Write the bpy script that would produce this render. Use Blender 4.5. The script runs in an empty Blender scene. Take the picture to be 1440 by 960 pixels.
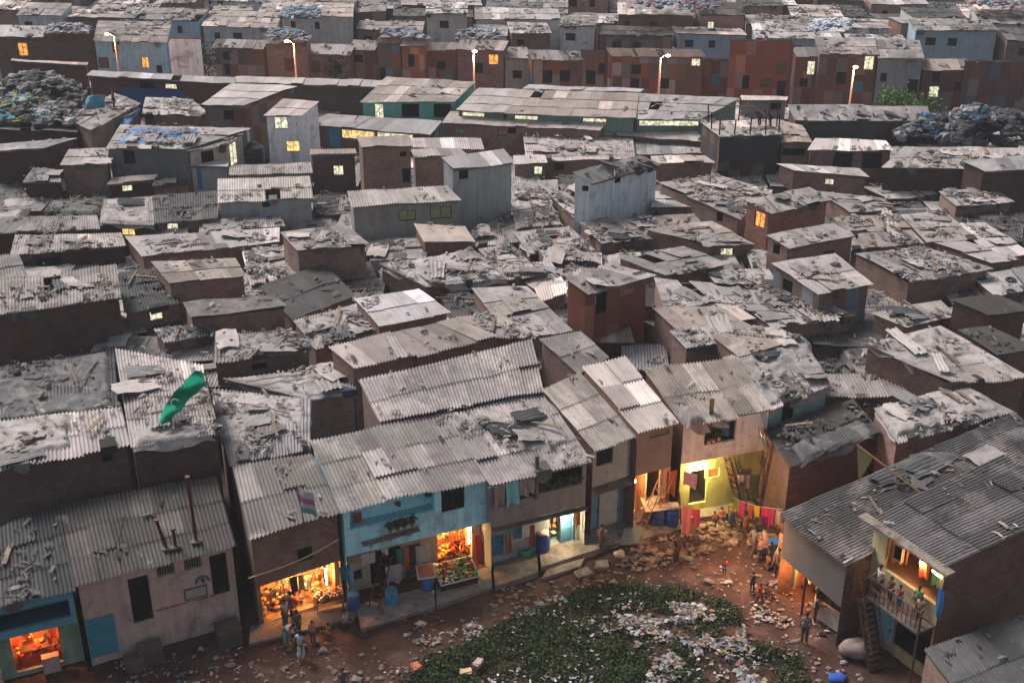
import bpy, math, random
import numpy as np
from mathutils import Vector, Matrix
R = random.Random(7)
NR = np.random.RandomState(11)
scene = bpy.context.scene
COL = scene.collection
# ------------------------------------------------------------------ camera geometry
F = 1782.0; TH = math.radians(25.6); CH = 36.0
_c, _s = math.cos(TH), math.sin(TH)
def at(px, py, z=0.0):
    x = (px-720)/F; y = (480-py)/F
    d = (x, _c+_s*y, -_s+_c*y); t = (z-CH)/d[2]
    return np.array([x*t, d[1]*t, z])
def ray(px, py):
    x = (px-720)/F; y = (480-py)/F
    return np.array([x, _c+_s*y, -_s+_c*y])
cam = bpy.data.cameras.new('camera'); co = bpy.data.objects.new('camera', cam); COL.objects.link(co)
co.location = (0, 0, CH); co.rotation_euler = (math.pi/2-TH, 0, 0)
cam.sensor_width = 36; cam.lens = F/1440*36; cam.clip_end = 3000; cam.clip_start = 1
scene.camera = co
# ------------------------------------------------------------------ noise
def _h(ix, iy, s):
    n = (ix*374761393 + iy*668265263 + s*1442695041) & 0xffffffff
    n = ((n ^ (n >> 13))*1274126177) & 0xffffffff
    return ((n ^ (n >> 16)) & 0xffff)/65535.0
def vn(x, y, s=0):
    x = np.asarray(x, float); y = np.asarray(y, float)
    ix = np.floor(x).astype(np.int64); iy = np.floor(y).astype(np.int64)
    fx = x-ix; fy = y-iy; fx = fx*fx*(3-2*fx); fy = fy*fy*(3-2*fy)
    a = _h(ix, iy, s); b = _h(ix+1, iy, s); c = _h(ix, iy+1, s); d = _h(ix+1, iy+1, s)
    return (a*(1-fx)+b*fx)*(1-fy)+(c*(1-fx)+d*fx)*fy
def fbm(x, y, s=0, o=4):
    r = 0; a = .5
    for k in range(o):
        r = r+a*vn(x, y, s+k); x = np.asarray(x)*2.03+7.1; y = np.asarray(y)*2.03+3.3; a *= .5
    return r
def wrinkle(x, y, s=0):
    w = fbm(x*.9, y*.9, s+20, 2)*2.2
    r = 0
    for k, (an, f) in enumerate(((.5, .9), (1.9, 1.4), (2.7, 2.3))):
        an += s*1.3
        cx = (x*math.cos(an)+y*math.sin(an))*f+w; cy = (-x*math.sin(an)+y*math.cos(an))*f*.35+w
        n = 1-np.abs(2*vn(cx, cy, s+k*5)-1)
        r = r+n**3*(.55, .35, .25)[k]
    return r
# ------------------------------------------------------------------ mesh builder
class MB:
    def __init__(s): s.V = []; s.n = 0; s.F = []
    def add(s, v, f, uv=None, col=(1, 1, 1), mat=0):
        v = np.asarray(v, float).reshape(-1, 3); f = np.asarray(f, int)
        m, k = f.shape
        if uv is None: uv = np.zeros((m, k, 2))
        col = np.asarray(col, float)
        if col.ndim == 1: col = np.tile(col, (m, 1))
        s.V.append(v); s.F.append((f+s.n, np.asarray(uv, float).reshape(m, k, 2), col, np.full(m, mat, int) if np.isscalar(mat) else mat)); s.n += len(v)
    def quad(s, a, b, c, d, uv=None, col=(1, 1, 1), mat=0):
        s.add([a, b, c, d], [[0, 1, 2, 3]], uv, col, mat)
    def grid(s, P, uv=None, col=(1, 1, 1), mat=0):
        nu, nv = P.shape[:2]
        i = np.arange(nu*nv).reshape(nu, nv)
        f = np.stack([i[:-1, :-1], i[1:, :-1], i[1:, 1:], i[:-1, 1:]], -1).reshape(-1, 4)
        if uv is not None: uv = uv.reshape(-1, 2)[f]
        s.add(P.reshape(-1, 3), f, uv, col, mat)
    def obox(s, o, a, b, c, col=(1, 1, 1), mat=0):      # origin corner + 3 edge vectors
        o, a, b, c = (np.asarray(t, float) for t in (o, a, b, c))
        la, lb, lc = (np.linalg.norm(t) for t in (a, b, c))
        v = [o, o+a, o+a+b, o+b, o+c, o+a+c, o+a+b+c, o+b+c]
        f = [[0, 3, 2, 1], [4, 5, 6, 7], [0, 1, 5, 4], [1, 2, 6, 5], [2, 3, 7, 6], [3, 0, 4, 7]]
        uv = [[(0, 0), (0, lb), (la, lb), (la, 0)], [(0, 0), (la, 0), (la, lb), (0, lb)], [(0, 0), (la, 0), (la, lc), (0, lc)],
              [(0, 0), (lb, 0), (lb, lc), (0, lc)], [(0, 0), (la, 0), (la, lc), (0, lc)], [(0, 0), (lb, 0), (lb, lc), (0, lc)]]
        s.add(v, f, uv, col, mat)
    def box(s, c, sx, sy, sz, rz=0, col=(1, 1, 1), mat=0, tilt=0):   # centre of bottom
        a = np.array([math.cos(rz), math.sin(rz), 0])*sx; b = np.array([-math.sin(rz), math.cos(rz), tilt])*sy
        s.obox(np.asarray(c, float)-a/2-b/2, a, b, (0, 0, sz), col, mat)
    def tube(s, pts, r, seg=6, col=(1, 1, 1), mat=0, caps=True):
        pts = np.asarray(pts, float); n = len(pts)
        rr = np.full(n, r) if np.isscalar(r) else np.asarray(r)
        V = []
        for i in range(n):
            d = pts[min(i+1, n-1)]-pts[max(i-1, 0)]; d /= max(np.linalg.norm(d), 1e-9)
            u = np.cross(d, (0, 0, 1) if abs(d[2]) < .9 else (1, 0, 0)); u /= np.linalg.norm(u); w = np.cross(d, u)
            an = np.arange(seg)*2*math.pi/seg
            V.append(pts[i]+rr[i]*(np.cos(an)[:, None]*u+np.sin(an)[:, None]*w))
        V = np.concatenate(V); f = []
        for i in range(n-1):
            for k in range(seg):
                f.append([i*seg+k, i*seg+(k+1) % seg, (i+1)*seg+(k+1) % seg, (i+1)*seg+k])
        s.add(V, f, None, col, mat)
        if caps:
            for i in (0, n-1):
                s.add(V[i*seg:(i+1)*seg], [list(range(seg))], None, col, mat)
    def lathe(s, c, prof, seg=14, col=(1, 1, 1), mat=0):
        c = np.asarray(c, float); an = np.arange(seg+1)*2*math.pi/seg
        P = np.array([[[r*math.cos(a), r*math.sin(a), z] for r, z in prof] for a in an])+c
        s.grid(P, None, col, mat)
    def build(s, name, mats, parent=None, smooth=False, loc=None):
        me = bpy.data.meshes.new(name)
        V = np.concatenate(s.V)
        org = np.array(parent.get('_o', (0, 0, 0)) if parent is not None else (loc if loc is not None else (0, 0, 0)), float)
        V = V-org
        me.vertices.add(len(V)); me.vertices.foreach_set('co', V.ravel().astype(np.float32))
        nl = sum(f[0].size for f in s.F); nf = sum(len(f[0]) for f in s.F)
        me.loops.add(nl); me.polygons.add(nf)
        me.loops.foreach_set('vertex_index', np.concatenate([f[0].ravel() for f in s.F]).astype(np.int32))
        tot = np.concatenate([np.full(len(f[0]), f[0].shape[1]) for f in s.F])
        me.polygons.foreach_set('loop_start', np.concatenate([[0], np.cumsum(tot)[:-1]]).astype(np.int32))
        me.polygons.foreach_set('material_index', np.concatenate([f[3] for f in s.F]).astype(np.int32))
        me.polygons.foreach_set('use_smooth', np.full(nf, smooth))
        uv = me.uv_layers.new(name='UVMap'); uv.data.foreach_set('uv', np.concatenate([f[1].reshape(-1) for f in s.F]).astype(np.float32))
        ca = me.attributes.new('col', 'FLOAT_COLOR', 'FACE')
        cc = np.concatenate([f[2] for f in s.F]); ca.data.foreach_set('color', np.concatenate([cc, np.ones((len(cc), 1))], 1).ravel().astype(np.float32))
        for m in (mats if isinstance(mats, (list, tuple)) else [mats]): me.materials.append(m)
        me.update(calc_edges=True); me.validate()
        o = bpy.data.objects.new(name, me); COL.objects.link(o)
        if parent is not None:
            o.parent = parent
            if parent.get('_o') is not None: o['_o'] = parent['_o']
        elif loc is not None: o.location = loc
        return o
def tag(o, label=None, cat=None, group=None, kind=None):
    if label: o['label'] = label
    if cat: o['category'] = cat
    if group: o['group'] = group
    if kind: o['kind'] = kind
    return o
def thing(name, label, cat, loc=(0, 0, 0), group=None):
    o = bpy.data.objects.new(name, None); COL.objects.link(o); o.location = [float(x) for x in loc]
    o.empty_display_size = .2; o['_o'] = [float(x) for x in loc]
    return tag(o, label, cat, group)
def clone(o, loc=None, rot=None, sc=None, label=None, group=None):
    c = o.copy(); COL.objects.link(c)
    if loc is not None: c.location = [float(t) for t in loc]
    if rot is not None: c.rotation_euler = rot
    if sc is not None: c.scale = (sc, sc, sc) if np.isscalar(sc) else sc
    tag(c, label, None, group)
    for ch in list(o.children):
        d = ch.copy(); COL.objects.link(d); d.parent = c
        for g in list(ch.children):
            e = g.copy(); COL.objects.link(e); e.parent = d
    return c
# ------------------------------------------------------------------ materials
def mat(name, c=(.5, .5, .5), c2=None, scale=1.5, rough=.85, metal=0, bump=.3, bscale=14, dirt=None, streak=None, kind=None, rnd=.18, emit=None, estr=0, spec=.3):
    m = bpy.data.materials.new(name); m.use_nodes = True; nt = m.node_tree; N = nt.nodes; L = nt.links
    N.clear()
    out = N.new('ShaderNodeOutputMaterial'); bs = N.new('ShaderNodeBsdfPrincipled'); L.new(bs.outputs[0], out.inputs[0])
    bs.inputs['Roughness'].default_value = rough; bs.inputs['Metallic'].default_value = metal; bs.inputs['Specular IOR Level'].default_value = spec
    geo = N.new('ShaderNodeNewGeometry'); at_ = N.new('ShaderNodeAttribute'); at_.attribute_name = 'col'
    uvn = N.new('ShaderNodeUVMap'); uvn.uv_map = 'UVMap'; oi = N.new('ShaderNodeObjectInfo')
    def noise(sc, det=6, vec=None, ro=.6, dist=0):
        n = N.new('ShaderNodeTexNoise'); n.inputs['Scale'].default_value = sc; n.inputs['Detail'].default_value = det; n.inputs['Roughness'].default_value = ro; n.inputs['Distortion'].default_value = dist
        L.new(vec if vec else geo.outputs['Position'], n.inputs['Vector']); return n.outputs['Fac']
    def ramp(v, a, b):
        r = N.new('ShaderNodeMapRange'); r.inputs['From Min'].default_value = a; r.inputs['From Max'].default_value = b; L.new(v, r.inputs['Value']); return r.outputs['Result']
    def mix(f, a, b, mode='MIX'):
        x = N.new('ShaderNodeMix'); x.data_type = 'RGBA'; x.blend_type = mode
        for k, t in ((0, f), (6, a), (7, b)):
            if isinstance(t, (int, float)): x.inputs[k].default_value = t
            elif isinstance(t, tuple): x.inputs[k].default_value = (*t, 1)
            else: L.new(t, x.inputs[k])
        return x.outputs[2]
    def mul(v, k):
        x = N.new('ShaderNodeMath'); x.operation = 'MULTIPLY'; L.new(v, x.inputs[0])
        if isinstance(k, (int, float)): x.inputs[1].default_value = k
        else: L.new(k, x.inputs[1])
        return x.outputs[0]
    def mapped(sx, sy):
        mp = N.new('ShaderNodeMapping'); mp.inputs['Scale'].default_value = (sx, sy, 1); L.new(uvn.outputs[0], mp.inputs[0])
        ad = N.new('ShaderNodeVectorMath'); L.new(mp.outputs[0], ad.inputs[0])
        cb = N.new('ShaderNodeCombineXYZ'); L.new(mul(oi.outputs['Random'], 50.0), cb.inputs[2]); L.new(cb.outputs[0], ad.inputs[1])
        return ad.outputs[0]
    bumpsrc = None
    n1 = noise(scale)
    if kind == 'brick':
        b = N.new('ShaderNodeTexBrick'); b.inputs['Scale'].default_value = 1; b.inputs['Brick Width'].default_value = .26; b.inputs['Row Height'].default_value = .115
        b.inputs['Mortar Size'].default_value = .017; b.inputs['Mortar Smooth'].default_value = .3
        b.inputs['Color1'].default_value = (*c, 1); b.inputs['Color2'].default_value = (*c2, 1); b.inputs['Mortar'].default_value = (.26, .21, .18, 1)
        b.inputs['Bias'].default_value = 0
        L.new(uvn.outputs[0], b.inputs['Vector']); base = b.outputs['Color']
        base = mix(mul(ramp(n1, .45, .7), .55), base, (.10, .075, .065))
        base = mix(mul(ramp(noise(.7, 8), .52, .62), .45), base, (.26, .22, .2))
        bumpsrc = b.outputs['Fac']
    elif kind == 'patch':       # patchwork of salvaged sheets
        fl = N.new('ShaderNodeVectorMath'); fl.operation = 'FLOOR'; L.new(mapped(1/.95, 1/1.7), fl.inputs[0])
        wn = N.new('ShaderNodeTexWhiteNoise'); wn.noise_dimensions = '3D'; L.new(fl.outputs[0], wn.inputs['Vector'])
        cr = N.new('ShaderNodeValToRGB'); cr.color_ramp.interpolation = 'CONSTANT'
        cols = c2; cr.color_ramp.elements[0].color = (*cols[0], 1); cr.color_ramp.elements[1].position = 1/len(cols); cr.color_ramp.elements[1].color = (*cols[1], 1)
        for k in range(2, len(cols)):
            e = cr.color_ramp.elements.new(k/len(cols)); e.color = (*cols[k], 1)
        L.new(wn.outputs['Value'], cr.inputs[0]); base = cr.outputs[0]
        base = mix(mul(ramp(noise(1, 5, mapped(9, 1.2)), .4, .75), .5), base, (.13, .06, .04))
        w = N.new('ShaderNodeTexWave'); w.inputs['Scale'].default_value = 1; L.new(mapped(4, 0), w.inputs[0]); bumpsrc = w.outputs['Fac']
    else:
        base = mix(ramp(n1, .35, .65), c, c2 if c2 else tuple(x*.75 for x in c))
    base = mix(1.0, base, at_.outputs['Color'], 'MULTIPLY')
    if streak:
        base = mix(mul(ramp(noise(1, 6, mapped(streak[1], streak[2])), .42, .72), streak[3]), base, streak[0])
    if dirt:
        for dc, sc, lo, hi, am in dirt:
            base = mix(mul(ramp(noise(sc, 8, None, .65, .4), lo, hi), am), base, dc)
    if rnd:
        r = N.new('ShaderNodeMapRange'); r.inputs['To Min'].default_value = 1-rnd; r.inputs['To Max'].default_value = 1+rnd; L.new(oi.outputs['Random'], r.inputs[0])
        hs = N.new('ShaderNodeHueSaturation'); L.new(r.outputs[0], hs.inputs['Value']); L.new(base, hs.inputs['Color']); base = hs.outputs[0]
    L.new(base, bs.inputs['Base Color'])
    if bump:
        bp = N.new('ShaderNodeBump'); bp.inputs['Strength'].default_value = bump; bp.inputs['Distance'].default_value = .04
        h = noise(bscale, 5)
        if bumpsrc is not None:
            ad = N.new('ShaderNodeMath'); ad.operation = 'ADD'; L.new(h, ad.inputs[0]); L.new(bumpsrc, ad.inputs[1]); h = ad.outputs[0]
        L.new(h, bp.inputs['Height']); L.new(bp.outputs[0], bs.inputs['Normal'])
    if emit:
        if kind == 'litwin':
            e = mix(ramp(noise(5, 5), .35, .6), emit, tuple(x*.22 for x in emit))
            L.new(e, bs.inputs['Emission Color'])
        else: bs.inputs['Emission Color'].default_value = (*emit, 1)
        bs.inputs['Emission Strength'].default_value = estr
    return m
ROOFDIRT = [((.12, .10, .09), .9, .54, .68, .6), ((.52, .45, .42), .45, .5, .64, .5), ((.05, .045, .04), 3.5, .6, .66, .7), ((.10, .085, .08), 9, .62, .7, .4)]
M = {}
M['corr'] = mat('cement_sheet', (.36, .33, .315), (.28, .255, .245), .8, .9, bump=.25, dirt=ROOFDIRT, streak=((.13, .115, .105), 5, .35, .6))
M['corrdark'] = mat('dark_sheet', (.10, .097, .095), (.068, .065, .065), .8, .85, bump=.25, dirt=[((.05, .045, .04), .9, .5, .7, .6), ((.3, .28, .27), 1.2, .62, .72, .5)], streak=((.05, .045, .045), 5, .35, .6))  # sooty dark sheets; on outer roofs the tone also paints in edge shading
M['corrlight'] = mat('dusty_sheet', (.50, .445, .42), (.41, .36, .34), .9, .9, bump=.25, dirt=[((.17, .145, .13), .9, .55, .75, .55), ((.08, .07, .06), 3, .62, .72, .5)], streak=((.2, .17, .15), 5, .35, .5))
M['tarp'] = mat('dusty_tarp', (.42, .37, .345), (.28, .25, .235), 1.3, .8, bump=.6, bscale=6, dirt=[((.14, .12, .11), 1.4, .5, .64, .6), ((.05, .045, .04), 5, .6, .68, .7), ((.50, .43, .40), .6, .52, .64, .5), ((.05, .045, .04), 12, .6, .66, .6)])
M['darktarp'] = mat('dark_tarp', (.10, .095, .09), (.06, .058, .06), 1.3, .7, bump=.6, bscale=6, dirt=[((.22, .2, .185), 1.1, .5, .64, .6), ((.03, .03, .03), 5, .6, .7, .5)])
M['bluetarp'] = mat('blue_tarp', (.10, .22, .42), (.07, .13, .28), 1.3, .6, bump=.5, bscale=6, dirt=[((.3, .3, .3), 1.5, .5, .64, .6)])
M['litter'] = mat('scrap', (.9, .9, .9), (.6, .6, .6), 3, .8, bump=.2)
M['brick'] = mat('brickwork', (.31, .145, .105), (.15, .088, .07), kind='brick', scale=1.1, bump=.4, bscale=20, dirt=[((.06, .05, .045), .5, .58, .72, .6)])
M['plaster'] = mat('plaster', (1, 1, 1), (.85, .84, .82), 1.6, .85, bump=.25, dirt=[((.12, .105, .095), .7, .54, .68, .55), ((.20, .17, .15), 3.2, .6, .68, .6)], streak=((.12, .1, .09), 3, .25, .35))
M['metal'] = mat('painted_sheet', (1, 1, 1), (.85, .85, .85), 1.2, .6, bump=.1, dirt=[((.13, .09, .07), 1.2, .58, .7, .5)], streak=((.16, .11, .09), 7, .4, .45))
PAL = [(.15, .07, .05), (.20, .08, .05), (.11, .075, .065), (.20, .20, .20), (.13, .09, .07), (.10, .14, .16), (.17, .10, .07), (.3, .27, .24), (.09, .07, .065)]
M['patch'] = mat('patchwork_sheets', c2=PAL, kind='patch', bump=.6)
M['rust'] = mat('rusty_sheets', c2=[(.13, .06, .045), (.11, .055, .045), (.15, .075, .055), (.12, .07, .06), (.22, .15, .11), (.14, .13, .13)], kind='patch', bump=.6)
M['wood'] = mat('old_wood', (.24, .18, .13), (.14, .10, .075), 4, .85, bump=.4, streak=((.09, .07, .055), 8, .8, .5))
M['stone'] = mat('stone', (.27, .22, .19), (.17, .145, .13), 2.5, .9, bump=.5)
M['concrete'] = mat('concrete', (.23, .20, .18), (.155, .135, .12), 1.5, .9, bump=.5, dirt=[((.08, .055, .045), 1.1, .48, .62, .75), ((.05, .04, .035), 5, .56, .68, .6), ((.3, .26, .23), 2.5, .6, .7, .5)])
M['dark'] = mat('painted_room_dark', (.007, .006, .006), None, 2, .9, bump=0)  # near-black colour stands in for the darkness of unlit rooms
M['paint'] = mat('paint', (1, 1, 1), (.8, .8, .8), 5, .6, bump=.15, dirt=[((.13, .11, .1), 4, .6, .72, .5)], rnd=.05)
M['plastic'] = mat('plastic', (1, 1, 1), (.88, .88, .88), 5, .4, bump=.03, rnd=.05, spec=.5, dirt=[((.16, .14, .12), 6, .58, .75, .35)])
M['cloth'] = mat('cloth', (1, 1, 1), (.8, .8, .8), 8, .9, bump=.3, bscale=25, rnd=.05)
M['skin'] = mat('skin', (.20, .11, .07), (.17, .09, .06), 8, .6, bump=0, rnd=.2)
M['hair'] = mat('hair', (.015, .012, .01), None, 8, .6, bump=.2, rnd=0)
M['rubber'] = mat('rubber', (.025, .025, .026), (.06, .055, .05), 6, .85, bump=.2)
M['iron'] = mat('iron', (.10, .07, .055), (.16, .09, .06), 8, .6, .3, bump=.2)
M['leaf'] = mat('leaves', (.05, .085, .03), (.03, .05, .022), 2.5, .7, bump=.1)
M['weed'] = mat('weed_leaves', (.045, .068, .024), (.026, .040, .016), 1.2, .8, bump=.1)
M['litwarm'] = mat('lit_window_warm', (.5, .4, .2), kind='litwin', emit=(1, .62, .22), estr=.9, bump=0, rnd=0)
M['litwhite'] = mat('lit_window_white', (.5, .5, .4), kind='litwin', emit=(1, .95, .66), estr=.65, bump=0, rnd=0)
M['litorange'] = mat('lit_window_orange', (.5, .3, .1), kind='litwin', emit=(1, .38, .08), estr=.9, bump=0, rnd=0)
M['bulb'] = mat('glowing_bulb', (1, .8, .5), emit=(1, .66, .3), estr=40, bump=0, rnd=0)
M['tubelight'] = mat('glowing_tube', (1, .9, .7), emit=(1, .85, .55), estr=14, bump=0, rnd=0)
M['streetglow'] = mat('street_lamp_glow', (1, .5, .2), emit=(1, .36, .12), estr=30, bump=0, rnd=0)
M['green_pane'] = mat('green_shutter', (.33, .38, .2), (.25, .3, .15), 3, .7, bump=.1)
# ------------------------------------------------------------------ world, sun
w = bpy.data.worlds.new('World'); scene.world = w; w.use_nodes = True; nt = w.node_tree; nt.nodes.clear()
SUN_EL, SUN_ROT = math.radians(50), math.radians(-50)
sky = nt.nodes.new('ShaderNodeTexSky'); sky.sky_type = 'NISHITA'; sky.sun_disc = False; sky.sun_elevation = SUN_EL; sky.sun_rotation = SUN_ROT; sky.dust_density = 4; sky.air_density = 1.2
hs = nt.nodes.new('ShaderNodeHueSaturation'); hs.inputs['Saturation'].default_value = .6
bg = nt.nodes.new('ShaderNodeBackground'); bg.inputs[1].default_value = .052; wo = nt.nodes.new('ShaderNodeOutputWorld')
nt.links.new(sky.outputs[0], hs.inputs['Color']); nt.links.new(hs.outputs[0], bg.inputs[0]); nt.links.new(bg.outputs[0], wo.inputs[0])
sl = bpy.data.lights.new('sun', 'SUN'); sl.energy = 1.75; sl.angle = math.radians(22); sl.color = (1, .965, .96)
so = bpy.data.objects.new('sun', sl); COL.objects.link(so)
# direction towards the sun: rotation 0 = +Y, positive rotation clockwise
sd = Vector((math.sin(SUN_ROT)*math.cos(SUN_EL), math.cos(SUN_ROT)*math.cos(SUN_EL), math.sin(SUN_EL)))
so.rotation_euler = sd.to_track_quat('Z', 'Y').to_euler()
vs = scene.view_settings; vs.view_transform = 'Standard'; vs.look = 'None'; vs.gamma = 1; vs.exposure = 1.12
scene.cycles.use_denoising = True; scene.cycles.max_bounces = 5; scene.cycles.diffuse_bounces = 3; scene.cycles.volume_bounces = 0
scene.cycles.sample_clamp_indirect = 4; scene.cycles.caustics_reflective = False; scene.cycles.caustics_refractive = False
def lamp(p, power, col=(1, .55, .2), r=.08, name='lamp_light'):
    l = bpy.data.lights.new(name, 'POINT'); l.energy = power; l.color = col; l.shadow_soft_size = r
    o = bpy.data.objects.new(name, l); COL.objects.link(o); o.location = [float(t) for t in p]; return o
# ------------------------------------------------------------------ houses
def bil(P, u, v):
    u = np.asarray(u)[..., None]; v = np.asarray(v)[..., None]
    return P[0]*(1-u)*(1-v)+P[1]*u*(1-v)+P[2]*u*v+P[3]*(1-u)*v
class House: pass
def roof_mesh(P, kind, amp, dist, rs, light=.05, pitch=.175, tint=None):
    mb = MB(); Wd = (np.linalg.norm(P[1]-P[0])+np.linalg.norm(P[2]-P[3]))/2; D = (np.linalg.norm(P[3]-P[0])+np.linalg.norm(P[2]-P[1]))/2
    nc = max(1, round(Wd/1.05)); nr = max(1, round(D/2.1)); fine = dist < 108 and amp > 0
    per = 5 if dist < 80 else 4
    sd_ = rs.randint(0, 9999); ph = rs.random(); tn = tint or rs.choice([(1, 1, 1), (1.02, .97, .93), (.88, .91, .95), (.78, .75, .72), (.95, .94, .94), (1.08, 1.04, 1.02), (.82, .74, .68), (.7, .7, .71)])
    for j in range(nr):
        for i in range(nc):
            if rs.random() < .012: continue
            sh = rs.uniform(-.03, .03) if i % 3 else 0
            u0, u1 = i/nc-.004, (i+1)/nc+.006
            v0 = j/nr+(rs.uniform(-.07, .05) if j == 0 else rs.uniform(-.13, .03)-.06)/D; v1 = min(1.0, (j+1)/nr+.02)
            n = max(2, int((u1-u0)*Wd/pitch*per)) if fine else 3
            uu = np.linspace(u0, u1, n+1); vv = np.linspace(v0, v1, 4)
            U, V = np.meshgrid(uu, vv, indexing='ij')
            Q = bil(P, U+(V-v0)*sh*.0, V).copy()
            lift = rs.uniform(0, .02)+(rs.uniform(.03, .12) if rs.random() < .1 else 0)
            t = (V-v0)/(v1-v0)
            Q[..., 2] += .04*(1-t)*(1 if j or nr == 1 else .4)+lift*(1-t*.6)+(i % 2)*.008
            if fine: Q[..., 2] += amp*(1.5 if dist < 75 else 1.2)*np.sin(2*math.pi*(U*Wd/pitch+ph))
            Q[..., 2] += (fbm(Q[..., 0]*.5, Q[..., 1]*.5, sd_, 2)-.4)*.22
            r = rs.random(); k = rs.uniform(.82, 1.14)
            if r < light: k = rs.uniform(1.5, 1.9)
            elif r < light+.06: k = rs.uniform(.55, .75)
            cc = (k*tn[0], k*rs.uniform(.97, 1.02)*tn[1], k*rs.uniform(.95, 1.03)*tn[2])
            mb.grid(Q, np.stack([U*Wd, V*D], -1), cc)
    # eave purlins
    for v in (.06, .94):
        a = bil(P, .02, v)-[0, 0, .16]; b = bil(P, .98, v)-[0, 0, .16]
        mb.obox(a, b-a, (0, .08, 0), (0, 0, .1), (.35, .3, .28))
    return mb
def crumple(P, u0, u1, v0, v1, amp, sp, s, lift=.05, drop=.0, jag=.12, colr=(1, 1, 1), skirt=.0, under=0):
    """A wrinkled cloth lying over the patch u0..u1, v0..v1 of a roof."""
    Wd = np.linalg.norm(P[1]-P[0])*(u1-u0); D = np.linalg.norm(P[3]-P[0])*(v1-v0)
    nu = max(4, int(Wd/sp)); nv = max(4, int(D/sp))
    U, V = np.meshgrid(np.linspace(0, 1, nu+1), np.linspace(0, 1, nv+1), indexing='ij')
    jx = (fbm(V*D*.9, U*0+s, s+3, 3)-.5)*jag*2.4/max(Wd, .1); jy = (fbm(U*Wd*.9, V*0+s, s+4, 3)-.5)*jag*2.4/max(D, .1)
    UU = u0+(u1-u0)*(U+jx*np.abs(2*U-1)**2); VV = v0+(v1-v0)*(V+jy*np.abs(2*V-1)**2)
    Q = bil(P, UU, VV).copy(); x, y = Q[..., 0]+s*3.1, Q[..., 1]+s*1.7
    h = wrinkle(x, y, s)*amp*.6+(fbm(x*.4, y*.4, s, 2)-.3)*amp*1.5
    ed = np.minimum(np.minimum(U*Wd, (1-U)*Wd), np.minimum(V*D, (1-V)*D))
    Q[..., 2] += lift+h*np.clip(.35+ed*2, 0, 1)
    if skirt:
        e = np.clip(1-ed/.35, 0, 1)
        Q[..., 2] -= e*skirt*(vn(x*1.2, y*1.2, s+9)*1.5)
    mb = MB(); mb.grid(Q, np.stack([UU*Wd, VV*D], -1), colr)
    return mb
def wall_panel(mb, rev, a, b, za, zb, z0, ops, uvo, col, depth=.14):
    """Outer face of a wall from a to b with rectangular openings; returns frame data."""
    a = np.array([a[0], a[1], 0.]); b = np.array([b[0], b[1], 0.]); L = np.linalg.norm(b-a); t = (b-a)/L; n = np.array([t[1], -t[0], 0])
    ss = sorted({0, L, *[o[0] for o in ops], *[o[1] for o in ops]}); zs = sorted({z0, *[o[2] for o in ops], *[o[3] for o in ops]})
    top = lambda s: za+(zb-za)*s/L
    zp = lambda s, z: a+t*s+np.array([0, 0, z])
    zs.append(None)
    for i in range(len(ss)-1):
        s0, s1 = ss[i], ss[i+1]
        for j in range(len(zs)-1):
            q0 = zs[j]; q1 = zs[j+1]
            mz = (q0+(q1 if q1 is not None else max(top(s0), top(s1))))/2; ms = (s0+s1)/2
            if any(o[0] < ms < o[1] and o[2] < mz < o[3] for o in ops): continue
            z1a, z1b = (top(s0), top(s1)) if q1 is None else (q1, q1)
            mb.quad(zp(s0, q0), zp(s1, q0), zp(s1, z1b), zp(s0, z1a), [(s0+uvo, q0), (s1+uvo, q0), (s1+uvo, z1b), (s0+uvo, z1a)], col)
    for o in ops:
        s0, s1, q0, q1 = o[:4]; d = -n*depth
        A, B, C, D_ = zp(s0, q0), zp(s1, q0), zp(s1, q1), zp(s0, q1)
        for p, q in ((A, B), (B, C), (C, D_), (D_, A)): mb.quad(p, q, q+d, p+d, [(0, 0), (1, 0), (1, .14), (0, .14)], col)
    return t, n, L
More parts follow.
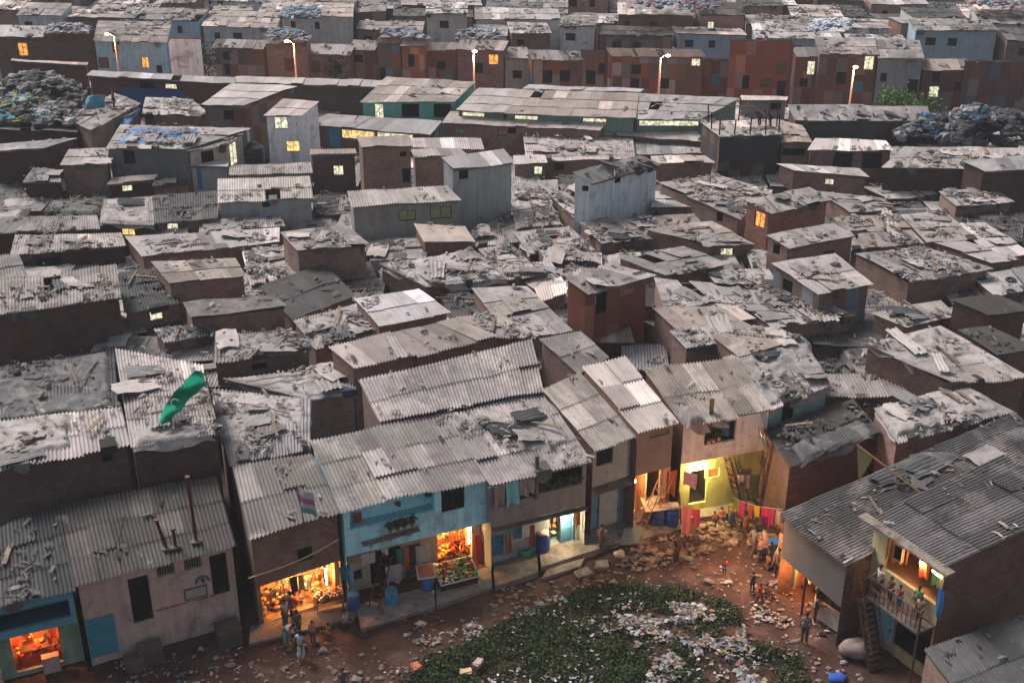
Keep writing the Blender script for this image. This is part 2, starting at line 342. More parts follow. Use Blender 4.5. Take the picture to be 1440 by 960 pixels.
def add_window(h, t, n, a, o, kind):
    s0, s1, z0, z1 = o[:4]; zp = lambda s, z, d=0: np.array([a[0], a[1], 0])+t*s+n*d+np.array([0, 0, z])
    w_, hh = s1-s0, z1-z0
    if kind in ('door', 'bluedoor', 'greendoor', 'opendoor'):
        c = {'door': (.16, .11, .08), 'bluedoor': (.08, .27, .42), 'greendoor': (.13, .25, .2), 'opendoor': (.1, .08, .07)}[kind]
        mb = MB()
        mb.obox(zp(s0, z0, -.12), t*w_, n*.05, (0, 0, hh), c)
        if w_ > .5:
            for k in (.08, .55): mb.obox(zp(s0+w_*.12, z0+hh*k, -.07), t*w_*.76, n*.015, (0, 0, hh*.36), tuple(x*.8 for x in c))
        d = mb.build('door', M['paint'], h); 
        mh = MB(); mh.obox(zp(s0+w_*.84, z0+hh*.5, -.055), t*.04, n*.04, (0, 0, .14), (.3, .3, .3)); mh.build('handle', M['iron'], d)
        return
    mb = MB(); f = .05
    fc = (.2, .16, .12) if kind != 'green' else (.3, .3, .2)
    for (x0, x1, y0, y1) in ((s0, s1, z0, z0+f), (s0, s1, z1-f, z1), (s0, s0+f, z0+f, z1-f), (s1-f, s1, z0+f, z1-f)):
        mb.obox(zp(x0, y0, -.11), t*(x1-x0), n*.04, (0, 0, y1-y0), fc)
    if w_ > .5 and kind not in ('hole',):
        nb = 6 if kind == 'bars' else 1
        for k in range(nb):
            s = s0+w_*(k+1)/(nb+1); mb.obox(zp(s-.015, z0+f, -.1), t*.03, n*.025, (0, 0, hh-2*f), fc if kind != 'bars' else (.25, .24, .22))
    wd = mb.build('window', M['wood'] if kind != 'bars' else M['paint'], h)
    mp = MB(); mp.quad(zp(s0, z0, -.13), zp(s1, z0, -.13), zp(s1, z1, -.13), zp(s0, z1, -.13))  # dark kinds: a near-black sheet stands in for the unlit room behind
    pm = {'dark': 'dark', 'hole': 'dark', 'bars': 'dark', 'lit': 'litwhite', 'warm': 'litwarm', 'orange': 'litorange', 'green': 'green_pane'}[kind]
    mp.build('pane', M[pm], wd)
HOUSES = {}; ALLH = []
KSEED = [0]
MESS = {'plank': 0, 'stone': 0, 'sheet': 0}
def house(label, q, zf, zb, roof='corr', wall='brick', wins=(), wcol=(1, 1, 1), mess=1.0, amp=.035, light=.05, over=(.3, .12), name='shack', cat='house', tarp=None, base=0, key=None, openings=None, nowall=False, group=None, tarpmat='tarp', rtint=None):
    q = [float(x) for x in q.replace(',', ' ').split()]
    KSEED[0] += 1; s = KSEED[0]; rs = random.Random(s*91+5)
    P = [at(q[0], q[1], zf), at(q[2], q[3], zf), at(q[4], q[5], zb), at(q[6], q[7], zb)]
    return build_house(label, P, roof, wall, wins, wcol, mess, amp, light, over, name, cat, tarp, base, key, openings, nowall, s, rs, group, tarpmat, rtint)
def build_house(label, P, roof, wall, wins, wcol, mess, amp, light, over, name, cat, tarp, base, key, openings, nowall, s, rs, group=None, tarpmat='tarp', rtint=None):
    ce = sum(P)/4; dist = math.hypot(ce[1], CH)
    t_ = thing(name, label, cat, (ce[0], ce[1], base), group)
    Wd = np.linalg.norm(P[1]-P[0]); D = np.linalg.norm(P[3]-P[0])
    roof_mesh(P, roof, amp, dist, rs, light, tint=rtint).build('roof', M[roof], t_, smooth=amp > 0 and dist < 108)
    eu = min(.3, over[1]/Wd); ev0 = min(.3, over[0]/D); ev1 = min(.3, .12/D)
    C = [bil(P, u, v) for u, v in ((eu, ev0), (1-eu, ev0), (1-eu, 1-ev1), (eu, 1-ev1))]
    area = sum(C[i][0]*C[(i+1) % 4][1]-C[(i+1) % 4][0]*C[i][1] for i in range(4))
    order = [0, 1, 2, 3] if area > 0 else [1, 0, 3, 2]
    H = House(); H.o = t_; H.P = P; H.walls = []; H.label = label; H.dist = dist
    C = [C[i] for i in order]
    planes = []
    for i in range(4):
        a, b = C[i], C[(i+1) % 4]; L = np.linalg.norm((b-a)[:2]); t = np.array([b[0]-a[0], b[1]-a[1], 0])/L; n = np.array([t[1], -t[0], 0])
        planes.append([a, b, L, t, n, []])
    for wn in wins:
        px, py, w_, h_, kd = wn; d = ray(px, py); best = None
        for pl in planes:
            a, b, L, t, n, _ = pl
            dn = d@n
            if dn >= 0: continue
            k = ((a-[0, 0, CH])@n - 0)/dn
            X = np.array([0, 0, CH])+d*k; sx = (X-a)@t; top = a[2]+(b[2]-a[2])*sx/L
            if -.2 < sx < L+.2 and .1 < X[2] < top+.5 and (best is None or k < best[0]): best = (k, pl, sx, X[2], top)
        if best:
            _, pl, sx, z, top = best; L = pl[2]
            w2 = min(w_, L-.2); sx = min(max(sx, w2/2+.08), L-w2/2-.08); z = min(z, top-h_/2-.22); z = max(z, h_/2+.02)
            o = (sx-w2/2, sx+w2/2, z-h_/2, z+h_/2, kd)
            if all(o[1] < p[0]-.05 or o[0] > p[1]+.05 or o[3] < p[2]-.05 or o[2] > p[3]+.05 for p in pl[5]): pl[5].append(o)
    if openings:
        for (i, o) in openings: planes[i][5].append(o)
    if not nowall:
        mb = MB(); uvo = rs.random()*5
        for a, b, L, t, n, ops in planes:
            wall_panel(mb, None, a, b, a[2]-.1, b[2]-.1, base, ops, uvo, wcol); uvo += L
        mb.build('wall', M[wall], t_)
        for a, b, L, t, n, ops in planes:
            for o in ops:
                if o[4]: add_window(t_, t, n, a, o, o[4])
    H.planes = planes; HOUSES[key or label] = H; H.C = C; ALLH.append(H)
    sp = .085 if dist < 75 else (.12 if dist < 105 else .2)
    if tarp:
        for k, tp in enumerate(tarp):
            u0, u1, v0, v1 = tp[:4]; am = tp[4] if len(tp) > 4 else .16; tm = tp[5] if len(tp) > 5 else tarpmat
            mbt = crumple(P, u0, u1, v0, v1, am, sp, s*3+k, skirt=.45, lift=.07)
            cn = {'tarp': 'crumpled', 'darktarp': 'dark', 'bluetarp': 'blue'}[tm]
            ld = short(label)
            o = mbt.build('tarpaulin', M[tm], None, smooth=True, loc=[float(x) for x in ce])
            pos = 'left' if (u0+u1)/2 < .42 else ('right' if (u0+u1)/2 > .58 else 'middle')
            tag(o, f'{cn} tarpaulin on the {pos} of the {ld}', 'tarpaulin', 'crumpled tarpaulins spread over the roofs')
    if mess > 0: clutter([p+[0, 0, .16 if tarp else 0] for p in P], s, rs, mess, label, dist, roof == 'corrdark')
    return H
def short(label, n=8):
    w_ = label.split()[:n]
    while w_[-1] in ('whose', 'with', 'a', 'an', 'and', 'its', 'the', 'of', 'ends', 'in', 'on', 'from', 'under', 'resting', 'showing', 'to', 'beside', 'between', 'behind', 'by', 'at', 'right', 'left', 'above', 'below', 'where', 'only', 'small', 'pale', 'red', 'two', 'one', 'narrow', 'over', 'number', 'rust', 'grey', 'hung', 'across'): w_.pop()
    return ' '.join(w_)
LCOLS = [(.36, .315, .29)]*9+[(.26, .23, .21)]*8+[(.15, .13, .12)]*6+[(.06, .052, .05)]*5+[(.43, .39, .37)]*2+[(.10, .13, .18), (.32, .22, .19), (.25, .17, .10)]
def strips(mb, n, fn, rs_, sz=(.12, .7), wd=(.03, .22), cols=LCOLS, flat=1.0):
    """n small bent scraps; fn(i) gives a point."""
    L = rs_.uniform(sz[0], sz[1], n); W_ = rs_.uniform(wd[0], wd[1], n); an = rs_.uniform(0, math.pi*2, n)
    P = np.array([fn(i) for i in range(n)])
    ux = np.stack([np.cos(an), np.sin(an), rs_.uniform(-.25, .25, n)*flat], 1)*L[:, None]/2
    uy = np.stack([-np.sin(an), np.cos(an), rs_.uniform(-.35, .35, n)*flat], 1)*W_[:, None]/2
    bend = rs_.uniform(0, .12, n)*L; P[:, 2] += rs_.uniform(.015, .08, n)
    up = np.zeros((n, 3)); up[:, 2] = bend
    V = np.stack([P-ux-uy, P-ux+uy, P+uy+up, P-uy+up, P+ux-uy, P+ux+uy], 1).reshape(-1, 3)
    i = np.arange(n)*6
    f = np.concatenate([np.stack([i, i+3, i+2, i+1], 1), np.stack([i+3, i+4, i+5, i+2], 1)])
    ci = rs_.randint(0, len(cols), n); c = np.array(cols)[ci]*rs_.uniform(.75, 1.2, n)[:, None]
    mb.add(V, f, None, np.concatenate([c, c]))
# prototypes for loose things
def proto_plank():
    out = []
    for L, w_ in ((2.2, .14), (1.5, .2), (2.9, .09)):
        mb = MB(); n = 7
        pts = [np.array([x*L/2, math.sin(x*2)*.03, .03+.02*math.cos(x*3)]) for x in np.linspace(-1, 1, n)]
        for a, b in zip(pts[:-1], pts[1:]): mb.obox(a-[0, w_/2, 0], b-a, (0, w_, 0), (0, 0, .035), (1.2, 1.15, 1.1))
        o = mb.build('plank', M['wood']); out.append(o)
    return out
def lump(mb, c, r, s, sq=(1, 1, .6), col=(1, 1, 1), n=7, amp=.35):
    u = np.linspace(0, 2*math.pi, n*2+1); v = np.linspace(0, math.pi, n+1)
    U, V = np.meshgrid(u, v, indexing='ij')
    x, y, z = np.cos(U)*np.sin(V), np.sin(U)*np.sin(V), np.cos(V)
    k = 1+amp*(vn(x*2+s*7.3+9, y*2+z*2+s*3.1+9, s)*2-1)
    k[-1] = k[0]
    mb.grid(np.stack([x*k*r*sq[0]+c[0], y*k*r*sq[1]+c[1], z*k*r*sq[2]+c[2]], -1)[:, ::-1], None, col)
def proto_stone():
    out = []
    for k in range(4):
        mb = MB(); lump(mb, (0, 0, .07), .19, k+3, (1.25, .85, .55), n=4, amp=.4); o = mb.build('stone', M['stone']); out.append(o)
    mb = MB(); mb.box((0, 0, 0), .23, .11, .08); out.append(mb.build('loose_brick', M['stone']))
    return out
def proto_tyre():
    mb = MB(); A = np.linspace(0, 2*math.pi, 25); B = np.linspace(0, 2*math.pi, 11)
    U, V = np.meshgrid(A, B, indexing='ij'); rr = .27+.085*np.cos(V)
    mb.grid(np.stack([rr*np.cos(U), rr*np.sin(U), .085+.085*np.sin(V)*np.where(np.abs(np.sin(V)) > .8, .95, 1)], -1))
    return mb.build('tyre', M['rubber'], smooth=True)
def proto_sheet():
    out = []
    for k, (L, w_, cg, m) in enumerate([(1.9, .95, 1, 'corr'), (1.5, .9, 1, 'corrdark'), (1.7, 1.0, 0, 'corrlight'), (1.3, .8, 0, 'corr'), (2.1, .7, 1, 'corrlight'), (1.2, 1.0, 0, 'tarp'), (1.6, .9, 0, 'metal')]):
        n = 28 if cg else 8; U, V = np.meshgrid(np.linspace(-.5, .5, n), np.linspace(-.5, .5, 7), indexing='ij')
        x = U*w_*(1+.06*np.sin(V*5+k)); y = V*L+.06*np.sin(U*7+k); z = (.03*np.sin(U*w_*31) if cg else 0)+(fbm(U*2+k, V*3, k, 2)-.4)*.16+.05*U*V
        mb = MB(); cols = [(.9,)*3, (1.1,)*3, (1, .97, .95), (.75,)*3, (1,)*3, (.9,)*3, (.28, .27, .26)]
        mb.grid(np.stack([x, y, z], -1), np.stack([x+5, y+5], -1), cols[k]); out.append(mb.build('roofing_sheet', M[m], smooth=True))
    return out
PLANKS, STONES, TYRE, SHEETS = proto_plank(), proto_stone(), proto_tyre(), proto_sheet()
PROTOS = [*PLANKS, *STONES, TYRE, *SHEETS]
PUSED = set()
def put(proto, loc, rot, label, cat, group=None, sc=1.0):
    if proto.name not in PUSED:
        PUSED.add(proto.name); o = proto; o.location = [float(t) for t in loc]; o.rotation_euler = rot; o.scale = (sc,)*3 if np.isscalar(sc) else sc
    else: o = clone(proto, loc, rot, sc)
    tag(o, label, cat, group); return o
def clutter(P, s, rs, mess, label, dist, dark=False):
    Wd = np.linalg.norm(P[1]-P[0]); D = np.linalg.norm(P[3]-P[0]); A = Wd*D
    rn = np.random.RandomState(s)
    n = int(A*2.7*mess*(1 if dist < 110 else .55)); ce = sum(P)/4
    if n > 3:
        mb = MB(); cl = rn.uniform(.05, .95, (max(2, int(A/7)), 2))
        def fn(i):
            if rn.rand() < .7:
                c = cl[rn.randint(len(cl))]; u, v = c+rn.normal(0, .09, 2)
            else: u, v = rn.uniform(.02, .98, 2)
            p = bil(P, min(max(u, .02), .98), min(max(v, .02), .98)); p = p.copy(); p[2] += .07+rn.rand()*.05; return p
        k = 1.0 if dist < 110 else 1.6
        strips(mb, n, fn, rn, (.1*k, .6*k), (.03*k, .2*k), [tuple(x*.42 for x in c) for c in LCOLS] if dark else LCOLS)
        for _ in range(int(A*.05*mess)):
            c = cl[rn.randint(len(cl))]; u, v = np.clip(c+rn.normal(0, .06, 2), .03, .97)
            p = bil(P, u, v); lump(mb, p+[0, 0, .1], rn.uniform(.12, .3), int(rn.randint(99)), (1.3, 1, .5), np.array(LCOLS[rn.randint(len(LCOLS))])*.9, n=4)
        for _ in range(int(Wd*.4*min(mess, 2))):        # rags hanging over the eave
            u = rn.uniform(0, .96); w_ = rn.uniform(.15, .9)/Wd; a = bil(P, u, -.005); b = bil(P, min(u+w_, 1), -.005); dn = np.array([0, 0, -rn.uniform(.12, .6)]); fw = (P[0]-P[3])/D*rn.uniform(.0, .15); c = np.array(LCOLS[rn.randint(len(LCOLS))])*.45
            a = a+[0, 0, .05]; b = b+[0, 0, .05]; bk = (P[3]-P[0])/D*rn.uniform(.2, .8)+[0, 0, .05]; m = (a+b)/2+dn*rn.uniform(.7, 1.3)+fw
            mb.add([a+bk, b+bk, b, a, b+dn*rn.uniform(.3, 1)+fw, m, a+dn*rn.uniform(.3, 1)+fw], [[3, 2, 1, 0]], None, c); mb.add([a, b, b+dn*rn.uniform(.3, 1)+fw, m, a+dn*rn.uniform(.3, 1)+fw], [[4, 3, 2, 1, 0]], None, c)
        tag(mb.build('roof_scrap', M['litter'], None, loc=[float(x) for x in ce]), 'scraps strewn over the '+short(label), 'scrap', kind='stuff')
    if dist < 118:
        rz0 = math.atan2(P[1][1]-P[0][1], P[1][0]-P[0][0]); gx = (P[1]-P[0])/Wd; gy = (P[3]-P[0])/D; pit = math.atan2(P[3][2]-P[0][2], D)
        for _ in range(int(A*.10*mess+rs.random()*.8) if mess > .5 and not dark else 0):
            if MESS['sheet'] > 250: break
            u, v = rs.uniform(.15, .85), rs.uniform(.12, .85); p = bil(P, u, v); MESS['sheet'] += 1; k = rs.randint(0, len(SHEETS)-1)
            put(SHEETS[k], p+[0, 0, rs.uniform(.1, .16)], (pit+rs.uniform(-.04, .04), rs.uniform(-.06, .06), rz0+rs.choice([rs.uniform(-.35, .35), rs.uniform(1.2, 1.9)])), 'loose roofing sheet laid on the '+short(label), 'roofing sheet', 'loose sheets on the '+short(label), rs.uniform(.75, 1.3))
    if dist < 105:
        for _ in range(int(A*.10*mess)):
            if MESS['stone'] > 215: break
            u, v = rs.uniform(.06, .94), rs.uniform(.06, .94); p = bil(P, u, v); k = rs.randint(0, 4); MESS['stone'] += 1
            st = STONES[k if rs.random() < .7 else 4]
            nm = 'brick' if st is STONES[4] else 'stone'
            put(st, p+[0, 0, .05], (rs.uniform(-.1, .1), rs.uniform(-.1, .1), rs.uniform(0, 6)), f'grey {nm} weighing down the '+short(label), nm, f'{nm}s weighing down the '+short(label), rs.uniform(.8, 1.5))
        sl_ = math.atan2(P[3][2]-P[0][2], D)
        for _ in range(int(A*.055*mess+.4)):
            if MESS['plank'] > 190: break
            u, v = rs.uniform(.2, .8), rs.uniform(.2, .8); p = bil(P, u, v); MESS['plank'] += 1
            put(PLANKS[rs.randint(0, 2)], p+[0, 0, .09], (0, 0, rs.choice([rs.uniform(-.4, .4), rs.uniform(1.1, 2)])), 'weathered plank on the '+short(label), 'plank', 'planks on the '+short(label))
# ------------------------------------------------------------------ the shacks, traced roof by roof
G_ = (.30, .29, .28); TEAL = (.24, .60, .68); PINKW = (.66, .47, .40); CREAM = (.52, .46, .30)
# left foreground
house('pink washed hall with two barred windows and iron pipes on its dark sheet roof', '106,827 331,768 303,669 80,709', 4.3, 4.9, 'corrdark', 'plaster',
      [(198, 842, .85, 2.3, 'hole'), (233, 801, .75, .55, 'bars'), (271, 792, .75, .55, 'bars'), (309, 807, .75, 2.1, 'hole')], PINKW, .12, key='L1', light=.03, name='hall')
house('leftmost shack with a teal balcony above a small red lit shop', '-25,858 106,829 80,709 -30,752', 4.4, 4.9, 'corrdark', 'plaster', (), (.07, .24, .30), 1.3, key='L0', nowall=True, light=.12)
house('tall brick shack whose striped sheet roof ends left of the green banner', '-20,668 183,627 170,572 -20,592', 6.8, 7.1, 'corrlight', 'brick', [(150, 636, .5, .5, 'hole')], (.55, .5, .5), mess=.9, tarp=[(.0, .62, .2, 1.0, .2)], key='L2', light=.1)
house('tall brick shack with the green banner on its striped sheet roof', '184,628 309,610 284,512 162,490', 6.8, 7.4, 'corrlight', 'brick', (), (.55, .5, .5), mess=1.2, tarp=[(.02, .95, -.02, .16, .22)], key='L2b', light=.06)
house('sunken shack under dark sagging tarpaulins left of the green banner', '-20,600 166,580 160,488 -20,520', 4.6, 4.8, 'corrdark', 'brick', (), mess=.8, tarp=[(.02, .98, .03, .97, .24)], tarpmat='darktarp')
house('tall brick house at the left edge with rags on its striped roof', '-20,447 169,419 163,372 -20,398', 7.2, 7.5, 'corr', 'brick', (), (.5, .46, .46), mess=1.2, light=.04)
house('corner shack at the left edge showing only a wedge of striped roof', '-20,397 39,390 26,358 -20,360', 6.6, 6.8, 'corr', 'brick', mess=.1)
house('low shack with a lit yellow window beside the tall brick house', '175,441 255,426 228,377 167,382', 5.6, 5.9, 'corrdark', 'brick', [(220, 444, .8, .6, 'lit')], mess=2)
house('narrow rag covered shack behind the green banner', '230,482 309,470 300,455 215,462', 5.4, 5.6, 'corr', 'brick', mess=2.2)
# dark alley between hall and brown shop house
house('brown shop house with a pink flag and a crowded orange lit shop below', '350,760 479,720 437,637 327,656', 5.0, 5.5, 'corr', 'plaster', (), (.16, .12, .10), .3, key='F1', nowall=True, rtint=(.52, .51, .5), light=.03)
house('turquoise house with a recessed balcony and a vegetable shop', '481,721 692,673 630,579 436,619', 5.1, 6.0, 'corr', 'plaster', (), TEAL, .15, key='F2', nowall=True, rtint=(.78, .76, .75), light=.02)
house('grey balcony house with washing upstairs and a green barrel below', '690,683 832,651 763,549 628,583', 5.1, 6.0, 'corr', 'plaster', (), G_, 1.0, key='F3', nowall=True, rtint=(.8, .78, .78), tarp=[(.45, .97, .25, .85, .12)])
house('narrow pale blue house stepping up beside the grey balcony house', '836,633 896,616 815,523 761,548', 5.4, 6.3, 'corr', 'plaster', (), (.35, .45, .48), .15, key='F4', nowall=True)
house('narrow brown concrete house with a white sheet on its roof and bulb below', '898,610 954,596 878,502 818,515', 5.9, 6.8, 'corrlight', 'plaster', (), (.22, .175, .15), .15, key='F5', nowall=True, light=.2)
house('white patched house above the yellow green lit wall', '962,600 1088,579 1036,503 905,517', 5.6, 6.5, 'corr', 'plaster', (), (.55, .54, .55), .3, key='F6', nowall=True)
house('house under a large draped grey tarpaulin right of the white patched house', '1085,578 1168,545 1128,472 1018,502', 5.4, 6.2, 'corr', 'plaster', [(1108, 580, .9, .9, 'hole')], (.25, .35, .33), 1.2, tarp=[(-.03, 1.06, .02, 1.0, .3)], key='F7')
house('long ribbed roof house with two white patches behind the turquoise house', '534,593 763,550 746,477 504,534', 6.2, 6.8, 'corr', 'brick', (), mess=.2, key='B1', light=.1, rtint=(.84, .82, .81))
house('small dark ribbed roof house behind the narrow pale blue house', '814,527 857,503 817,466 758,476', 6.0, 6.5, 'corr', 'brick', mess=.2, light=.01)
house('tarpaulin roofed house left of the open brick pit', '323,655 436,633 437,560 298,547', 5.3, 5.6, 'corr', 'brick', mess=1.5, tarp=[(.0, 1, .25, 1.0, .13)], light=.02)
house('low shack behind the open brick pit under a wrinkled tarpaulin', '437,562 501,552 494,515 310,532', 5.2, 5.3, 'corr', 'brick', mess=1.5, tarp=[(.02, .98, .05, .98, .2)])
house('pink ribbed roof house with loose cloth at its brick corner', '498,518 590,500 548,467 462,487', 6.4, 6.9, 'corrlight', 'brick', mess=.6, light=.05)
house('wide pale ribbed roof house with a strip of red brick below', '590,502 700,477 640,448 538,470', 6.4, 6.9, 'corrlight', 'brick', mess=.3, light=.05)
house('rubble roofed shack with a bundle of black hair like rags at its edge', '700,476 754,477 702,440 641,447', 6.3, 6.6, 'corrlight', 'brick', mess=3.5)
house('rag roofed brick shack left of the pink ribbed roof', '300,512 440,494 404,464 302,470', 5.9, 6.1, 'corr', 'brick', [(365, 515, .8, .4, 'hole')], mess=2.6, tarp=[(.1, .95, .1, .95, .12)])
house('shack under loose rags between two brick stores', '443,492 538,472 500,426 412,452', 5.6, 5.8, 'corr', 'brick', mess=3, tarp=[(.05, .95, .1, .95, .15)])
house('flat grey slab roofed red brick store', '268,447 404,431 384,413 257,424', 6.4, 6.5, 'concrete', 'brick', mess=.3, amp=0)
house('red brick store with pale grey slab roof behind the flat grey slab', '238,398 346,387 330,363 212,367', 6.7, 6.8, 'corr', 'brick', mess=.4, amp=0, light=.3)
house('dark smooth roofed house between brick stores', '410,450 500,416 455,371 365,402', 5.3, 5.8, 'corrdark', 'brick', mess=.25, amp=.01, light=0)
house('small raised cream roof resting on a dark rotting frame', '533,459 634,440 588,406 498,419', 6.5, 6.7, 'corrlight', 'brick', mess=.3, amp=.01, light=.1)
house('red brick house with debris covered roof in the middle left', '418,352 519,346 486,314 394,326', 7.0, 7.2, 'corr', 'brick', mess=1.6, amp=.01)
house('small pale roofed store with a dark doorway beside the grey plaster house', '596,341 669,341 654,318 582,314', 5.9, 6.1, 'corrlight', 'brick', [(584, 347, .8, 1.2, 'hole')], mess=.4, amp=.01)
house('long grey plaster house with two pale green shutters', '495,291 648,282 628,261 489,269', 7.0, 7.4, 'corrlight', 'plaster', [(573, 303, 1.2, .8, 'green'), (620, 299, 1.5, .9, 'green')], (.36, .34, .32), .25, light=.03)
house('tall grey metal loft on a red brick base', '637,240 724,229 708,209 620,222', 8.6, 9.1, 'corrlight', 'metal', [(652, 240, .7, .7, 'hole')], (.42, .45, .45), .1, amp=.01, light=.2, key='B12')
house('two storey red brick tower with a stone string course', '508,208 580,205 575,190 501,192', 8.6, 8.9, 'corrlight', 'brick', [(567, 217, .5, .4, 'hole'), (573, 247, .6, 1.1, 'hole')], mess=.1, amp=.01, light=.02)
house('red brick block with pink ribbed lean-to roof', '582,222 657,218 646,208 578,209', 7.4, 7.6, 'corrlight', 'brick', mess=.1)
house('pink ribbed roof house behind the red brick block', '581,208 681,210 676,194 578,194', 6.9, 7.1, 'corrlight', 'brick', mess=.1)
house('dark brick house with a bright lit window left of the brick tower', '436,218 501,216 499,209 437,210', 7.2, 7.4, 'corrlight', 'brick', [(476, 240, .8, .8, 'lit')], (.6, .55, .55), mess=.4)
house('narrow white tower with shutters of coloured glass', '370,163 424,162 449,142 398,139', 8.8, 9.2, 'corrlight', 'plaster', [(395, 172, 1.1, 1.0, 'lit'), (412, 206, 1.1, .9, 'warm')], (1.0, 1.02, 1.05), 0, amp=.01, light=.0, key='W')
house('rust brown plank barn with a grey roof left of the white tower', '283,147 343,149 418,121 326,117', 8.8, 9.1, 'corrlight', 'rust', [(322, 162, .9, .8, 'hole')], mess=.05, amp=.01, light=0)
house('turquoise fronted house with a wide grey roof and two windows', '506,144 638,144 669,115 544,108', 7.6, 8.2, 'corr', 'metal', [(577, 153, 1.5, 1.2, 'dark'), (622, 154, 1.5, 1.2, 'dark'), (533, 153, .8, 1.6, 'lit')], (.2, .62, .54), .1, amp=.01, light=.1, key='GH')
house('long open workshop lit below its pale roof', '427,176 604,190 621,170 462,160', 6.2, 6.6, 'corrlight', 'patch', [(470, 186, 1, 1.6, 'bluedoor'), (503, 187, 3, .8, 'warm'), (555, 190, 3.2, .6, 'lit')], mess=.1, amp=.01, light=0)
house('left bay of the wide pale roofed mill', '641,155 709,159 736,126 673,123', 7.4, 8.1, 'corrlight', 'metal', [(665, 160, 2, .4, 'lit')], (.14, .24, .19), .05, amp=.012)
house('middle bay of the wide pale roofed mill', '710,160 893,167 898,131 735,126', 7.4, 8.1, 'corrlight', 'metal', [(740, 166, 2, .4, 'lit'), (836, 168, 2, .4, 'lit')], (.14, .24, .19), .1, amp=.012)
house('right bay of the wide mill with a green wall and bright strip', '894,168 984,168 1040,138 898,131', 7.3, 8.1, 'corr', 'metal', [(955, 170, 5, .5, 'lit')], (.14, .24, .19), .4, amp=.012)
house('thin pink roofed store along the back of the mill', '735,125 900,130 905,125 745,119', 7.3, 7.5, 'corrlight', 'brick', mess=.1, amp=.01)
house('low grey office with one dark window right of the mill', '1040,141 1106,142 1108,136 1042,134', 6.2, 6.4, 'corrlight', 'plaster', [(1091, 150, .9, .7, 'dark')], G_, .1, amp=0)
house('long brick house with a pink roof in front of the mill', '622,174 842,184 856,169 634,155', 6.5, 7.0, 'corrlight', 'brick', [(646, 185, .8, .5, 'green'), (706, 187, .8, .5, 'green'), (720, 180, .7, .5, 'hole')], mess=.2, amp=.01, light=0)
house('pale roofed store right of the long pink roofed brick house', '843,190 991,200 976,180 855,177', 5.9, 6.3, 'corrlight', 'brick', mess=.3, amp=.01)
house('grey roofed store with a dark gutter left of the roof under construction', '893,218 1000,216 992,201 892,199', 5.3, 5.5, 'corr', 'brick', mess=.1, amp=.01)
house('tarpaulin roofed brick row right of the grey metal loft', '740,226 893,224 889,192 736,190', 5.4, 5.8, 'corrlight', 'brick', [(786, 235, .8, .6, 'hole'), (755, 240, .7, .7, 'lit')], mess=1.0, amp=.02, tarp=[(.1, .95, .1, .8, .1)])
house('small flat roofed brick shed right of the grey metal loft', '722,231 770,230 766,218 722,218', 5.6, 5.7, 'corrlight', 'brick', [(757, 240, .7, .7, 'lit')], mess=.3, amp=0)
house('brick shed with pale flat roof behind the tall silver loft', '918,230 1006,229 992,219 915,219', 6.2, 6.3, 'corrlight', 'brick', mess=.6, amp=0)
house('tall silver sheet loft with torn grey roof', '833,259 931,232 899,218 805,242', 7.9, 8.7, 'corrlight', 'metal', [(869, 249, .6, .45, 'hole'), (833, 262, .45, .4, 'hole')], (.62, .70, .74), 1.6, amp=.01, light=.4, key='MT')
house('red brick annex with a dark window left of the silver loft', '797,266 818,275 850,268 822,250', 5.8, 6.1, 'corrlight', 'brick', [(806, 278, .5, .7, 'hole')], mess=.2, amp=.01)
house('unfinished house with bare rods and black cloth around its top floor', '1012,193 1099,190 1091,167 984,170', 7.9, 7.9, 'corrlight', 'patch', [(1040, 191, 1.5, .7, 'lit')], (.6, .6, .6), 1.2, amp=0, key='SC')
house('brick house with two square black windows right of the unfinished house', '1136,211 1256,213 1246,198 1147,193', 7.1, 7.5, 'corrlight', 'brick', [(1185, 226, 1.5, 1.3, 'dark'), (1226, 226, 1.5, 1.3, 'dark')], mess=.4, amp=.01, light=.2)
house('brick house with a long narrow window next to the unfinished house', '1098,201 1143,201 1128,177 1093,166', 7.2, 7.4, 'corrlight', 'brick', [(1112, 214, 1.8, .6, 'dark')], mess=.5, amp=.01)
house('low brick shed with a small lit window and silver roof', '1118,241 1222,250 1207,237 1092,229', 5.9, 6.1, 'corrlight', 'brick', [(1166, 256, .7, .5, 'lit')], mess=.3, amp=.01, light=.2)
house('long brown workshop with a black curtain under its roof', '1118,170 1308,171 1303,150 1108,146', 6.3, 7.0, 'corr', 'brick', (), (.4, .35, .35), .7, amp=.015, light=.1, key='MX')
house('pale debris covered roof diagonal behind the orange windowed shack', '1041,308 1086,268 1003,246 926,258', 5.8, 6.1, 'corrlight', 'brick', [(1013, 292, .6, .7, 'hole')], mess=1.6, amp=.012, light=.1)
house('small brick shed with pale roof right of the silver loft', '916,292 985,291 952,270 919,268', 5.2, 5.3, 'corrlight', 'brick', mess=.5, amp=.01)
house('painted brick house with an orange curtained opening', '1084,301 1169,283 1137,264 1047,282', 7.4, 7.7, 'corr', 'brick', [(1068, 309, .9, 1.1, 'orange')], (1.5, 1.1, 1.0), 1.6, amp=.01, light=.03)
house('small brick house with grey slab roof and barred vent', '1110,351 1206,331 1172,313 1077,331', 6.6, 6.9, 'corr', 'brick', [(1165, 356, .9, .4, 'bars'), (1092, 350, .6, .7, 'hole')], mess=.7, amp=.01, light=0)
house('crooked shack clad in pale blue sheets with yellow fringe', '1150,414 1228,400 1174,357 1085,369', 6.7, 7.3, 'corr', 'patch', [(1107, 402, .9, .8, 'dark')], (1.5, 1.7, 1.8), .8, amp=.012, light=0, key='MU')
house('rust red sheet loft with a pale blue end panel', '827,416 923,389 855,371 795,393', 7.6, 8.1, 'corr', 'rust', [(846, 423, .8, 1.4, 'hole')], (1.7, 1.2, 1.0), mess=1.2, amp=.01, light=.02, key='RT')
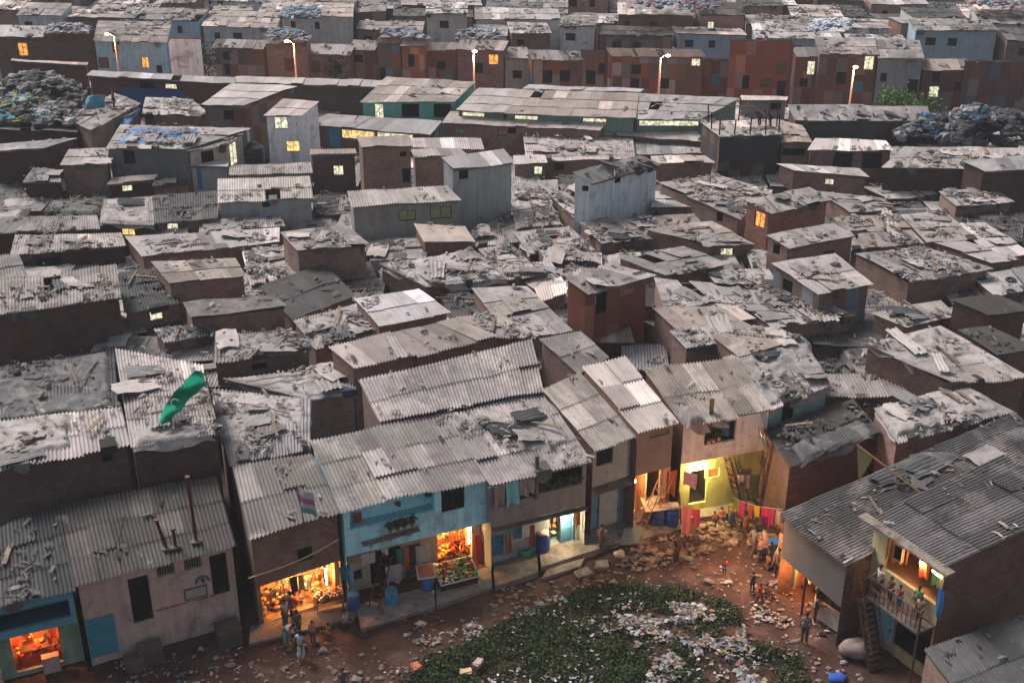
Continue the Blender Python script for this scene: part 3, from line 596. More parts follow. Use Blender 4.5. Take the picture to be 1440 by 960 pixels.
# centre field
def fld(*a, **k): house(*a, **k)
fld('wide lit doorway shack with broken sheet roof right of the silver loft', '1000,346 1061,344 1000,311 905,321', 5.2, 5.4, 'corr', 'brick', [(1022, 356, .9, .7, 'lit')], mess=1.5, amp=.01)
fld('big grey roof at the foot of the silver loft', '858,340 1000,330 975,300 815,312', 4.8, 5.2, 'corr', 'brick', mess=2.0, amp=.012)
fld('slim brick walled roof below the big grey roof', '935,388 1025,372 960,346 868,362', 5.3, 5.6, 'corr', 'brick', [(1000, 385, .5, .3, 'hole')], mess=.6, amp=.01)
fld('slanting debris strewn roof left of the silver loft', '845,345 900,336 800,272 760,262', 4.8, 5.3, 'corr', 'brick', mess=2.4, amp=.015)
fld('pale tarpaulin roof stepped below the grey metal loft', '725,322 790,315 770,275 716,262', 4.9, 5.2, 'corrlight', 'brick', mess=2.2, tarp=[(.05, .95, .1, .95, .14)])
fld('wrinkled tarpaulin roof below the pale stepped one', '745,360 835,352 800,318 722,326', 4.6, 4.9, 'corr', 'brick', mess=2.2, tarp=[(.0, 1, .05, .95, .16)])
fld('shack with a scalloped roof edge behind the rust loft', '765,363 850,372 800,345 750,340', 5.0, 5.2, 'corrlight', 'brick', mess=2.4)
fld('rubble roof left of the rust loft', '770,420 800,405 775,366 700,372', 4.8, 5.1, 'corrlight', 'brick', mess=2.6)
fld('small pale roof shack tucked against the rust loft', '759,424 797,414 795,398 752,405', 5.2, 5.3, 'corrlight', 'brick', mess=.4)
fld('smooth pinkish roof left of the rust loft', '696,448 772,432 740,402 663,405', 5.6, 5.9, 'corr', 'brick', mess=.4, amp=.01, light=0)
fld('smooth soiled roof in front of the rust loft with a blue rag', '735,478 806,466 772,434 698,449', 5.3, 5.5, 'corr', 'brick', mess=1.2, amp=.01)
fld('roof sagging under a bulging tarpaulin in the middle', '600,404 716,392 668,352 532,371', 5.6, 5.9, 'corr', 'brick', mess=1.8, tarp=[(.0, 1, .0, 1, .25)])
fld('long tattered roof right of the bulging tarpaulin', '714,395 764,388 720,345 672,350', 5.2, 5.5, 'corr', 'brick', mess=2.6, tarp=[(.1, .9, .2, .9, .18)])
fld('jumbled low roofs of rags left of the rust loft', '645,402 706,398 690,384 600,388', 5.0, 5.1, 'corr', 'brick', mess=3)
fld('collapsed shed under torn sheets beside the cream roof', '637,447 690,443 668,402 610,405', 4.9, 5.0, 'corrdark', 'brick', mess=3.2)
fld('roof strewn with blue sheeting below the grey plaster house', '640,350 735,340 715,300 655,330', 4.6, 4.8, 'corr', 'brick', mess=2.2, tarp=[(.1, .6, .2, .9, .15, 'darktarp')])
fld('little white walled shack between red brick and the pale store', '520,366 600,362 585,336 522,340', 5.2, 5.3, 'corr', 'plaster', [(568, 352, .7, .6, 'warm')], (.5, .52, .52), 1.6, amp=.01)
fld('tattered low roof in front of the red brick house', '430,402 530,392 520,368 440,376', 4.6, 4.7, 'corrdark', 'brick', mess=2.6)
fld('broad smooth roof right of the rust loft', '942,458 1068,432 1000,398 920,390', 5.6, 6.0, 'corr', 'brick', mess=.8, amp=.012, light=.02)
fld('cream edged roof over the brick courtyard', '951,463 1062,448 1035,430 917,432', 6.1, 6.3, 'corrlight', 'brick', mess=.4, amp=.01, light=.02, key='CY')
fld('grey patched sheet roof behind the white patched house', '966,492 1090,474 1040,450 942,465', 6.0, 6.2, 'corr', 'brick', mess=1.2, amp=.02, light=.12)
fld('pale sheet roof stepping down to the draped tarpaulin', '1040,503 1128,478 1090,458 1000,470', 6.3, 6.5, 'corr', 'brick', mess=1.0, amp=.012, light=.08)
fld('long low roof with dark scraps in front of the pale blue shack', '1085,460 1202,445 1150,418 1000,400', 5.4, 5.8, 'corr', 'brick', mess=2.0, amp=.012, light=.03)
fld('thin roof strip at the foot of the slab roofed brick house', '1005,398 1095,400 1080,378 985,375', 4.8, 5.0, 'corr', 'brick', mess=2.4, amp=.012)
fld('low roof left of the small slab roofed house', '1060,372 1100,368 1078,345 1000,350', 4.2, 4.3, 'corrdark', 'brick', mess=2.6)
# right side
fld('dark walled hall below the right hand junk heap', '1240,236 1450,240 1450,208 1272,206', 6.6, 7.0, 'corr', 'brick', (), (.3, .27, .27), 1.2, amp=.012)
fld('brown roofed shed on the dark hall at the right edge', '1385,241 1460,240 1460,218 1352,226', 7.2, 7.4, 'corr', 'brick', (), (.35, .3, .3), .2, amp=.01, light=0)
fld('low flat shed with rags below the dark hall', '1250,281 1318,275 1290,258 1212,262', 4.6, 4.7, 'corr', 'brick', mess=1.4, amp=.01)
fld('rag heaped hut with a blue cloth on the right', '1345,291 1426,285 1400,266 1320,268', 5.4, 5.5, 'corr', 'brick', mess=3, amp=.01)
fld('pale roof right of the painted brick house', '1196,300 1268,296 1240,278 1150,268', 5.8, 6.0, 'corr', 'brick', mess=1.2, amp=.01)
fld('large pinkish ribbed roof right of the slab roofed house', '1197,351 1300,343 1262,302 1172,305', 5.3, 5.7, 'corr', 'brick', mess=1.6, amp=.02, light=.1)
fld('large patched roof continuing to the right edge', '1302,343 1375,336 1330,298 1265,302', 5.3, 5.7, 'corr', 'brick', mess=1.6, amp=.02, light=.12)
fld('long diagonal roof strip descending to the right edge', '1400,368 1450,356 1385,312 1342,314', 5.0, 5.4, 'corrlight', 'brick', mess=.6, amp=.01, light=.2)
fld('pale boarded roof crossing the dark alley on the right', '1395,371 1433,365 1357,339 1314,341', 5.7, 5.8, 'corrlight', 'brick', mess=.4, amp=.01)
fld('heavily littered brick shack in the right middle', '1281,398 1397,379 1307,349 1201,355', 5.9, 6.1, 'corr', 'brick', mess=2.6, amp=.02)
fld('dark sunken roofs behind the right brick shack', '1390,330 1460,345 1460,300 1370,295', 4.6, 4.7, 'corrdark', 'brick', mess=2.4)
fld('dark cluttered roof at the far right', '1318,330 1380,322 1420,290 1330,285', 4.4, 4.5, 'corrdark', 'brick', mess=3)
fld('shack with old tyres on its pale roof at the right edge', '1400,416 1460,405 1440,376 1365,388', 5.2, 5.3, 'corr', 'brick', mess=.8, key='TY')
fld('low flat roofed shed with a brick front in the right middle', '1275,460 1346,445 1322,421 1224,440', 5.4, 5.6, 'corr', 'brick', [(1262, 418, .5, .4, 'lit')], mess=1.6, amp=.01, light=.2)
fld('dark brown roofed shed left of the right edge', '1390,444 1452,436 1403,413 1336,421', 6.4, 6.7, 'corrdark', 'brick', (), (.5, .45, .45), .05, light=0)
fld('house bulging under a rounded pale tarpaulin on the right', '1338,540 1447,533 1321,458 1215,484', 5.3, 5.9, 'corr', 'brick', mess=.8, tarp=[(.0, 1, .42, 1.0, .32)], key='R10')
fld('dark flat roof behind the rounded tarpaulin', '1400,500 1460,490 1390,458 1345,464', 5.6, 5.9, 'corrdark', 'brick', mess=.8, amp=.01)
fld('low rag covered roof in the alley left of the rounded tarpaulin', '1190,520 1262,508 1240,484 1150,476', 3.4, 3.6, 'corrdark', 'brick', mess=3)
fld('low junk covered roof under the rounded tarpaulin house', '1215,572 1330,545 1270,522 1200,530', 3.6, 3.7, 'corrdark', 'brick', mess=3.2)
fld('low grey patched roof with three tyres above the glowing lane corner', '1112,657 1238,607 1200,560 1074,604', 4.2, 4.5, 'corrdark', 'brick', mess=.8, tarp=[(.1, .95, -.04, .5, .15, 'darktarp')], key='R12', light=.1, wcol=(.6, .5, .5))
fld('sagging tarpaulin roof between the tyre roof and the long right roof', '1262,625 1428,580 1355,540 1228,574', 4.6, 4.9, 'corr', 'brick', mess=1.2, tarp=[(.0, .98, .1, .95, .3)])
fld('long dark ribbed roof running away from the right side of the yard', '1095,723 1187,797 1500,640 1428,580', 4.4, 4.6, 'corr', 'plaster', (), (.2, .2, .2), .5, key='R14', nowall=True, light=.08, rtint=(.47, .46, .46))
fld('cream house with a crowded balcony and an iron stair', '1222,730 1327,800 1530,708 1410,640', 6.0, 6.2, 'corr', 'plaster', (), CREAM, .2, key='R15', nowall=True, light=.22, rtint=(.5, .49, .49))
fld('low dark roofed shed in the bottom right corner', '1370,1010 1540,940 1450,860 1298,914', 3.2, 3.4, 'corrdark', 'brick', mess=.6, key='R16', light=.04)
# upper left
fld('soot grey concrete house with a blue sheeted roof', '149,209 260,210 352,181 170,175', 7.6, 7.8, 'corr', 'plaster', [(181, 217, .9, 1.1, 'dark')], (.17, .175, .19), 1.4, amp=.01, tarp=[(.05, .7, .15, .9, .1, 'bluetarp')], key='M1')
fld('broken cream walled house with a brightly lit room', '262,214 318,205 353,180 300,180', 7.4, 7.6, 'corrlight', 'plaster', [(291, 213, 1, 1, 'dark'), (328, 205, 1.3, 1.8, 'lit')], (.5, .42, .36), .8, amp=.01)
fld('small ribbed shed with a lit window before the soot grey house', '150,260 217,254 222,246 157,249', 5.6, 5.8, 'corrlight', 'brick', [(179, 265, .8, .5, 'lit')], (.4, .35, .35), .2)
fld('low dark lean-to right of the ribbed shed', '214,262 266,258 264,250 214,252', 5.4, 5.6, 'corrdark', 'brick', mess=.8)
fld('shed with a blue door and a brown door', '258,234 320,235 323,225 262,223', 6.2, 6.3, 'corrlight', 'metal', [(274, 250, 1.1, 1.7, 'bluedoor'), (288, 250, .9, 1.7, 'door')], (.4, .42, .44), .5, amp=0)
fld('flat pink roofed store at the foot of the white tower', '322,247 440,243 437,229 324,232', 6.0, 6.1, 'corr', 'brick', mess=.3)
fld('house with a pink plastic roof and green washing on its wall', '306,286 440,278 435,248 306,251', 6.1, 6.6, 'corrlight', 'plaster', [(374, 288, .5, .4, 'dark'), (388, 291, .9, .8, 'greendoor')], (.35, .36, .37), .5, light=.02)
fld('rubbish filled low shed right of the pink plastic roof', '440,305 495,300 488,268 440,272', 4.4, 4.5, 'corrdark', 'brick', mess=3)
fld('shack draped in a pale dirty tarpaulin with a glow below', '140,313 217,317 214,276 146,280', 5.3, 5.6, 'corr', 'brick', [(180, 325, 1, .7, 'warm')], (.4, .35, .35), .6, tarp=[(.0, 1, .0, 1, .08)])
fld('dark ribbed shack right of the pale tarpaulin shack', '218,314 306,307 306,268 214,276', 5.3, 5.6, 'corrdark', 'brick', [(243, 320, .8, .7, 'lit')], mess=1.2)
fld('pale ribbed roof shack at the left edge above the alley', '-20,329 140,324 136,303 5,305', 5.0, 5.2, 'corr', 'brick', (), (.35, .3, .3), .8)
fld('sunken roof under black rags on the left', '62,304 142,304 150,277 72,281', 4.6, 4.7, 'corrdark', 'brick', mess=2.5, tarp=[(0, 1, .1, .9, .2, 'darktarp')])
fld('ribbed shack with brown wall on the left', '15,361 177,346 170,327 22,331', 5.4, 5.6, 'corr', 'brick', [(70, 372, 1.6, .9, 'dark')], (.4, .35, .35), 1.4)
fld('long pale patched roof left of centre', '200,361 392,341 392,320 176,333', 5.4, 5.6, 'corrlight', 'brick', mess=1.0, amp=.01, light=.12)
fld('long dusty roof strip behind the pale patched one', '280,328 400,318 395,305 282,310', 4.8, 4.9, 'corr', 'brick', mess=2.2)
fld('pale patched roof and rags before the dark smooth roof', '352,402 420,385 400,345 340,352', 5.0, 5.1, 'corrlight', 'brick', mess=2.2, tarp=[(.05, .95, .2, .95, .14)])
fld('brick house with pale slab roof at the left below the junk heap', '-20,214 62,209 109,193 -10,202', 7.0, 7.1, 'corr', 'brick', (), (.5, .45, .45), .5, amp=0)
fld('small brick house with grey sheet roof left of the soot grey house', '84,232 151,232 153,208 97,210', 6.8, 7.0, 'corr', 'brick', mess=.8, amp=.01)
fld('open shelter heaped with tarpaulins on the left', '31,257 86,257 85,240 46,235', 5.8, 5.9, 'corr', 'brick', (), (.3, .28, .28), .6, tarp=[(.1, .95, .4, 1, .25, 'darktarp')])
fld('dark tarpaulin covered shed at the left edge', '-20,300 40,290 30,255 -20,262', 4.2, 4.3, 'corrdark', 'brick', mess=.5, tarp=[(0, 1, 0, 1, .2, 'darktarp')])
fld('brick workshop where two men stand on the roof', '128,184 198,146 160,131 92,165', 7.4, 7.6, 'corr', 'brick', mess=1.0, amp=.01, key='K5')
fld('store carrying the left heap of plastic bags', '-20,182 108,186 115,118 -20,112', 7.0, 7.4, 'corrdark', 'brick', (), (.3, .28, .28), 0, amp=.01, key='K4')
fld('grey roofed shed beyond the two men', '200,160 300,165 268,140 205,137', 6.6, 6.8, 'corr', 'brick', mess=1.8, amp=.01)
fld('long brown shed with a pale top and blue tarpaulin hung on it', '122,107 329,118 330,109 130,99', 7.0, 7.3, 'corrlight', 'brick', [(207, 121, 1.5, .8, 'dark'), (240, 122, 1.2, .5, 'lit')], (.6, .5, .48), .1, amp=.01, key='S1')
fld('long brown shed running on to the turquoise fronted house', '330,117 536,123 542,113 332,107', 7.0, 7.3, 'corrlight', 'brick', (), (.6, .55, .52), .1, amp=.01)
fld('brown walled store behind the left heap of plastic bags', '15,86 122,92 124,88 18,83', 6.6, 6.7, 'corrlight', 'brick', (), (.5, .42, .4), .05, amp=.01)
# low in-between roofs that close the field
FILL = ['300,300 345,305 330,285 300,285', '505,330 560,345 570,325 510,312', '690,290 740,285 725,262 690,270', '1090,268 1150,262 1120,248 1080,250', '1225,262 1260,270 1245,240 1225,240',
        '960,480 1005,470 960,440 905,450', '1200,420 1245,415 1230,380 1190,385', '1150,520 1200,530 1190,490 1140,480', '610,300 650,330 700,325 690,295', '690,220 735,225 730,190 690,195',
        '700,205 740,215 735,190 690,190', '420,270 500,265 490,235 430,240', '0,245 60,250 55,225 0,225', '1320,470 1350,465 1330,445 1300,450', '1300,415 1345,420 1370,395 1330,392',
        '1000,250 1060,258 1050,240 1000,240', '760,262 800,270 790,240 740,240', '170,420 240,415 225,385 165,385', '530,410 560,395 540,372 505,375', '345,470 420,460 400,440 340,445',
        '150,200 300,195 300,165 200,165', '60,262 150,262 150,235 90,235', '220,300 300,300 300,262 225,262', '900,200 990,200 980,180 890,180', '1260,215 1290,215 1290,195 1255,195']
WHERE = ['left of the pink plastic roof', 'below the grey plaster house', 'under the grey metal loft', 'behind the painted brick house', 'right of the silver roofed brick shed', 'in the brick courtyard by the rust loft', 'right of the pale blue shack',
         'in the alley behind the draped tarpaulin', 'right of the two green shutters', 'behind the grey metal loft', 'beside the tarpaulin roofed brick row', 'below the dark brick house with a lit window', 'at the left edge under the brick slab house', 'behind the rounded tarpaulin',
         'left of the dark brown roofed shed', 'below the unfinished house', 'left of the silver loft', 'under the tall brick house at left', 'left of the bulging tarpaulin', 'behind the flat grey slab', 'behind the soot grey house', 'in front of the small brick house on the left',
         'right of the ribbed shed with the lit window', 'behind the pale roofed store', 'right of the two black windows']
for k, (f_, w_) in enumerate(zip(FILL, WHERE)):
    fld('low rubbish strewn lean-to '+w_, f_, 3.4, 3.6, 'corrdark' if k % 2 else 'corr', 'brick', (), (.6, .55, .5), 2.2, amp=.01, name='lean_to', group='low lean-tos between the houses')
# ------------------------------------------------------------------ far side of the street and beyond
def fillers():
    rr = random.Random(5); quads = []
    def proj(p): zc = p[1]*_c+(CH-p[2])*_s; return 720+F*p[0]/zc, 480-F*(p[1]*_s+(p[2]-CH)*_c)/zc
    rq = [[proj(p) for p in h.P] for h in ALLH]; fq = [[(p[0], p[1]) for p in h.C] for h in ALLH]
    inp = lambda x, y, P: sum(((P[i][1] > y) != (P[i-1][1] > y)) and x < (P[i-1][0]-P[i][0])*(y-P[i][1])/(P[i-1][1]-P[i][1])+P[i][0] for i in range(len(P))) % 2 == 1
    KEEP = [[(425, 540), (520, 540), (520, 620), (425, 620)], [(880, 420), (1020, 420), (1020, 505), (880, 505)], [(300, 600), (350, 600), (370, 960), (300, 960)], [(0, 160), (115, 160), (115, 190), (0, 190)]]
    y = 60.0; n = 0
    while y < 134:
        x = -.47*y-2+rr.uniform(0, 2)
        while x < .47*y+2:
            w_, d_ = rr.uniform(2.6, 4.4), rr.uniform(2.4, 3.4); z = rr.uniform(3.9, 4.5); sk = .12*w_ if x < 3 else -.05*w_
            P = [np.array([x, y, z]), np.array([x+w_, y+sk, z+rr.uniform(-.1, .1)]), np.array([x+w_+rr.uniform(-.3, .3), y+d_+sk, z+.15+rr.uniform(0, .3)]), np.array([x+rr.uniform(-.3, .3), y+d_, z+.15])]
            free = 0
            for u in (.12, .37, .63, .88):
                for v in (.12, .37, .63, .88):
                    q = bil(P, u, v); a, b = proj(q)
                    if not (0 < a < 1440 and 100 < b < 640) or b < 125+max(0, a-400)*.045 or any(inp(a, b, k) for k in KEEP): continue
                    if not any(inp(a, b, k) for k in rq) and not any(inp(q[0], q[1], k) for k in fq): free += 1
            c0 = proj(sum(P)/4)
            front = c0[1] > 590-max(0, c0[0]-300)*.12 and c0[0] < 1080
            if free >= 3 and not front:
                best = min(ALLH, key=lambda h: np.linalg.norm((sum(h.P)/4-sum(P)/4)[:2])); quads.append((P, best.label, sum(P)/4, best))
            x += w_+rr.uniform(.0, .3)
        y += rr.uniform(2.6, 3.0)
    seen = {}
    for P, lb, c, h in quads:
        hc = sum(h.P)/4; d = c-hc; side = ('left of' if d[0] < -1.2 else 'right of' if d[0] > 1.2 else 'before' if d[1] < 0 else 'behind'); rf = rr.choice(['corr', 'corr', 'corrdark', 'corrlight']); n += 1; s = 500+n
        t0 = {'corr': 'grey', 'corrdark': 'dark', 'corrlight': 'pale'}[rf]
        tp = [(rr.uniform(-.05, .2), rr.uniform(.7, 1.05), rr.uniform(0, .3), 1.0, .12, rr.choice(['tarp', 'tarp', 'darktarp']))] if rr.random() < .4 else None
        build_house(f'low {t0} roofed lean-to {side} the {short(lb)}', P, rf, rr.choice(['brick', 'brick', 'patch']), (), (.8, .75, .72), rr.choice([.6, 1.2, 2.0]), rr.choice([0, .012, .03]), .08, (.2, .08), 'lean_to', 'shack', tp, 0, None, None, False, s, random.Random(s), 'low lean-tos between the houses')
    print('FILLERS', n)
fillers()
far = [  # x0 x1 yfront yback z wall col label-look
 (-10, 60, 52, 35, 5.5, 'brick', (.35, .33, .33), 'dark shop row with a pale roof'), (60, 128, 50, 40, 5.8, 'brick', (.35, .3, .3), 'dark shop row with bundles on top'),
 (131, 234, 58, 29, 6.0, 'metal', (.26, .44, .54), 'long pale blue shop with a red shutter'), (233, 277, 62, 52, 6.2, 'plaster', (.58, .62, .66), 'little white two storey house with small windows'),
 (298, 370, 68, 55, 5.2, 'patch', (1, .8, .8), 'rusty sheet house'), (371, 431, 62, 48, 5.8, 'brick', (.9, .8, .8), 'brown brick house with blue bundles on its roof'),
 (430, 492, 77, 62, 4.6, 'brick', (.8, .8, .8), 'brown house with a smooth grey roof'), (490, 527, 71, 56, 4.9, 'rust', (.9, .9, .9), 'narrow rust brown house'),
 (527, 562, 62, 50, 6, 'patch', (1.1, 1.2, 1.3), 'house clad in grey and blue sheets'), (562, 596, 65, 50, 6, 'rust', (1.6, 1.2, 1), 'house with an orange panel'),
 (597, 640, 72, 60, 5.2, 'patch', (.9, .8, .8), 'house with a blue panel'), (640, 708, 70, 56, 5.6, 'brick', (.9, .8, .9), 'purple brown house with washing'),
 (708, 748, 82, 66, 4.8, 'plaster', (.25, .22, .2), 'grey house with a draped roof'), (748, 822, 84, 70, 5, 'patch', (.9, .8, .8), 'patched brown house with a sagging roof'),
 (822, 860, 80, 70, 5.3, 'rust', (1, 1.1, 1), 'small orange brown house'), (860, 992, 79, 67, 5.8, 'patch', (1, .85, .8), 'long two storey house with pale doors'),
 (990, 1030, 91, 82, 4.6, 'patch', (.8, .7, .7), 'low brown house with a white door'), (1032, 1120, 64, 55, 7.6, 'rust', (1.2, .8, .75), 'red sheet walled house'),
 (1120, 1155, 80, 66, 6.6, 'patch', (.8, .6, .6), 'dark red house with a white patched roof'), (1152, 1236, 76, 52, 7.2, 'rust', (.9, .9, .9), 'tall rust house with an advert board'),
 (1235, 1300, 82, 55, 7.0, 'metal', (.19, .22, .24), 'tall grey corrugated house'), (1298, 1366, 99, 82, 5.6, 'patch', (.7, .6, .6), 'dark house with yellow lights under the eave'),
 (1362, 1460, 95, 84, 6.2, 'patch', (.7, .6, .6), 'dark red two storey house under a silver awning')]
for k, (x0, x1, yf, yb, z, wl, cl, lb) in enumerate(far):
    sl = (x1-x0)*.035; wn = []
    rr = random.Random(k)
    yb_ = 105+45*max(0, (x0-400))/1000
    for _ in range(int((x1-x0)/22)+1): wn.append((rr.uniform(x0+6, x1-6), rr.uniform(yf+8, yb_-6), rr.uniform(.6, 1.2), rr.uniform(.8, 1.5), rr.choice(['dark', 'hole', 'dark', 'lit', 'hole', 'door', 'bluedoor', 'dark', 'hole', 'orange', 'door', 'door'])))
    house(lb+' facing the lamp lit street', f'{x0},{yf} {x1},{yf+sl*.6} {x1+12*(1 if x1<720 else -1)*.6},{yb+sl*.6} {x0+12*(1 if x0<720 else -1)*.6},{yb}', z, z+.8, 'corr' if k % 3 else 'corrlight', wl, wn, tuple(x*y for x, y in zip(cl, (1.45, 1.6, 1.7))), .7, amp=0, light=.06, name='street_house', group='houses facing the lamp lit street')  # street wall colours lifted and cooled to paint in haze
LOOK = [('brick', 'brown brick', (1.6, 1.6, 1.6)), ('patch', 'rusty sheet', (2.0, 2.1, 2.2)), ('plaster', 'grey plaster', (.58, .58, .58)), ('metal', 'pale blue', (.38, .52, .62)), ('plaster', 'white washed', (.8, .82, .85)), ('rust', 'red brown sheet', (1.4, 1.5, 1.6)), ('brick', 'dark brick', (.9, .88, .88))]  # distant wall tones kept bright, haze put into the colour
RN = {'corr': 'grey', 'corrlight': 'pale', 'corrdark': 'dark'}
ORD = ['first', 'second', 'third', 'fourth', 'fifth', 'sixth', 'seventh', 'eighth', 'ninth']
rr = random.Random(77)
for row in range(9):
    D0 = 153+row*5.2; x = -D0*.47; k = 0
    while x < D0*.47:
        w_ = rr.uniform(3.8, 10.5); d_ = rr.uniform(4.0, 5.4); z = rr.choice([rr.uniform(3.0, 4.4), rr.uniform(3.2, 4.4), rr.uniform(4.4, 6.0)]); y0 = D0-.15*x*(1-row*.05)+rr.uniform(-1, 1)
        if row == 0 and rr.random() < .0: x += w_; continue
        sk = rr.uniform(-.6, .6); dz = rr.uniform(-.3, 1.0)
        P = [np.array([x, y0, z]), np.array([x+w_, y0-.13*w_, z+rr.uniform(-.1, .3)]), np.array([x+w_+sk, y0-.13*w_+d_, z+dz]), np.array([x+sk, y0+d_, z+dz])]
        wl, wn_, cl = rr.choice(LOOK); rf = rr.choice(['corr', 'corrlight', 'corrlight', 'corrlight', 'corrdark']); s = 1000+row*50+k  # mostly pale sheets, so distant roofs carry the haze in their colour
        side = f'{k+1}th' if k+1 > 3 else ORD[k]
        ops = []
        for q in range(int(w_/3.2)):
            s0 = .6+q*3+rr.random(); kd = rr.choice(['dark', 'dark', 'hole', 'dark', 'hole', 'dark', 'hole', 'lit', 'door'])
            if s0 < w_-2: ops.append((0, (s0, s0+rr.uniform(.6, 1.2), z-1.7, z-.8, kd if kd != 'door' else 'dark')))
        build_house(f'{RN[rf]}-roofed {wn_} house, number {k+1} from left, {ORD[row]} row beyond the street', P, rf, wl, (), cl, rr.choice([.3, .9, 2]), 0, .12, (.3, .12), 'distant_house', 'house', None, 0, None, ops, False, s, random.Random(s), 'distant houses beyond the street')
        x += w_+rr.uniform(.2, 1.0); k += 1
# ------------------------------------------------------------------ street lamps
lt = None
for k, (px, py, side) in enumerate([(160, 47, -1), (413, 57, -1), (666, 71, 0), (929, 77, 1), (1201, 93, 0)]):
    p = at(px, py, 9.0); b = np.array([p[0], p[1], 0])
    t = thing('street_lamp', ['street lamp with an orange glow before the pale blue shop', 'street lamp with an orange glow before the brown brick house with blue bundles', 'street lamp rising beside the turquoise fronted house roof', 'street lamp before the long two storey house with pale doors', 'street lamp beside the blue and white advert board'][k], 'street lamp', b, 'street lamps along the far street')
    mb = MB(); mb.tube([b, b+[0, 0, 5], b+[0, 0, 8.7]], [.13, .10, .07], 8, (1.0, .62, .5)); mb.build('pole', M['paint'], t)
    mb = MB(); ax = side*.65 or .1; mb.tube([b+[0, 0, 8.6], b+[ax*.5, -.1, 8.95], b+[ax, -.2, 9.0]], .04, 6, (1.0, .62, .5)); mb.build('arm', M['paint'], t)
    mb = MB(); lump(mb, b+[ax, -.2, 8.95], .19, 3, (1.2, .8, .6), n=6, amp=0); mb.build('lamp_head', M['streetglow'], t)
    lamp(b+[ax, -.3, 8.4], 380, (1, .45, .2), .3)
# advert board
p = at(1205, 138, 2.6); t = thing('advert_board', 'blue topped advert board with white lettering on the tall rust house', 'sign', (p[0], p[1], 0))
a = np.array([p[0], p[1]-.2, 1.2]); d = np.array([3.0, -.3, 0])
mb = MB(); mb.obox(a-d/2, d, (0, .08, 0), (0, 0, 1.4), (.5, .5, .55)); mb.build('board', M['paint'], t)
mb = MB(); mb.obox(a-d/2+[0, -.03, 1.4], d, (0, .08, 0), (0, 0, 1.1), (.06, .16, .34)); mb.build('header', M['paint'], t)
def text(s, loc, rz, size, m, parent, name='lettering', rx=math.pi/2, col=None):
    c = bpy.data.curves.new(name, 'FONT'); c.body = s; c.size = size; c.extrude = .004; c.align_x = 'CENTER'; c.materials.append(m)
    o = bpy.data.objects.new(name, c); COL.objects.link(o); bpy.context.view_layer.update()
    me = bpy.data.meshes.new_from_object(o.evaluated_get(bpy.context.evaluated_depsgraph_get())); bpy.data.objects.remove(o)
    if not me.materials: me.materials.append(m)
    ca = me.attributes.new('col', 'FLOAT_COLOR', 'FACE'); ca.data.foreach_set('color', np.ones(len(ca.data)*4, np.float32))
    o = bpy.data.objects.new(name, me); COL.objects.link(o); o.parent = parent
    o.location = [float(x) for x in (np.asarray(loc)-np.array(parent.get('_o', (0, 0, 0))))]; o.rotation_euler = (rx, 0, rz); return o
wt = mat('white_lettering', (.8, .8, .8), bump=0, rnd=0); rd = mat('red_lettering', (.42, .06, .04), bump=0, rnd=0)
text('शिवसेवा', a+[0, -.09, 1.68], math.atan2(-.3, 3), .75, wt, t)
# ------------------------------------------------------------------ facades of the yard
def rod(mb, p, q, r, col=(1, 1, 1), seg=6, mat=0): mb.tube([np.asarray(p, float), np.asarray(q, float)], r, seg, col, mat)
class Fac:
    def __init__(s, H, back=0.0):
        s.H = H; pl = H.planes[0]; s.n = pl[4]; c3, c2 = H.planes[3][0], H.planes[2][0]
        s.dl = (c3-pl[0])*[1, 1, 0]; s.dl = s.dl/-(s.dl@s.n); s.dr = (c2-pl[1])*[1, 1, 0]; s.dr = s.dr/-(s.dr@s.n)
        s.a = pl[0]+s.dl*back; s.b = pl[1]+s.dr*back; s.L = np.linalg.norm((s.b-s.a)[:2]); s.t = (s.b-s.a)*[1, 1, 0]/s.L; s.za, s.zb = pl[0][2], pl[1][2]
    def sz(s, px, py, out=0):
        d = ray(px, py); k = ((s.a+s.n*out-[0, 0, CH])@s.n)/(d@s.n); X = np.array([0, 0, CH])+d*k
        return (X-s.a)@s.t, X[2]
    def p(s, u, z, out=0):
        k = min(max(u/s.L, 0), 1); return np.array([s.a[0], s.a[1], 0])+s.t*u+(s.n*out if out >= 0 else (s.dl*(1-k)+s.dr*k)*-out)+np.array([0, 0, z])
    def at(s, px, py, out=0): u, z = s.sz(px, py, out); return s.p(u, z, out)
    def foot(s, px, py, out=0):       # point on the ground in front of the facade
        return at(px, py, 0)
    def ops(s, L):
        r = []
        for (px, py, w_, h_, kd) in L:
            u, z = s.sz(px, py); w_ = min(w_, s.L-.42); u = min(max(u, w_/2+.2), s.L-w_/2-.2); z = max(z, h_/2+.02); r.append((u-w_/2, u+w_/2, z-h_/2, z+h_/2, kd))
        return r
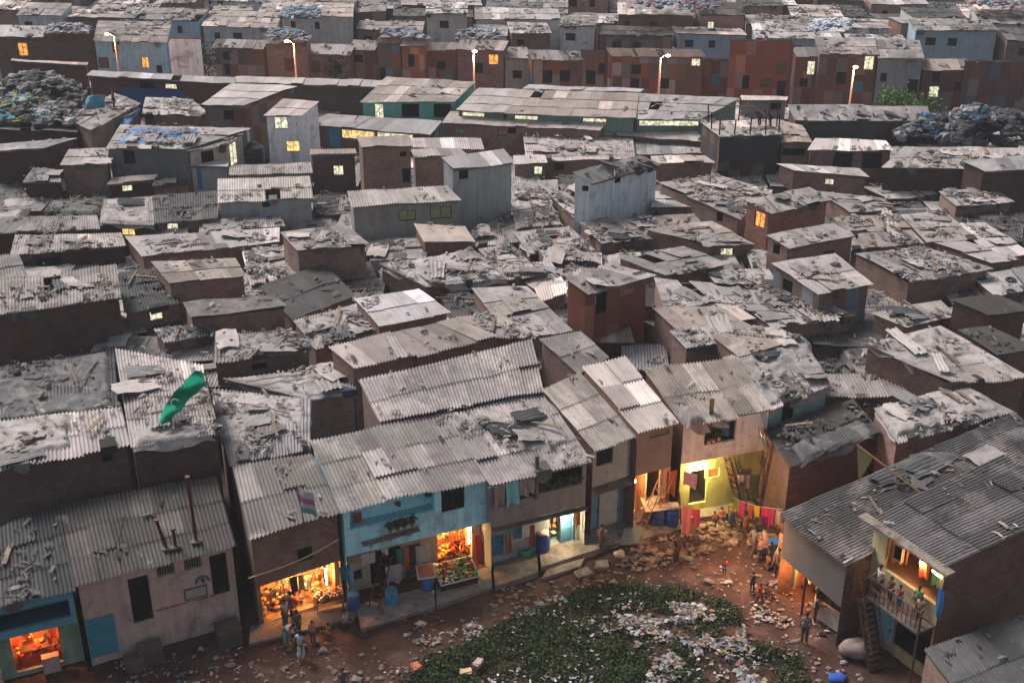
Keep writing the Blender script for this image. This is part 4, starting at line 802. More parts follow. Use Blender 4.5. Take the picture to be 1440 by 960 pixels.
def storeys(H, zs, upc, upops, lowc, lowops, rec=.55, upm='plaster', lowm='plaster', sidec=None):
    U = Fac(H); Lw = Fac(H, rec); uo, lo = U.ops(upops), Lw.ops(lowops)
    lo = [(o[0], o[1], max(o[2], .02), min(o[3], zs-.12), o[4]) for o in lo]; uo = [(o[0], o[1], max(o[2], zs+.12), min(o[3], min(U.za, U.zb)-.2), o[4]) for o in uo]
    mb = MB(); wall_panel(mb, None, U.a, U.b, U.za-.08, U.zb-.08, zs, uo, 0, upc, .16)
    mb.quad(U.p(0, zs), U.p(0, zs, -rec), U.p(U.L, zs, -rec), U.p(U.L, zs), None, lowc)
    mb.build('upper_wall', M[upm], H.o)
    mb = MB(); wall_panel(mb, None, Lw.a, Lw.b, zs, zs, 0, lo, 3, lowc, .16); mb.build('lower_wall', M[lowm], H.o)
    mb = MB(); sc = sidec or upc
    for i in (1, 2, 3):
        a, b = H.planes[i][0], H.planes[i][1]
        wall_panel(mb, None, a, b, a[2]-.08, b[2]-.08, 0, [], i*4, sc)
    mb.build('side_wall', M['brick' if sidec else upm], H.o)
    for fa, oo in ((U, uo), (Lw, lo)):
        for o in oo:
            if o[4]: add_window(H.o, fa.t, fa.n, fa.a, o, o[4])
    return U, Lw, uo, lo
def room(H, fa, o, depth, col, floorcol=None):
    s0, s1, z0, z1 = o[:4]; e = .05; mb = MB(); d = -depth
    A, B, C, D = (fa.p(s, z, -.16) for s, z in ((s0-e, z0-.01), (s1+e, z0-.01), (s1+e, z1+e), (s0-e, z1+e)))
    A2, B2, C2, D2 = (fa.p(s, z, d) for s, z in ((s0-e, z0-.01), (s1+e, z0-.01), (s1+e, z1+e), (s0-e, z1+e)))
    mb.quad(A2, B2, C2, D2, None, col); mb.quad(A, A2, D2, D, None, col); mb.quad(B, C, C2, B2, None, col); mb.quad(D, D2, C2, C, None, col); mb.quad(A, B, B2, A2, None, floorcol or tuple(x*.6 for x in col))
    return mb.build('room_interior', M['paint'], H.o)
CL = [(.35, .05, .04), (.45, .18, .05), (.45, .34, .12), (.10, .14, .22), (.45, .42, .38), (.12, .2, .12), (.35, .08, .12), (.25, .14, .16), (.55, .42, .25)]
def cloth_piece(name, label, cat, top0, top1, drop, col, group=None, s=0, stripe=None, n=9, sway=.05):
    """A cloth hanging from the line top0..top1 with folds."""
    top0, top1 = np.asarray(top0, float), np.asarray(top1, float); t = top1-top0; L = np.linalg.norm(t); t /= L; nn = np.array([t[1], -t[0], 0])
    m = 7; U, V = np.meshgrid(np.linspace(0, 1, n), np.linspace(0, 1, m), indexing='ij')
    f = np.sin(U*9+s)*sway*(.3+V)+(vn(U*3+s, V*2, s)-.5)*.08
    Q = top0+t*(U*L*(1-.08*V)+.04*V)[..., None]+nn*f[..., None]-np.array([0, 0, 1.])*(V*drop*(1+.1*np.sin(U*5+s)))[..., None]
    c = []
    for i in range(n-1):
        for j in range(m-1): c.append(stripe if stripe and (i+j) % 2 else col)
    mb = MB(); mb.grid(Q, None, np.array(c)); o = mb.build(name, M['cloth'], None, smooth=True, loc=[float(x) for x in top0])
    return tag(o, label, cat, group)
def goods(fa, o, n, s, depth=.8, name='hanging_goods', label='', cols=CL, top=None, hmax=.5):
    rn = np.random.RandomState(s); mb = MB(); s0, s1, z0, z1 = o[:4]
    for _ in range(n):
        u = rn.uniform(s0+.05, s1-.05); z = rn.uniform(z0+.75, z1); d = -rn.uniform(.1, depth); c = cols[rn.randint(len(cols))]; w_, h_ = rn.uniform(.05, .16), rn.uniform(.1, hmax)
        p = fa.p(u, z, d); mb.obox(p-[0, 0, h_], fa.t*w_, fa.n*.03, (0, 0, h_), c)
        lump(mb, fa.p(rn.uniform(s0, s1), rn.uniform(z0+.1, z0+1.0), -rn.uniform(.35, depth)), rn.uniform(.07, .16), int(rn.randint(50)), col=c, n=4)
    ob = mb.build(name, M['cloth'], None, loc=[float(x) for x in fa.p((s0+s1)/2, z0, -.4)]); return tag(ob, label, 'goods', kind='stuff')
def shelf(fa, o, z, d, label):
    t = thing('shop_counter', label, 'counter', fa.p((o[0]+o[1])/2, 0, d)); mb = MB()
    mb.obox(fa.p(o[0]+.1, z-.05, d), fa.t*(o[1]-o[0]-.2), -fa.n*.5, (0, 0, .05), (.4, .25, .12)); mb.build('counter_top', M['wood'], t)
    for u in (o[0]+.15, o[1]-.25):
        mb = MB(); mb.obox(fa.p(u, 0, d-.1), fa.t*.06, -fa.n*.3, (0, 0, z-.05), (.5, .4, .3)); mb.build('leg', M['wood'], t)
def bulb(p, label, power, col=(1, .55, .2), r=.06, m='bulb'):
    t = thing('light_bulb', label, 'lamp', p); mb = MB(); lump(mb, p, r, 2, (1, 1, 1.2), n=5, amp=0); mb.build('bulb_glass', M[m], t)
    mb = MB(); rod(mb, np.asarray(p)+[0, 0, r], np.asarray(p)+[0, 0, r+.12], .025, (.2, .2, .2)); mb.build('socket', M['plastic'], t)
    lamp(np.asarray(p)-[0, 0, .12], power, col, .1)
# L0: teal balcony over a small lit shop
H = HOUSES['L0']
U, Lw, uo, lo = storeys(H, 2.55, (.12, .38, .48), [(40, 868, 4.6, .9, None)], (.30, .45, .33), [(52, 912, 1.9, 1.9, None)], .7)
room(H, U, uo[0], 1.2, (.05, .16, .22)); room(H, Lw, lo[0], 1.4, (.5, .2, .08))
goods(Lw, lo[0], 26, 1, 1.0, label='red packets and bunches hung in the small shop under the teal balcony', cols=[(.6, .04, .03), (.65, .2, .04), (.6, .4, .1)]); shelf(Lw, lo[0], .95, -.3, 'wooden shop counter under the teal balcony')
lamp(Lw.p((lo[0][0]+lo[0][1])/2, 1.8, -.5), 85, (1, .38, .1))
t = thing('white_cabinet', 'pinkish cabinet at the counter of the shop below the teal balcony', 'cabinet', Lw.p(lo[0][1]-.6, 0, .1)); mb = MB(); mb.obox(Lw.p(lo[0][1]-.85, .05, .02), Lw.t*.7, Lw.n*.35, (0, 0, .8), (.45, .3, .25)); mb.build('cabinet_body', M['paint'], t); mb = MB(); mb.obox(Lw.p(lo[0][1]-.8, .1, .38), Lw.t*.6, Lw.n*.02, (0, 0, .7), (.5, .36, .3)); mb.build('door', M['paint'], t)
# L1 details
H = HOUSES['L1']; fa = Fac(H)
tb = MB(); p0 = fa.at(213, 858, .01); p1 = fa.at(296, 838, .01); dd = p1-p0; rz = math.atan2(dd[1], dd[0])
text('रा. सर्वोदय बालक मंदिर नगर शाखा चा.', fa.at(257, 850, .015), rz, .195, rd, H.o, 'wall_writing')
mb = MB(); u, z = fa.sz(275, 832); mb.obox(fa.p(u-.5, z-.28, 0), fa.t*1.0, fa.n*.04, (0, 0, .56), (.1, .07, .06)); pb = mb.build('notice_frame', M['paint'], H.o)
mb = MB(); mb.obox(fa.p(u-.44, z-.22, .042), fa.t*.88, fa.n*.01, (0, 0, .44), (.4, .38, .36)); mb.build('notice', M['paint'], pb)
mb = MB(); u, z = fa.sz(284, 812); A_ = np.linspace(math.pi, 0, 10); pts = [fa.p(u+.28*math.cos(q), z-.2+.3*math.sin(q), .02) for q in A_]
for a, b in zip(pts[:-1], pts[1:]): rod(mb, a, b, .05, (.06, .14, .12))
lump(mb, fa.p(u, z-.12, 0), .13, 3, (1, .3, 1), (.06, .12, .11), n=5); mb.build('painted_emblem', M['paint'], H.o)
mb = MB(); u, z = fa.sz(126, 885); w_ = 1.15; u = max(u, w_/2+.03)
mb.obox(fa.p(u-w_/2, 0.4, 0), fa.t*w_, fa.n*.03, (0, 0, 2.0), (.05, .24, .33)); mb.build('blue_paint_patch', M['paint'], H.o)
for (px, py, ln, lean, lb) in [(235, 770, 1.4, -.25, 'short'), (247, 768, .9, .02, 'stubby'), (276, 760, 3.2, .0, 'tall')]:
    p = at(px, py, 4.5); t = thing('roof_pipe', f'{lb} rusty vent pipe standing on the pink hall roof', 'pipe', p, None)
    mb = MB(); q = p+np.array([lean, -.1, ln]); rod(mb, p-[0, 0, .15], q, .075, (.75, .35, .3), 8); mb.build('pipe_shaft', M['iron'], t)
    mb = MB(); rod(mb, q, q+[0, 0, .12], .11, (1, .8, .7), 8); mb.build('cap', M['iron'], t)
    mb = MB(); lump(mb, p, .22, 5, (1, 1, .4), (.7, .7, .7), n=5); mb.build('mortar_collar', M['concrete'], t)
p = at(166, 768, 4.5); rodt = MB(); rod(rodt, p, p+[.1, 1.0, .9], .03, (.6, .55, .4)); tag(rodt.build('iron_rod', M['iron'], loc=[float(x) for x in p]), 'thin pale rod leaning up from the pink hall roof', 'rod')
# raised steps and ledge before the hall
for k, (px, py, sx, sy, sz_, lb) in enumerate([(262, 878, 2.4, .6, .75, 'plastered ledge in front of the red wall writing'), (322, 896, 1.0, 1.0, .8, 'square concrete block at the hall corner'), (212, 922, 1.0, .8, .7, 'concrete step block below the dark hall doorway'), (190, 932, .8, .8, .45, 'low step stone beside the concrete step block')]):
    p = at(px, py, .2); mb = MB(); mb.box((p[0], p[1], 0), sx, sy, sz_, math.atan2(fa.t[1], fa.t[0]), (.6, .5, .46)); mb.box((p[0], p[1], sz_+.002), sx*1.04, sy*1.04, .05, math.atan2(fa.t[1], fa.t[0]), (.6, .5, .46))
    tag(mb.build('step_block', M['concrete'], loc=[float(p[0]), float(p[1]), 0]), lb, 'step')
# F1
H = HOUSES['F1']
U, Lw, uo, lo = storeys(H, 2.3, (.85, .8, .76), [(429, 779, .7, .7, 'hole')], (.4, .3, .2), [(442, 832, 4.1, 2.05, None)], .35, upm='brick')
room(H, Lw, lo[0], 2.0, (.60, .36, .16)); goods(Lw, lo[0], 80, 2, 1.2, label='garments and packets hung thick in the orange lit shop')
lamp(Lw.p(lo[0][1]-1.0, 1.75, -.5), 190, (1, .45, .13)); lamp(Lw.p(lo[0][0]+1.3, 1.7, -.8), 110, (1, .42, .12))
mb = MB(); rod(mb, Lw.p(lo[0][1]-.35, .7, -.35), Lw.p(lo[0][1]-.35, 1.9, -.35), .035); tt = thing('tube_lamp', 'upright glowing tube lamp at the right of the orange lit shop', 'lamp', Lw.p(lo[0][1]-.35, .7, -.35)); mb.build('glass_tube', M['tubelight'], tt)
bulb(Lw.p(lo[0][1]-1.6, 1.7, -.2), 'bare bulb over the counter of the orange lit shop', 40)
t = thing('market_table', 'small table of bright packets before the orange lit shop', 'table', Lw.foot(462, 862)); p = at(463, 858, 0)
mb = MB(); mb.box(p+[0, 0, .75], 1.5, .7, .05, .4, (.5, .3, .15)); mb.build('table_top', M['wood'], t)
for a in (-1, 1):
    for b in (-1, 1): mb = MB(); mb.box(p+[a*.6*math.cos(.4)-b*.25*math.sin(.4), a*.6*math.sin(.4)+b*.25*math.cos(.4), 0], .06, .06, .75, .4); mb.build('leg', M['wood'], t)
rn = np.random.RandomState(4); mb = MB()
for _ in range(70):
    a, b = rn.uniform(-.65, .65), rn.uniform(-.28, .28); q = p+[a*math.cos(.4)-b*math.sin(.4), a*math.sin(.4)+b*math.cos(.4), .8]; mb.box(q, .09, .07, rn.uniform(.08, .25), rn.rand(), CL[rn.randint(9)])
tag(mb.build('sweet_packets', M['plastic'], loc=[float(x) for x in p+[0, 0, .8]]), 'bright packets and jars on the small shop table', 'goods', kind='stuff')
for k, (px, c, w_, lb) in enumerate([(407, (.05, .05, .06), .35, 'black shirt hung at the left of the orange lit shop'), (418, (.6, .4, .12), .3, 'ochre cloth hung in the orange lit shop'), (476, (.03, .18, .2), .55, 'dark teal bag like cloth at the right of the orange lit shop'), (489, (.25, .35, .5), .25, 'pale blue striped cloth at the orange shop post')]):
    a = U.at(px, 812-(px-407)*.22, .1); cloth_piece('hanging_cloth', lb, 'cloth', a, a+U.t*w_, .9 if k != 3 else 1.6, c, s=k)
mb = MB(); pts = [U.p(U.L*x, 2.95+.9*(x-.3)**2*(1 if x > .3 else .1)+.12*x, .05) for x in np.linspace(-.08, 1.0, 14)]; mb.tube(pts, .03, 6, (.9, .6, .25)); tag(mb.build('yellow_cable', M['plastic'], loc=[float(x) for x in pts[0]]), 'yellow pipe sagging across the brown shop house wall', 'pipe')
# F2 turquoise
H = HOUSES['F2']
U, Lw, uo, lo = storeys(H, 2.55, (.44, .84, .95), [(552, 716, 4.0, 1.2, None), (637, 700, 1.15, 1.35, 'dark')], (.50, .45, .33), [(503, 808, .45, .55, 'bars'), (543, 806, 1.5, 1.9, None), (581, 795, .8, 1.8, 'opendoor'), (640, 782, 1.75, 2.15, None)], .75)
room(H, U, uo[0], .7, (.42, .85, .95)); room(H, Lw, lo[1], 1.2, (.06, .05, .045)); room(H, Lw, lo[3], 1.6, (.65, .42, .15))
goods(Lw, lo[3], 60, 7, 1.3, label='red and orange bunches hung in the vegetable shop', cols=[(.6, .06, .03), (.6, .2, .05), (.5, .3, .06), (.3, .04, .03)]); lamp(Lw.p(lo[3][0]+.5, 1.7, -.5), 210, (1, .55, .15))
tt = thing('tube_lamp', 'white tube lamp on the post of the vegetable shop', 'lamp', Lw.p(lo[3][1]-.12, .9, -.12)); mb = MB(); rod(mb, Lw.p(lo[3][1]-.12, 1.0, -.1), Lw.p(lo[3][1]-.12, 2.1, -.1), .035); mb.build('glass_tube', M['tubelight'], tt)
mb = MB(); mb.obox(Lw.p(lo[3][0]-.1, 2.2, .03), Lw.t*2.0, Lw.n*.06, (0, 0, .14), (.3, .2, .05)); mb.build('shop_lintel', M['paint'], H.o)
# vegetable stall
p = at(641, 800, .85); p0 = np.array([p[0], p[1], 0]); rz = math.atan2(U.t[1], U.t[0]); t = thing('vegetable_stall', 'slanting white edged stall heaped with vegetables before the turquoise house', 'stall', p0)
a_ = U.t; b_ = np.array([-a_[1], a_[0], 0]); o_ = p0-a_*.95-b_*.6
mb = MB(); mb.obox(o_+[0, 0, .55], a_*1.9, b_*1.2+[0, 0, .35], (0, 0, .04), (.5, .4, .3)); mb.build('tray_board', M['wood'], t)
for (q, e1, nm) in ((o_+[0, 0, .6], a_*1.9, 'rim'), (o_+b_*1.2+[0, 0, .95], a_*1.9, 'rim'), (o_+[0, 0, .6], b_*1.2+[0, 0, .35], 'rim'), (o_+a_*1.9+[0, 0, .6], b_*1.2+[0, 0, .35], 'rim')):
    mb = MB(); mb.tube([q, q+e1], .035, 6, (.7, .65, .55)); mb.build('rim', M['paint'], t)
mb = MB(); mb.obox(o_+a_*.05+b_*.05, a_*1.8, b_*1.1, (0, 0, .56), (.12, .08, .06)); mb.build('base', M['wood'], t)
rn = np.random.RandomState(8); V6 = [(.10, .3, .05), (.5, .12, .03), (.6, .45, .06), (.55, .5, .35), (.35, .05, .04), (.2, .35, .08), (.6, .25, .05)]
mb = MB()
for i in range(7):
    for j in range(3):
        c = V6[rn.randint(7)]
        for _ in range(7):
            u, v = (i+rn.rand())/7, (j+rn.rand())/3; lump(mb, o_+a_*1.85*u+b_*1.15*v+[0, 0, .64+.35*v+rn.rand()*.1], .075, int(rn.randint(40)), col=np.array(c)*rn.uniform(.8, 1.2), n=4)
tag(mb.build('vegetables', M['plastic'], None, smooth=True, loc=[float(x) for x in p]), 'heaped green, red and yellow vegetables on the stall', 'vegetables', kind='stuff')
for k, (px, py, c, lb) in enumerate([(668, 775, (.55, .07, .03), 'red cloth hung beside the vegetable stall'), (677, 785, (.6, .18, .04), 'orange cloth hung right of the vegetable stall')]):
    a = at(px, py-22, 1.9) if k == 0 else at(px, py-12, 1.5); a = Lw.at(px, py-22, .25); cloth_piece('shop_cloth', lb, 'cloth', a, a+Lw.t*.32, 1.7, c, s=k)
# balcony things
for k, (px, py) in enumerate([(560, 708), (602, 695)]):
    p = U.at(px, py, -.35); mb = MB(); lump(mb, p, .16, 3+k, (1, 1, .8), (.1, .08, .07), n=6); rod(mb, p, p+[0, 0, .4], .01, (.2, .2, .2)); tag(mb.build('hanging_pot', M['paint'], loc=[float(x) for x in p]), ['round dark pot hung in the middle of the turquoise balcony', 'dark pot hung at the right of the turquoise balcony'][k], 'pot')
p = U.at(500, 735, -.4); cloth_piece('hanging_cloth', 'red cloth hanging at the left of the turquoise balcony', 'cloth', U.at(496, 722, -.5), U.at(508, 719, -.5), .75, (.4, .04, .05), s=4)
p = U.at(550, 752, .22); t = thing('balcony_shelf', 'wooden shelf fixed outside the turquoise balcony', 'shelf', p); mb = MB(); e = U.at(588, 741, .22)-U.at(508, 763, .22); mb.obox(U.at(508, 763, .02), e, U.n*.35, (0, 0, .06)); mb.build('shelf_board', M['wood'], t)
for k in range(3): mb = MB(); q = U.at(508, 763, .02)+e*(.15+.35*k); rod(mb, q-[0, 0, .35], q+U.n*.3, .02); mb.build('bracket', M['iron'], t)
def leaves(mb, c, r, n, s, cols, lf=.07, zs=.8):
    rn = np.random.RandomState(s); P = rn.normal(0, .45, (n, 3))*[r, r, r*zs]+np.asarray(c)
    a = rn.normal(0, 1, (n, 3)); a /= np.linalg.norm(a, axis=1)[:, None]; b = np.cross(a, rn.normal(0, 1, (n, 3))); b /= np.linalg.norm(b, axis=1)[:, None]
    l = rn.uniform(.6, 1.4, n)[:, None]*lf; V = np.stack([P-a*l, P-b*l*.45, P+a*l, P+b*l*.45], 1).reshape(-1, 3)
    cc = np.array(cols)[rn.randint(0, len(cols), n)]*rn.uniform(.7, 1.3, n)[:, None]
    mb.add(V, np.arange(n*4).reshape(-1, 4), None, cc)
def pot_plant(p, label, r=.28, k=0, g=None, cols=((1, 1, 1), (1.5, 1.3, 1), (.6, .7, .6))):
    t = thing('potted_plant', label, 'plant', p, g); mb = MB(); mb.lathe(p, [(0, 0), (.09, 0), (.13, .2), (.11, .2), (.1, .17), (0, .17)], 10, (.35, .15, .08)); mb.build('pot', M['paint'], t)
    mb = MB(); rod(mb, np.asarray(p)+[0, 0, .15], np.asarray(p)+[.02, 0, .3], .012, (.4, .4, .3)); mb.build('stem', M['wood'], t)
    mb = MB(); leaves(mb, np.asarray(p)+[0, 0, .38], r, 110, k, cols); mb.build('foliage', M['leaf'], t)
for k, px in enumerate((549, 559, 569, 580)): pot_plant(U.at(px, 748-(px-549)*.3, .2), f'{ORD[k]} potted plant from the left on the turquoise balcony shelf', .22, k, 'potted plants on the balcony shelf')
# things below the turquoise balcony
for k, (px, py, w_, c, lb) in enumerate([(513, 780, .7, (.5, .48, .44), 'cream cloth drying under the turquoise balcony'), (542, 772, .35, (.55, .5, .5), 'small white cloth drying near the red ladder'), (563, 772, .35, (.04, .2, .12), 'dark green cloth drying under the turquoise balcony'), (572, 770, .3, (.5, .1, .03), 'long orange cloth drying beside the green one'), (590, 768, .7, (.4, .36, .34), 'greyish sheet hung before the side doorway')]):
    a = U.at(px-6, py, -.2); cloth_piece('washing', lb, 'laundry', a, a+U.t*w_, [.6, .4, .9, 1.3, 1.3][k], c, 'washing under the turquoise balcony', s=k+8)
def ladder(p0, p1, w_, label, n=9, col=(.55, .28, .2), r=.04, matn='wood'):
    p0, p1 = np.asarray(p0, float), np.asarray(p1, float); t = thing('ladder', label, 'ladder', p0); d = p1-p0
    sdir = np.cross(d, (0, 0, 1)); sdir /= np.linalg.norm(sdir)
    for sg in (-1, 1): mb = MB(); rod(mb, p0+sdir*sg*w_/2, p1+sdir*sg*w_/2, r, col); mb.build('rail', M[matn], t)
    for k in range(n):
        q = p0+d*(k+.7)/(n+.3); mb = MB(); rod(mb, q-sdir*w_/2, q+sdir*w_/2, r*.75, col); mb.build('rung', M[matn], t)
def barrel(p, label, col, r=.29, h=.9, lid=True, group=None, tilt=0, lidcol=None):
    p = np.asarray(p, float); t = thing('water_barrel', label, 'barrel', p, group); mb = MB()
    prof = [(0, 0), (r*.88, 0), (r*.95, .06), (r, h*.3), (r*1.03, h*.33), (r, h*.36), (r, h*.64), (r*1.03, h*.67), (r, h*.7), (r*.93, h*.95), (r*.9, h)]
    mb.lathe(p, prof+([] if lid else [(r*.84, h), (r*.84, h*.7), (0, h*.7)]), 18, col); mb.build('drum', M['plastic'], t, smooth=True)
    if lid: mb = MB(); mb.lathe(p, [(r*.93, h*.98), (r*.93, h*1.03), (0, h*1.03)], 18, lidcol or col); mb.build('lid', M['plastic'], t)
BL = (.02, .10, .30)
H = HOUSES['F2']
barrel(at(498, 858), 'blue barrel between the orange shop and the cream wall', BL); barrel(at(551, 852, 0), 'open blue barrel at the foot of the red ladder', (.04, .22, .38), .3, .95, False)
barrel(at(601, 832), 'blue barrel with a wooden tray on top, left of the vegetable stall', (.03, .14, .36))
p = at(601, 832); mb = MB(); mb.obox(p+[-.4, -.4, .96], (.85, .2, 0), (-.15, .8, .2), (0, 0, .05), (.6, .5, .4)); mb.obox(p+[-.33, -.33, 1.02], (.72, .17, 0), (-.13, .68, .17), (0, 0, .03), (.4, .12, .07)); tag(mb.build('tray', M['paint'], loc=[float(x) for x in p+[0, 0, .96]]), 'wooden tray of red chillies on the blue barrel by the stall', 'tray')
ladder(at(523, 862, 0), H_ := HOUSES['F2'] and Fac(HOUSES['F2']).at(545, 778, .05), .5, 'dark red ladder leaning under the turquoise balcony', 8, (.4, .12, .08))
cloth_piece('white_cover', 'large white sheet hung behind the open blue barrel', 'sheet', Fac(HOUSES['F2'], .6).at(541, 796, .1), Fac(HOUSES['F2'], .6).at(566, 791, .1), 1.1, (.5, .46, .48), s=2, sway=.12)
# F3
H = HOUSES['F3']
U, Lw, uo, lo = storeys(H, 2.6, G_, [(718, 692, 2.1, 1.05, None), (790, 674, 2.5, 1.0, None)], (.26, .29, .30), [(688, 769, .65, 1.2, 'bluedoor'), (724, 750, .75, .7, 'bluedoor'), (789, 742, 1.3, 1.95, None), (818, 735, .8, 1.9, 'bluedoor')], .55)
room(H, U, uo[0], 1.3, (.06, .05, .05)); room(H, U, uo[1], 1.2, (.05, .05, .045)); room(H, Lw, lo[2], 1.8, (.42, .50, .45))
lamp(Lw.p((lo[2][0]+lo[2][1])/2, 1.75, .25), 120, (1, .78, .45)); tt = thing('tube_lamp', 'tube lamp over the doorway under the plant balcony', 'lamp', Lw.p(lo[2][0]+.1, 2.05, .05)); mb = MB(); rod(mb, Lw.p(lo[2][0]+.1, 2.05, .05), Lw.p(lo[2][0]+.8, 2.05, .05), .035); mb.build('glass_tube', M['tubelight'], tt)
goods(Lw, lo[2], 14, 21, 1.0, label='pots and shelves inside the lit doorway under the plant balcony', cols=[(.1, .12, .08), (.3, .1, .05), (.5, .48, .4)])
for k, (px, w_, c, dr, lb) in enumerate([(694, .6, (.30, .25, .23), 1.15, 'grey brown cloth at the left of the grey balcony'), (711, .75, (.20, .52, .58), 1.3, 'turquoise towel hung over the grey balcony'), (731, .5, (.32, .27, .25), 1.0, 'dull grey shirt right of the turquoise towel'), (742, .5, (.36, .31, .3), .9, 'pale brown shirt at the end of the balcony line')]):
    a = U.at(px, 683-(px-694)*.24, .12); cloth_piece('washing', lb, 'laundry', a, a+U.t*w_, dr, c, 'washing on the grey balcony', s=k+20)
mb = MB(); pts = [U.at(686, 686, .13), U.at(755, 668, .13)]; mb.tube(pts, .02, 6, (.4, .4, .38)); tag(mb.build('washing_line', M['plastic'], loc=[float(x) for x in pts[0]]), 'line of washing along the grey balcony', 'line')
for k, (px, py) in enumerate([(764, 683), (776, 681), (788, 677), (800, 674), (812, 671), (821, 667)]): pot_plant(U.at(px, py+6, -.25)*[1, 1, 1]-[0, 0, .1], f'{ORD[k]} leafy potted plant from the left on the grey plant balcony', .33, k+30, 'plants on the grey balcony', ((1, 1, 1), (.5, .6, .5), (3, 2.6, 2.2)))
mb = MB(); mb.obox(U.at(752, 672, .02)-[0, 0, 1.1], U.t*.16, U.n*.12, (0, 0, 2.3), (.6, .6, .6)); mb.build('pillar', M['concrete'], H.o)
mb = MB(); e = U.at(829, 733, .3)-U.at(684, 772, .3); mb.obox(U.p(0, 2.52, .0), U.t*U.L, U.n*.3, (0, 0, .07), (.8, .75, .7)); mb.build('ledge', M['concrete'], H.o)
p = at(738, 785); barrel(p, 'green tub standing before a blue drum on the kerb', (.02, .22, .11), .33, .62, False); barrel(p+[.2, .75, 0], 'dark blue drum behind the green tub', (.06, .08, .25), .3, .95); barrel(at(763, 779), 'tall navy blue drum with a pink cloth on its lid', (.02, .05, .2), .36, 1.15)
mb = MB(); lump(mb, at(763, 779)+[0, 0, 1.25], .27, 9, (1.2, 1, .45), (.5, .32, .3), n=7); tag(mb.build('cloth_bundle', M['cloth'], smooth=True, loc=[float(x) for x in at(763, 779)+[0, 0, 1.2]]), 'pink cloth bundled on the navy drum', 'cloth')
a = Lw.at(745, 738, .35); cloth_piece('hanging_cloth', 'dark red cloth hung on the post behind the green tub', 'cloth', a, a+U.t*.25, 1.3, (.25, .07, .05), s=5)
a = Lw.at(710, 752, .2); cloth_piece('hanging_cloth', 'brown cloth beside the blue shutter of the grey house', 'cloth', a, a+U.t*.4, 1.1, (.18, .12, .08), s=6)
a = Lw.at(808, 714, .3); cloth_piece('hanging_cloth', 'orange cloth beside the lit doorway', 'cloth', a, a+U.t*.35, 1.1, (.6, .2, .06), s=7)
# F4, F5
H = HOUSES['F4']; U, Lw, uo, lo = storeys(H, 3.15, (.38, .43, .45), [(848, 643, .95, .85, 'dark')], (.24, .28, .30), [(858, 712, 1.25, 2.1, None), (834, 722, .5, 1.9, 'bluedoor')], .4, sidec=(.7, .65, .6))
mb = MB(); o = lo[0]; mb.obox(Lw.p(o[0], .03, -.1), Lw.t*(o[1]-o[0]), Lw.n*.05, (0, 0, o[3]-.05), (.26, .38, .42)); d_ = mb.build('door', M['paint'], H.o); mb = MB(); mb.obox(Lw.p(o[1]-.15, 1, -.05), Lw.t*.04, Lw.n*.04, (0, 0, .14), (.2, .2, .2)); mb.build('handle', M['iron'], d_)
mb = MB(); mb.obox(U.p(.05, 3.05, .0), U.t*(U.L-.1), U.n*.45+[0, 0, -.12], (0, 0, .04), (.8, .75, .7)); mb.build('awning', M['concrete'], H.o)
H = HOUSES['F5']; U, Lw, uo, lo = storeys(H, 3.35, (.22, .175, .15), [(927, 609, 1.1, .32, None)], (.45, .38, .28), [(898, 692, .85, 2.1, None), (938, 680, .8, 2.0, None)], .6, sidec=(.8, .7, .65))
mb = MB(); mb.obox(U.p(uo[0][0], uo[0][2], -.12), U.t*(uo[0][1]-uo[0][0]), U.n*.05, (0, 0, .3), (.14, .16, .12)); mb.build('vent', M['paint'], H.o)
for o in lo: room(H, Lw, o, 1.2, (.4, .22, .1))
bulb(Fac(H, .6).at(893, 676, .2), 'bright bare bulb on the wall of the narrow brown house', 110, (1, .5, .2), .07)
ladder(at(900, 745), Fac(H).at(934, 667, .02), .55, 'pale bamboo ladder leaning on the lit wall of the narrow brown house', 9, (1.5, 1.4, 1.1), .03)
ladder(at(912, 742), Fac(H).at(946, 668, .02), .3, 'second thin bamboo ladder beside the pale bamboo one', 8, (1.4, 1.2, .9), .025)
a = Lw.at(893, 690, .25); cloth_piece('hanging_cloth', 'orange cloth hung below the bright bare bulb', 'cloth', a, a+U.t*.35, 1.3, (.6, .25, .1), s=7)
a = Lw.at(938, 664, .5); cloth_piece('hanging_cloth', 'rust red cloths at the corner before the yellow green wall', 'cloth', a, a+U.t*.6, 1.5, (.4, .1, .03), s=9)
# F6
H = HOUSES['F6']; U, Lw, uo, lo = storeys(H, 3.3, (.68, .67, .69), [(1013, 608, 1.7, 1.15, None)], (.48, .52, .17), [(982, 684, .95, 2.0, None), (1002, 665, .75, .5, None)], .3, sidec=(.8, .7, .65))
room(H, U, uo[0], .8, (.05, .06, .07)); room(H, Lw, lo[0], 1.6, (.012, .008, .006))  # doorway room coloured near-black, its darkness painted in
mb = MB(); o = lo[1]; mb.obox(Lw.p(o[0], o[2], -.12), Lw.t*(o[1]-o[0]), Lw.n*.05, (0, 0, o[3]-o[2]), (.42, .12, .06)); mb.build('shutter', M['paint'], H.o)
cloth_piece('window_curtain', 'blue cloth hanging in the window of the white patched house', 'cloth', U.at(1014, 593, -.05), U.at(1027, 590, -.05), .9, (.04, .12, .26), s=3)
for k in range(3): pot_plant(U.at(997+k*7, 618-k*2, .1)-[0, 0, .2], f'{ORD[k]} plant on the sill of the white patched house window', .2, k+50, 'plants on the window sill')
bulb(Fac(H, .3).at(984, 657, .18), 'bright lamp over the dark doorway in the yellow green wall', 480, (1, .76, .32), .1)
a = Lw.at(965, 660, .18); cloth_piece('towel', 'pink lilac towel hung at the dark doorway', 'towel', Lw.at(961, 662, .3), Lw.at(981, 667, .3), .85, (.5, .3, .45), s=3)
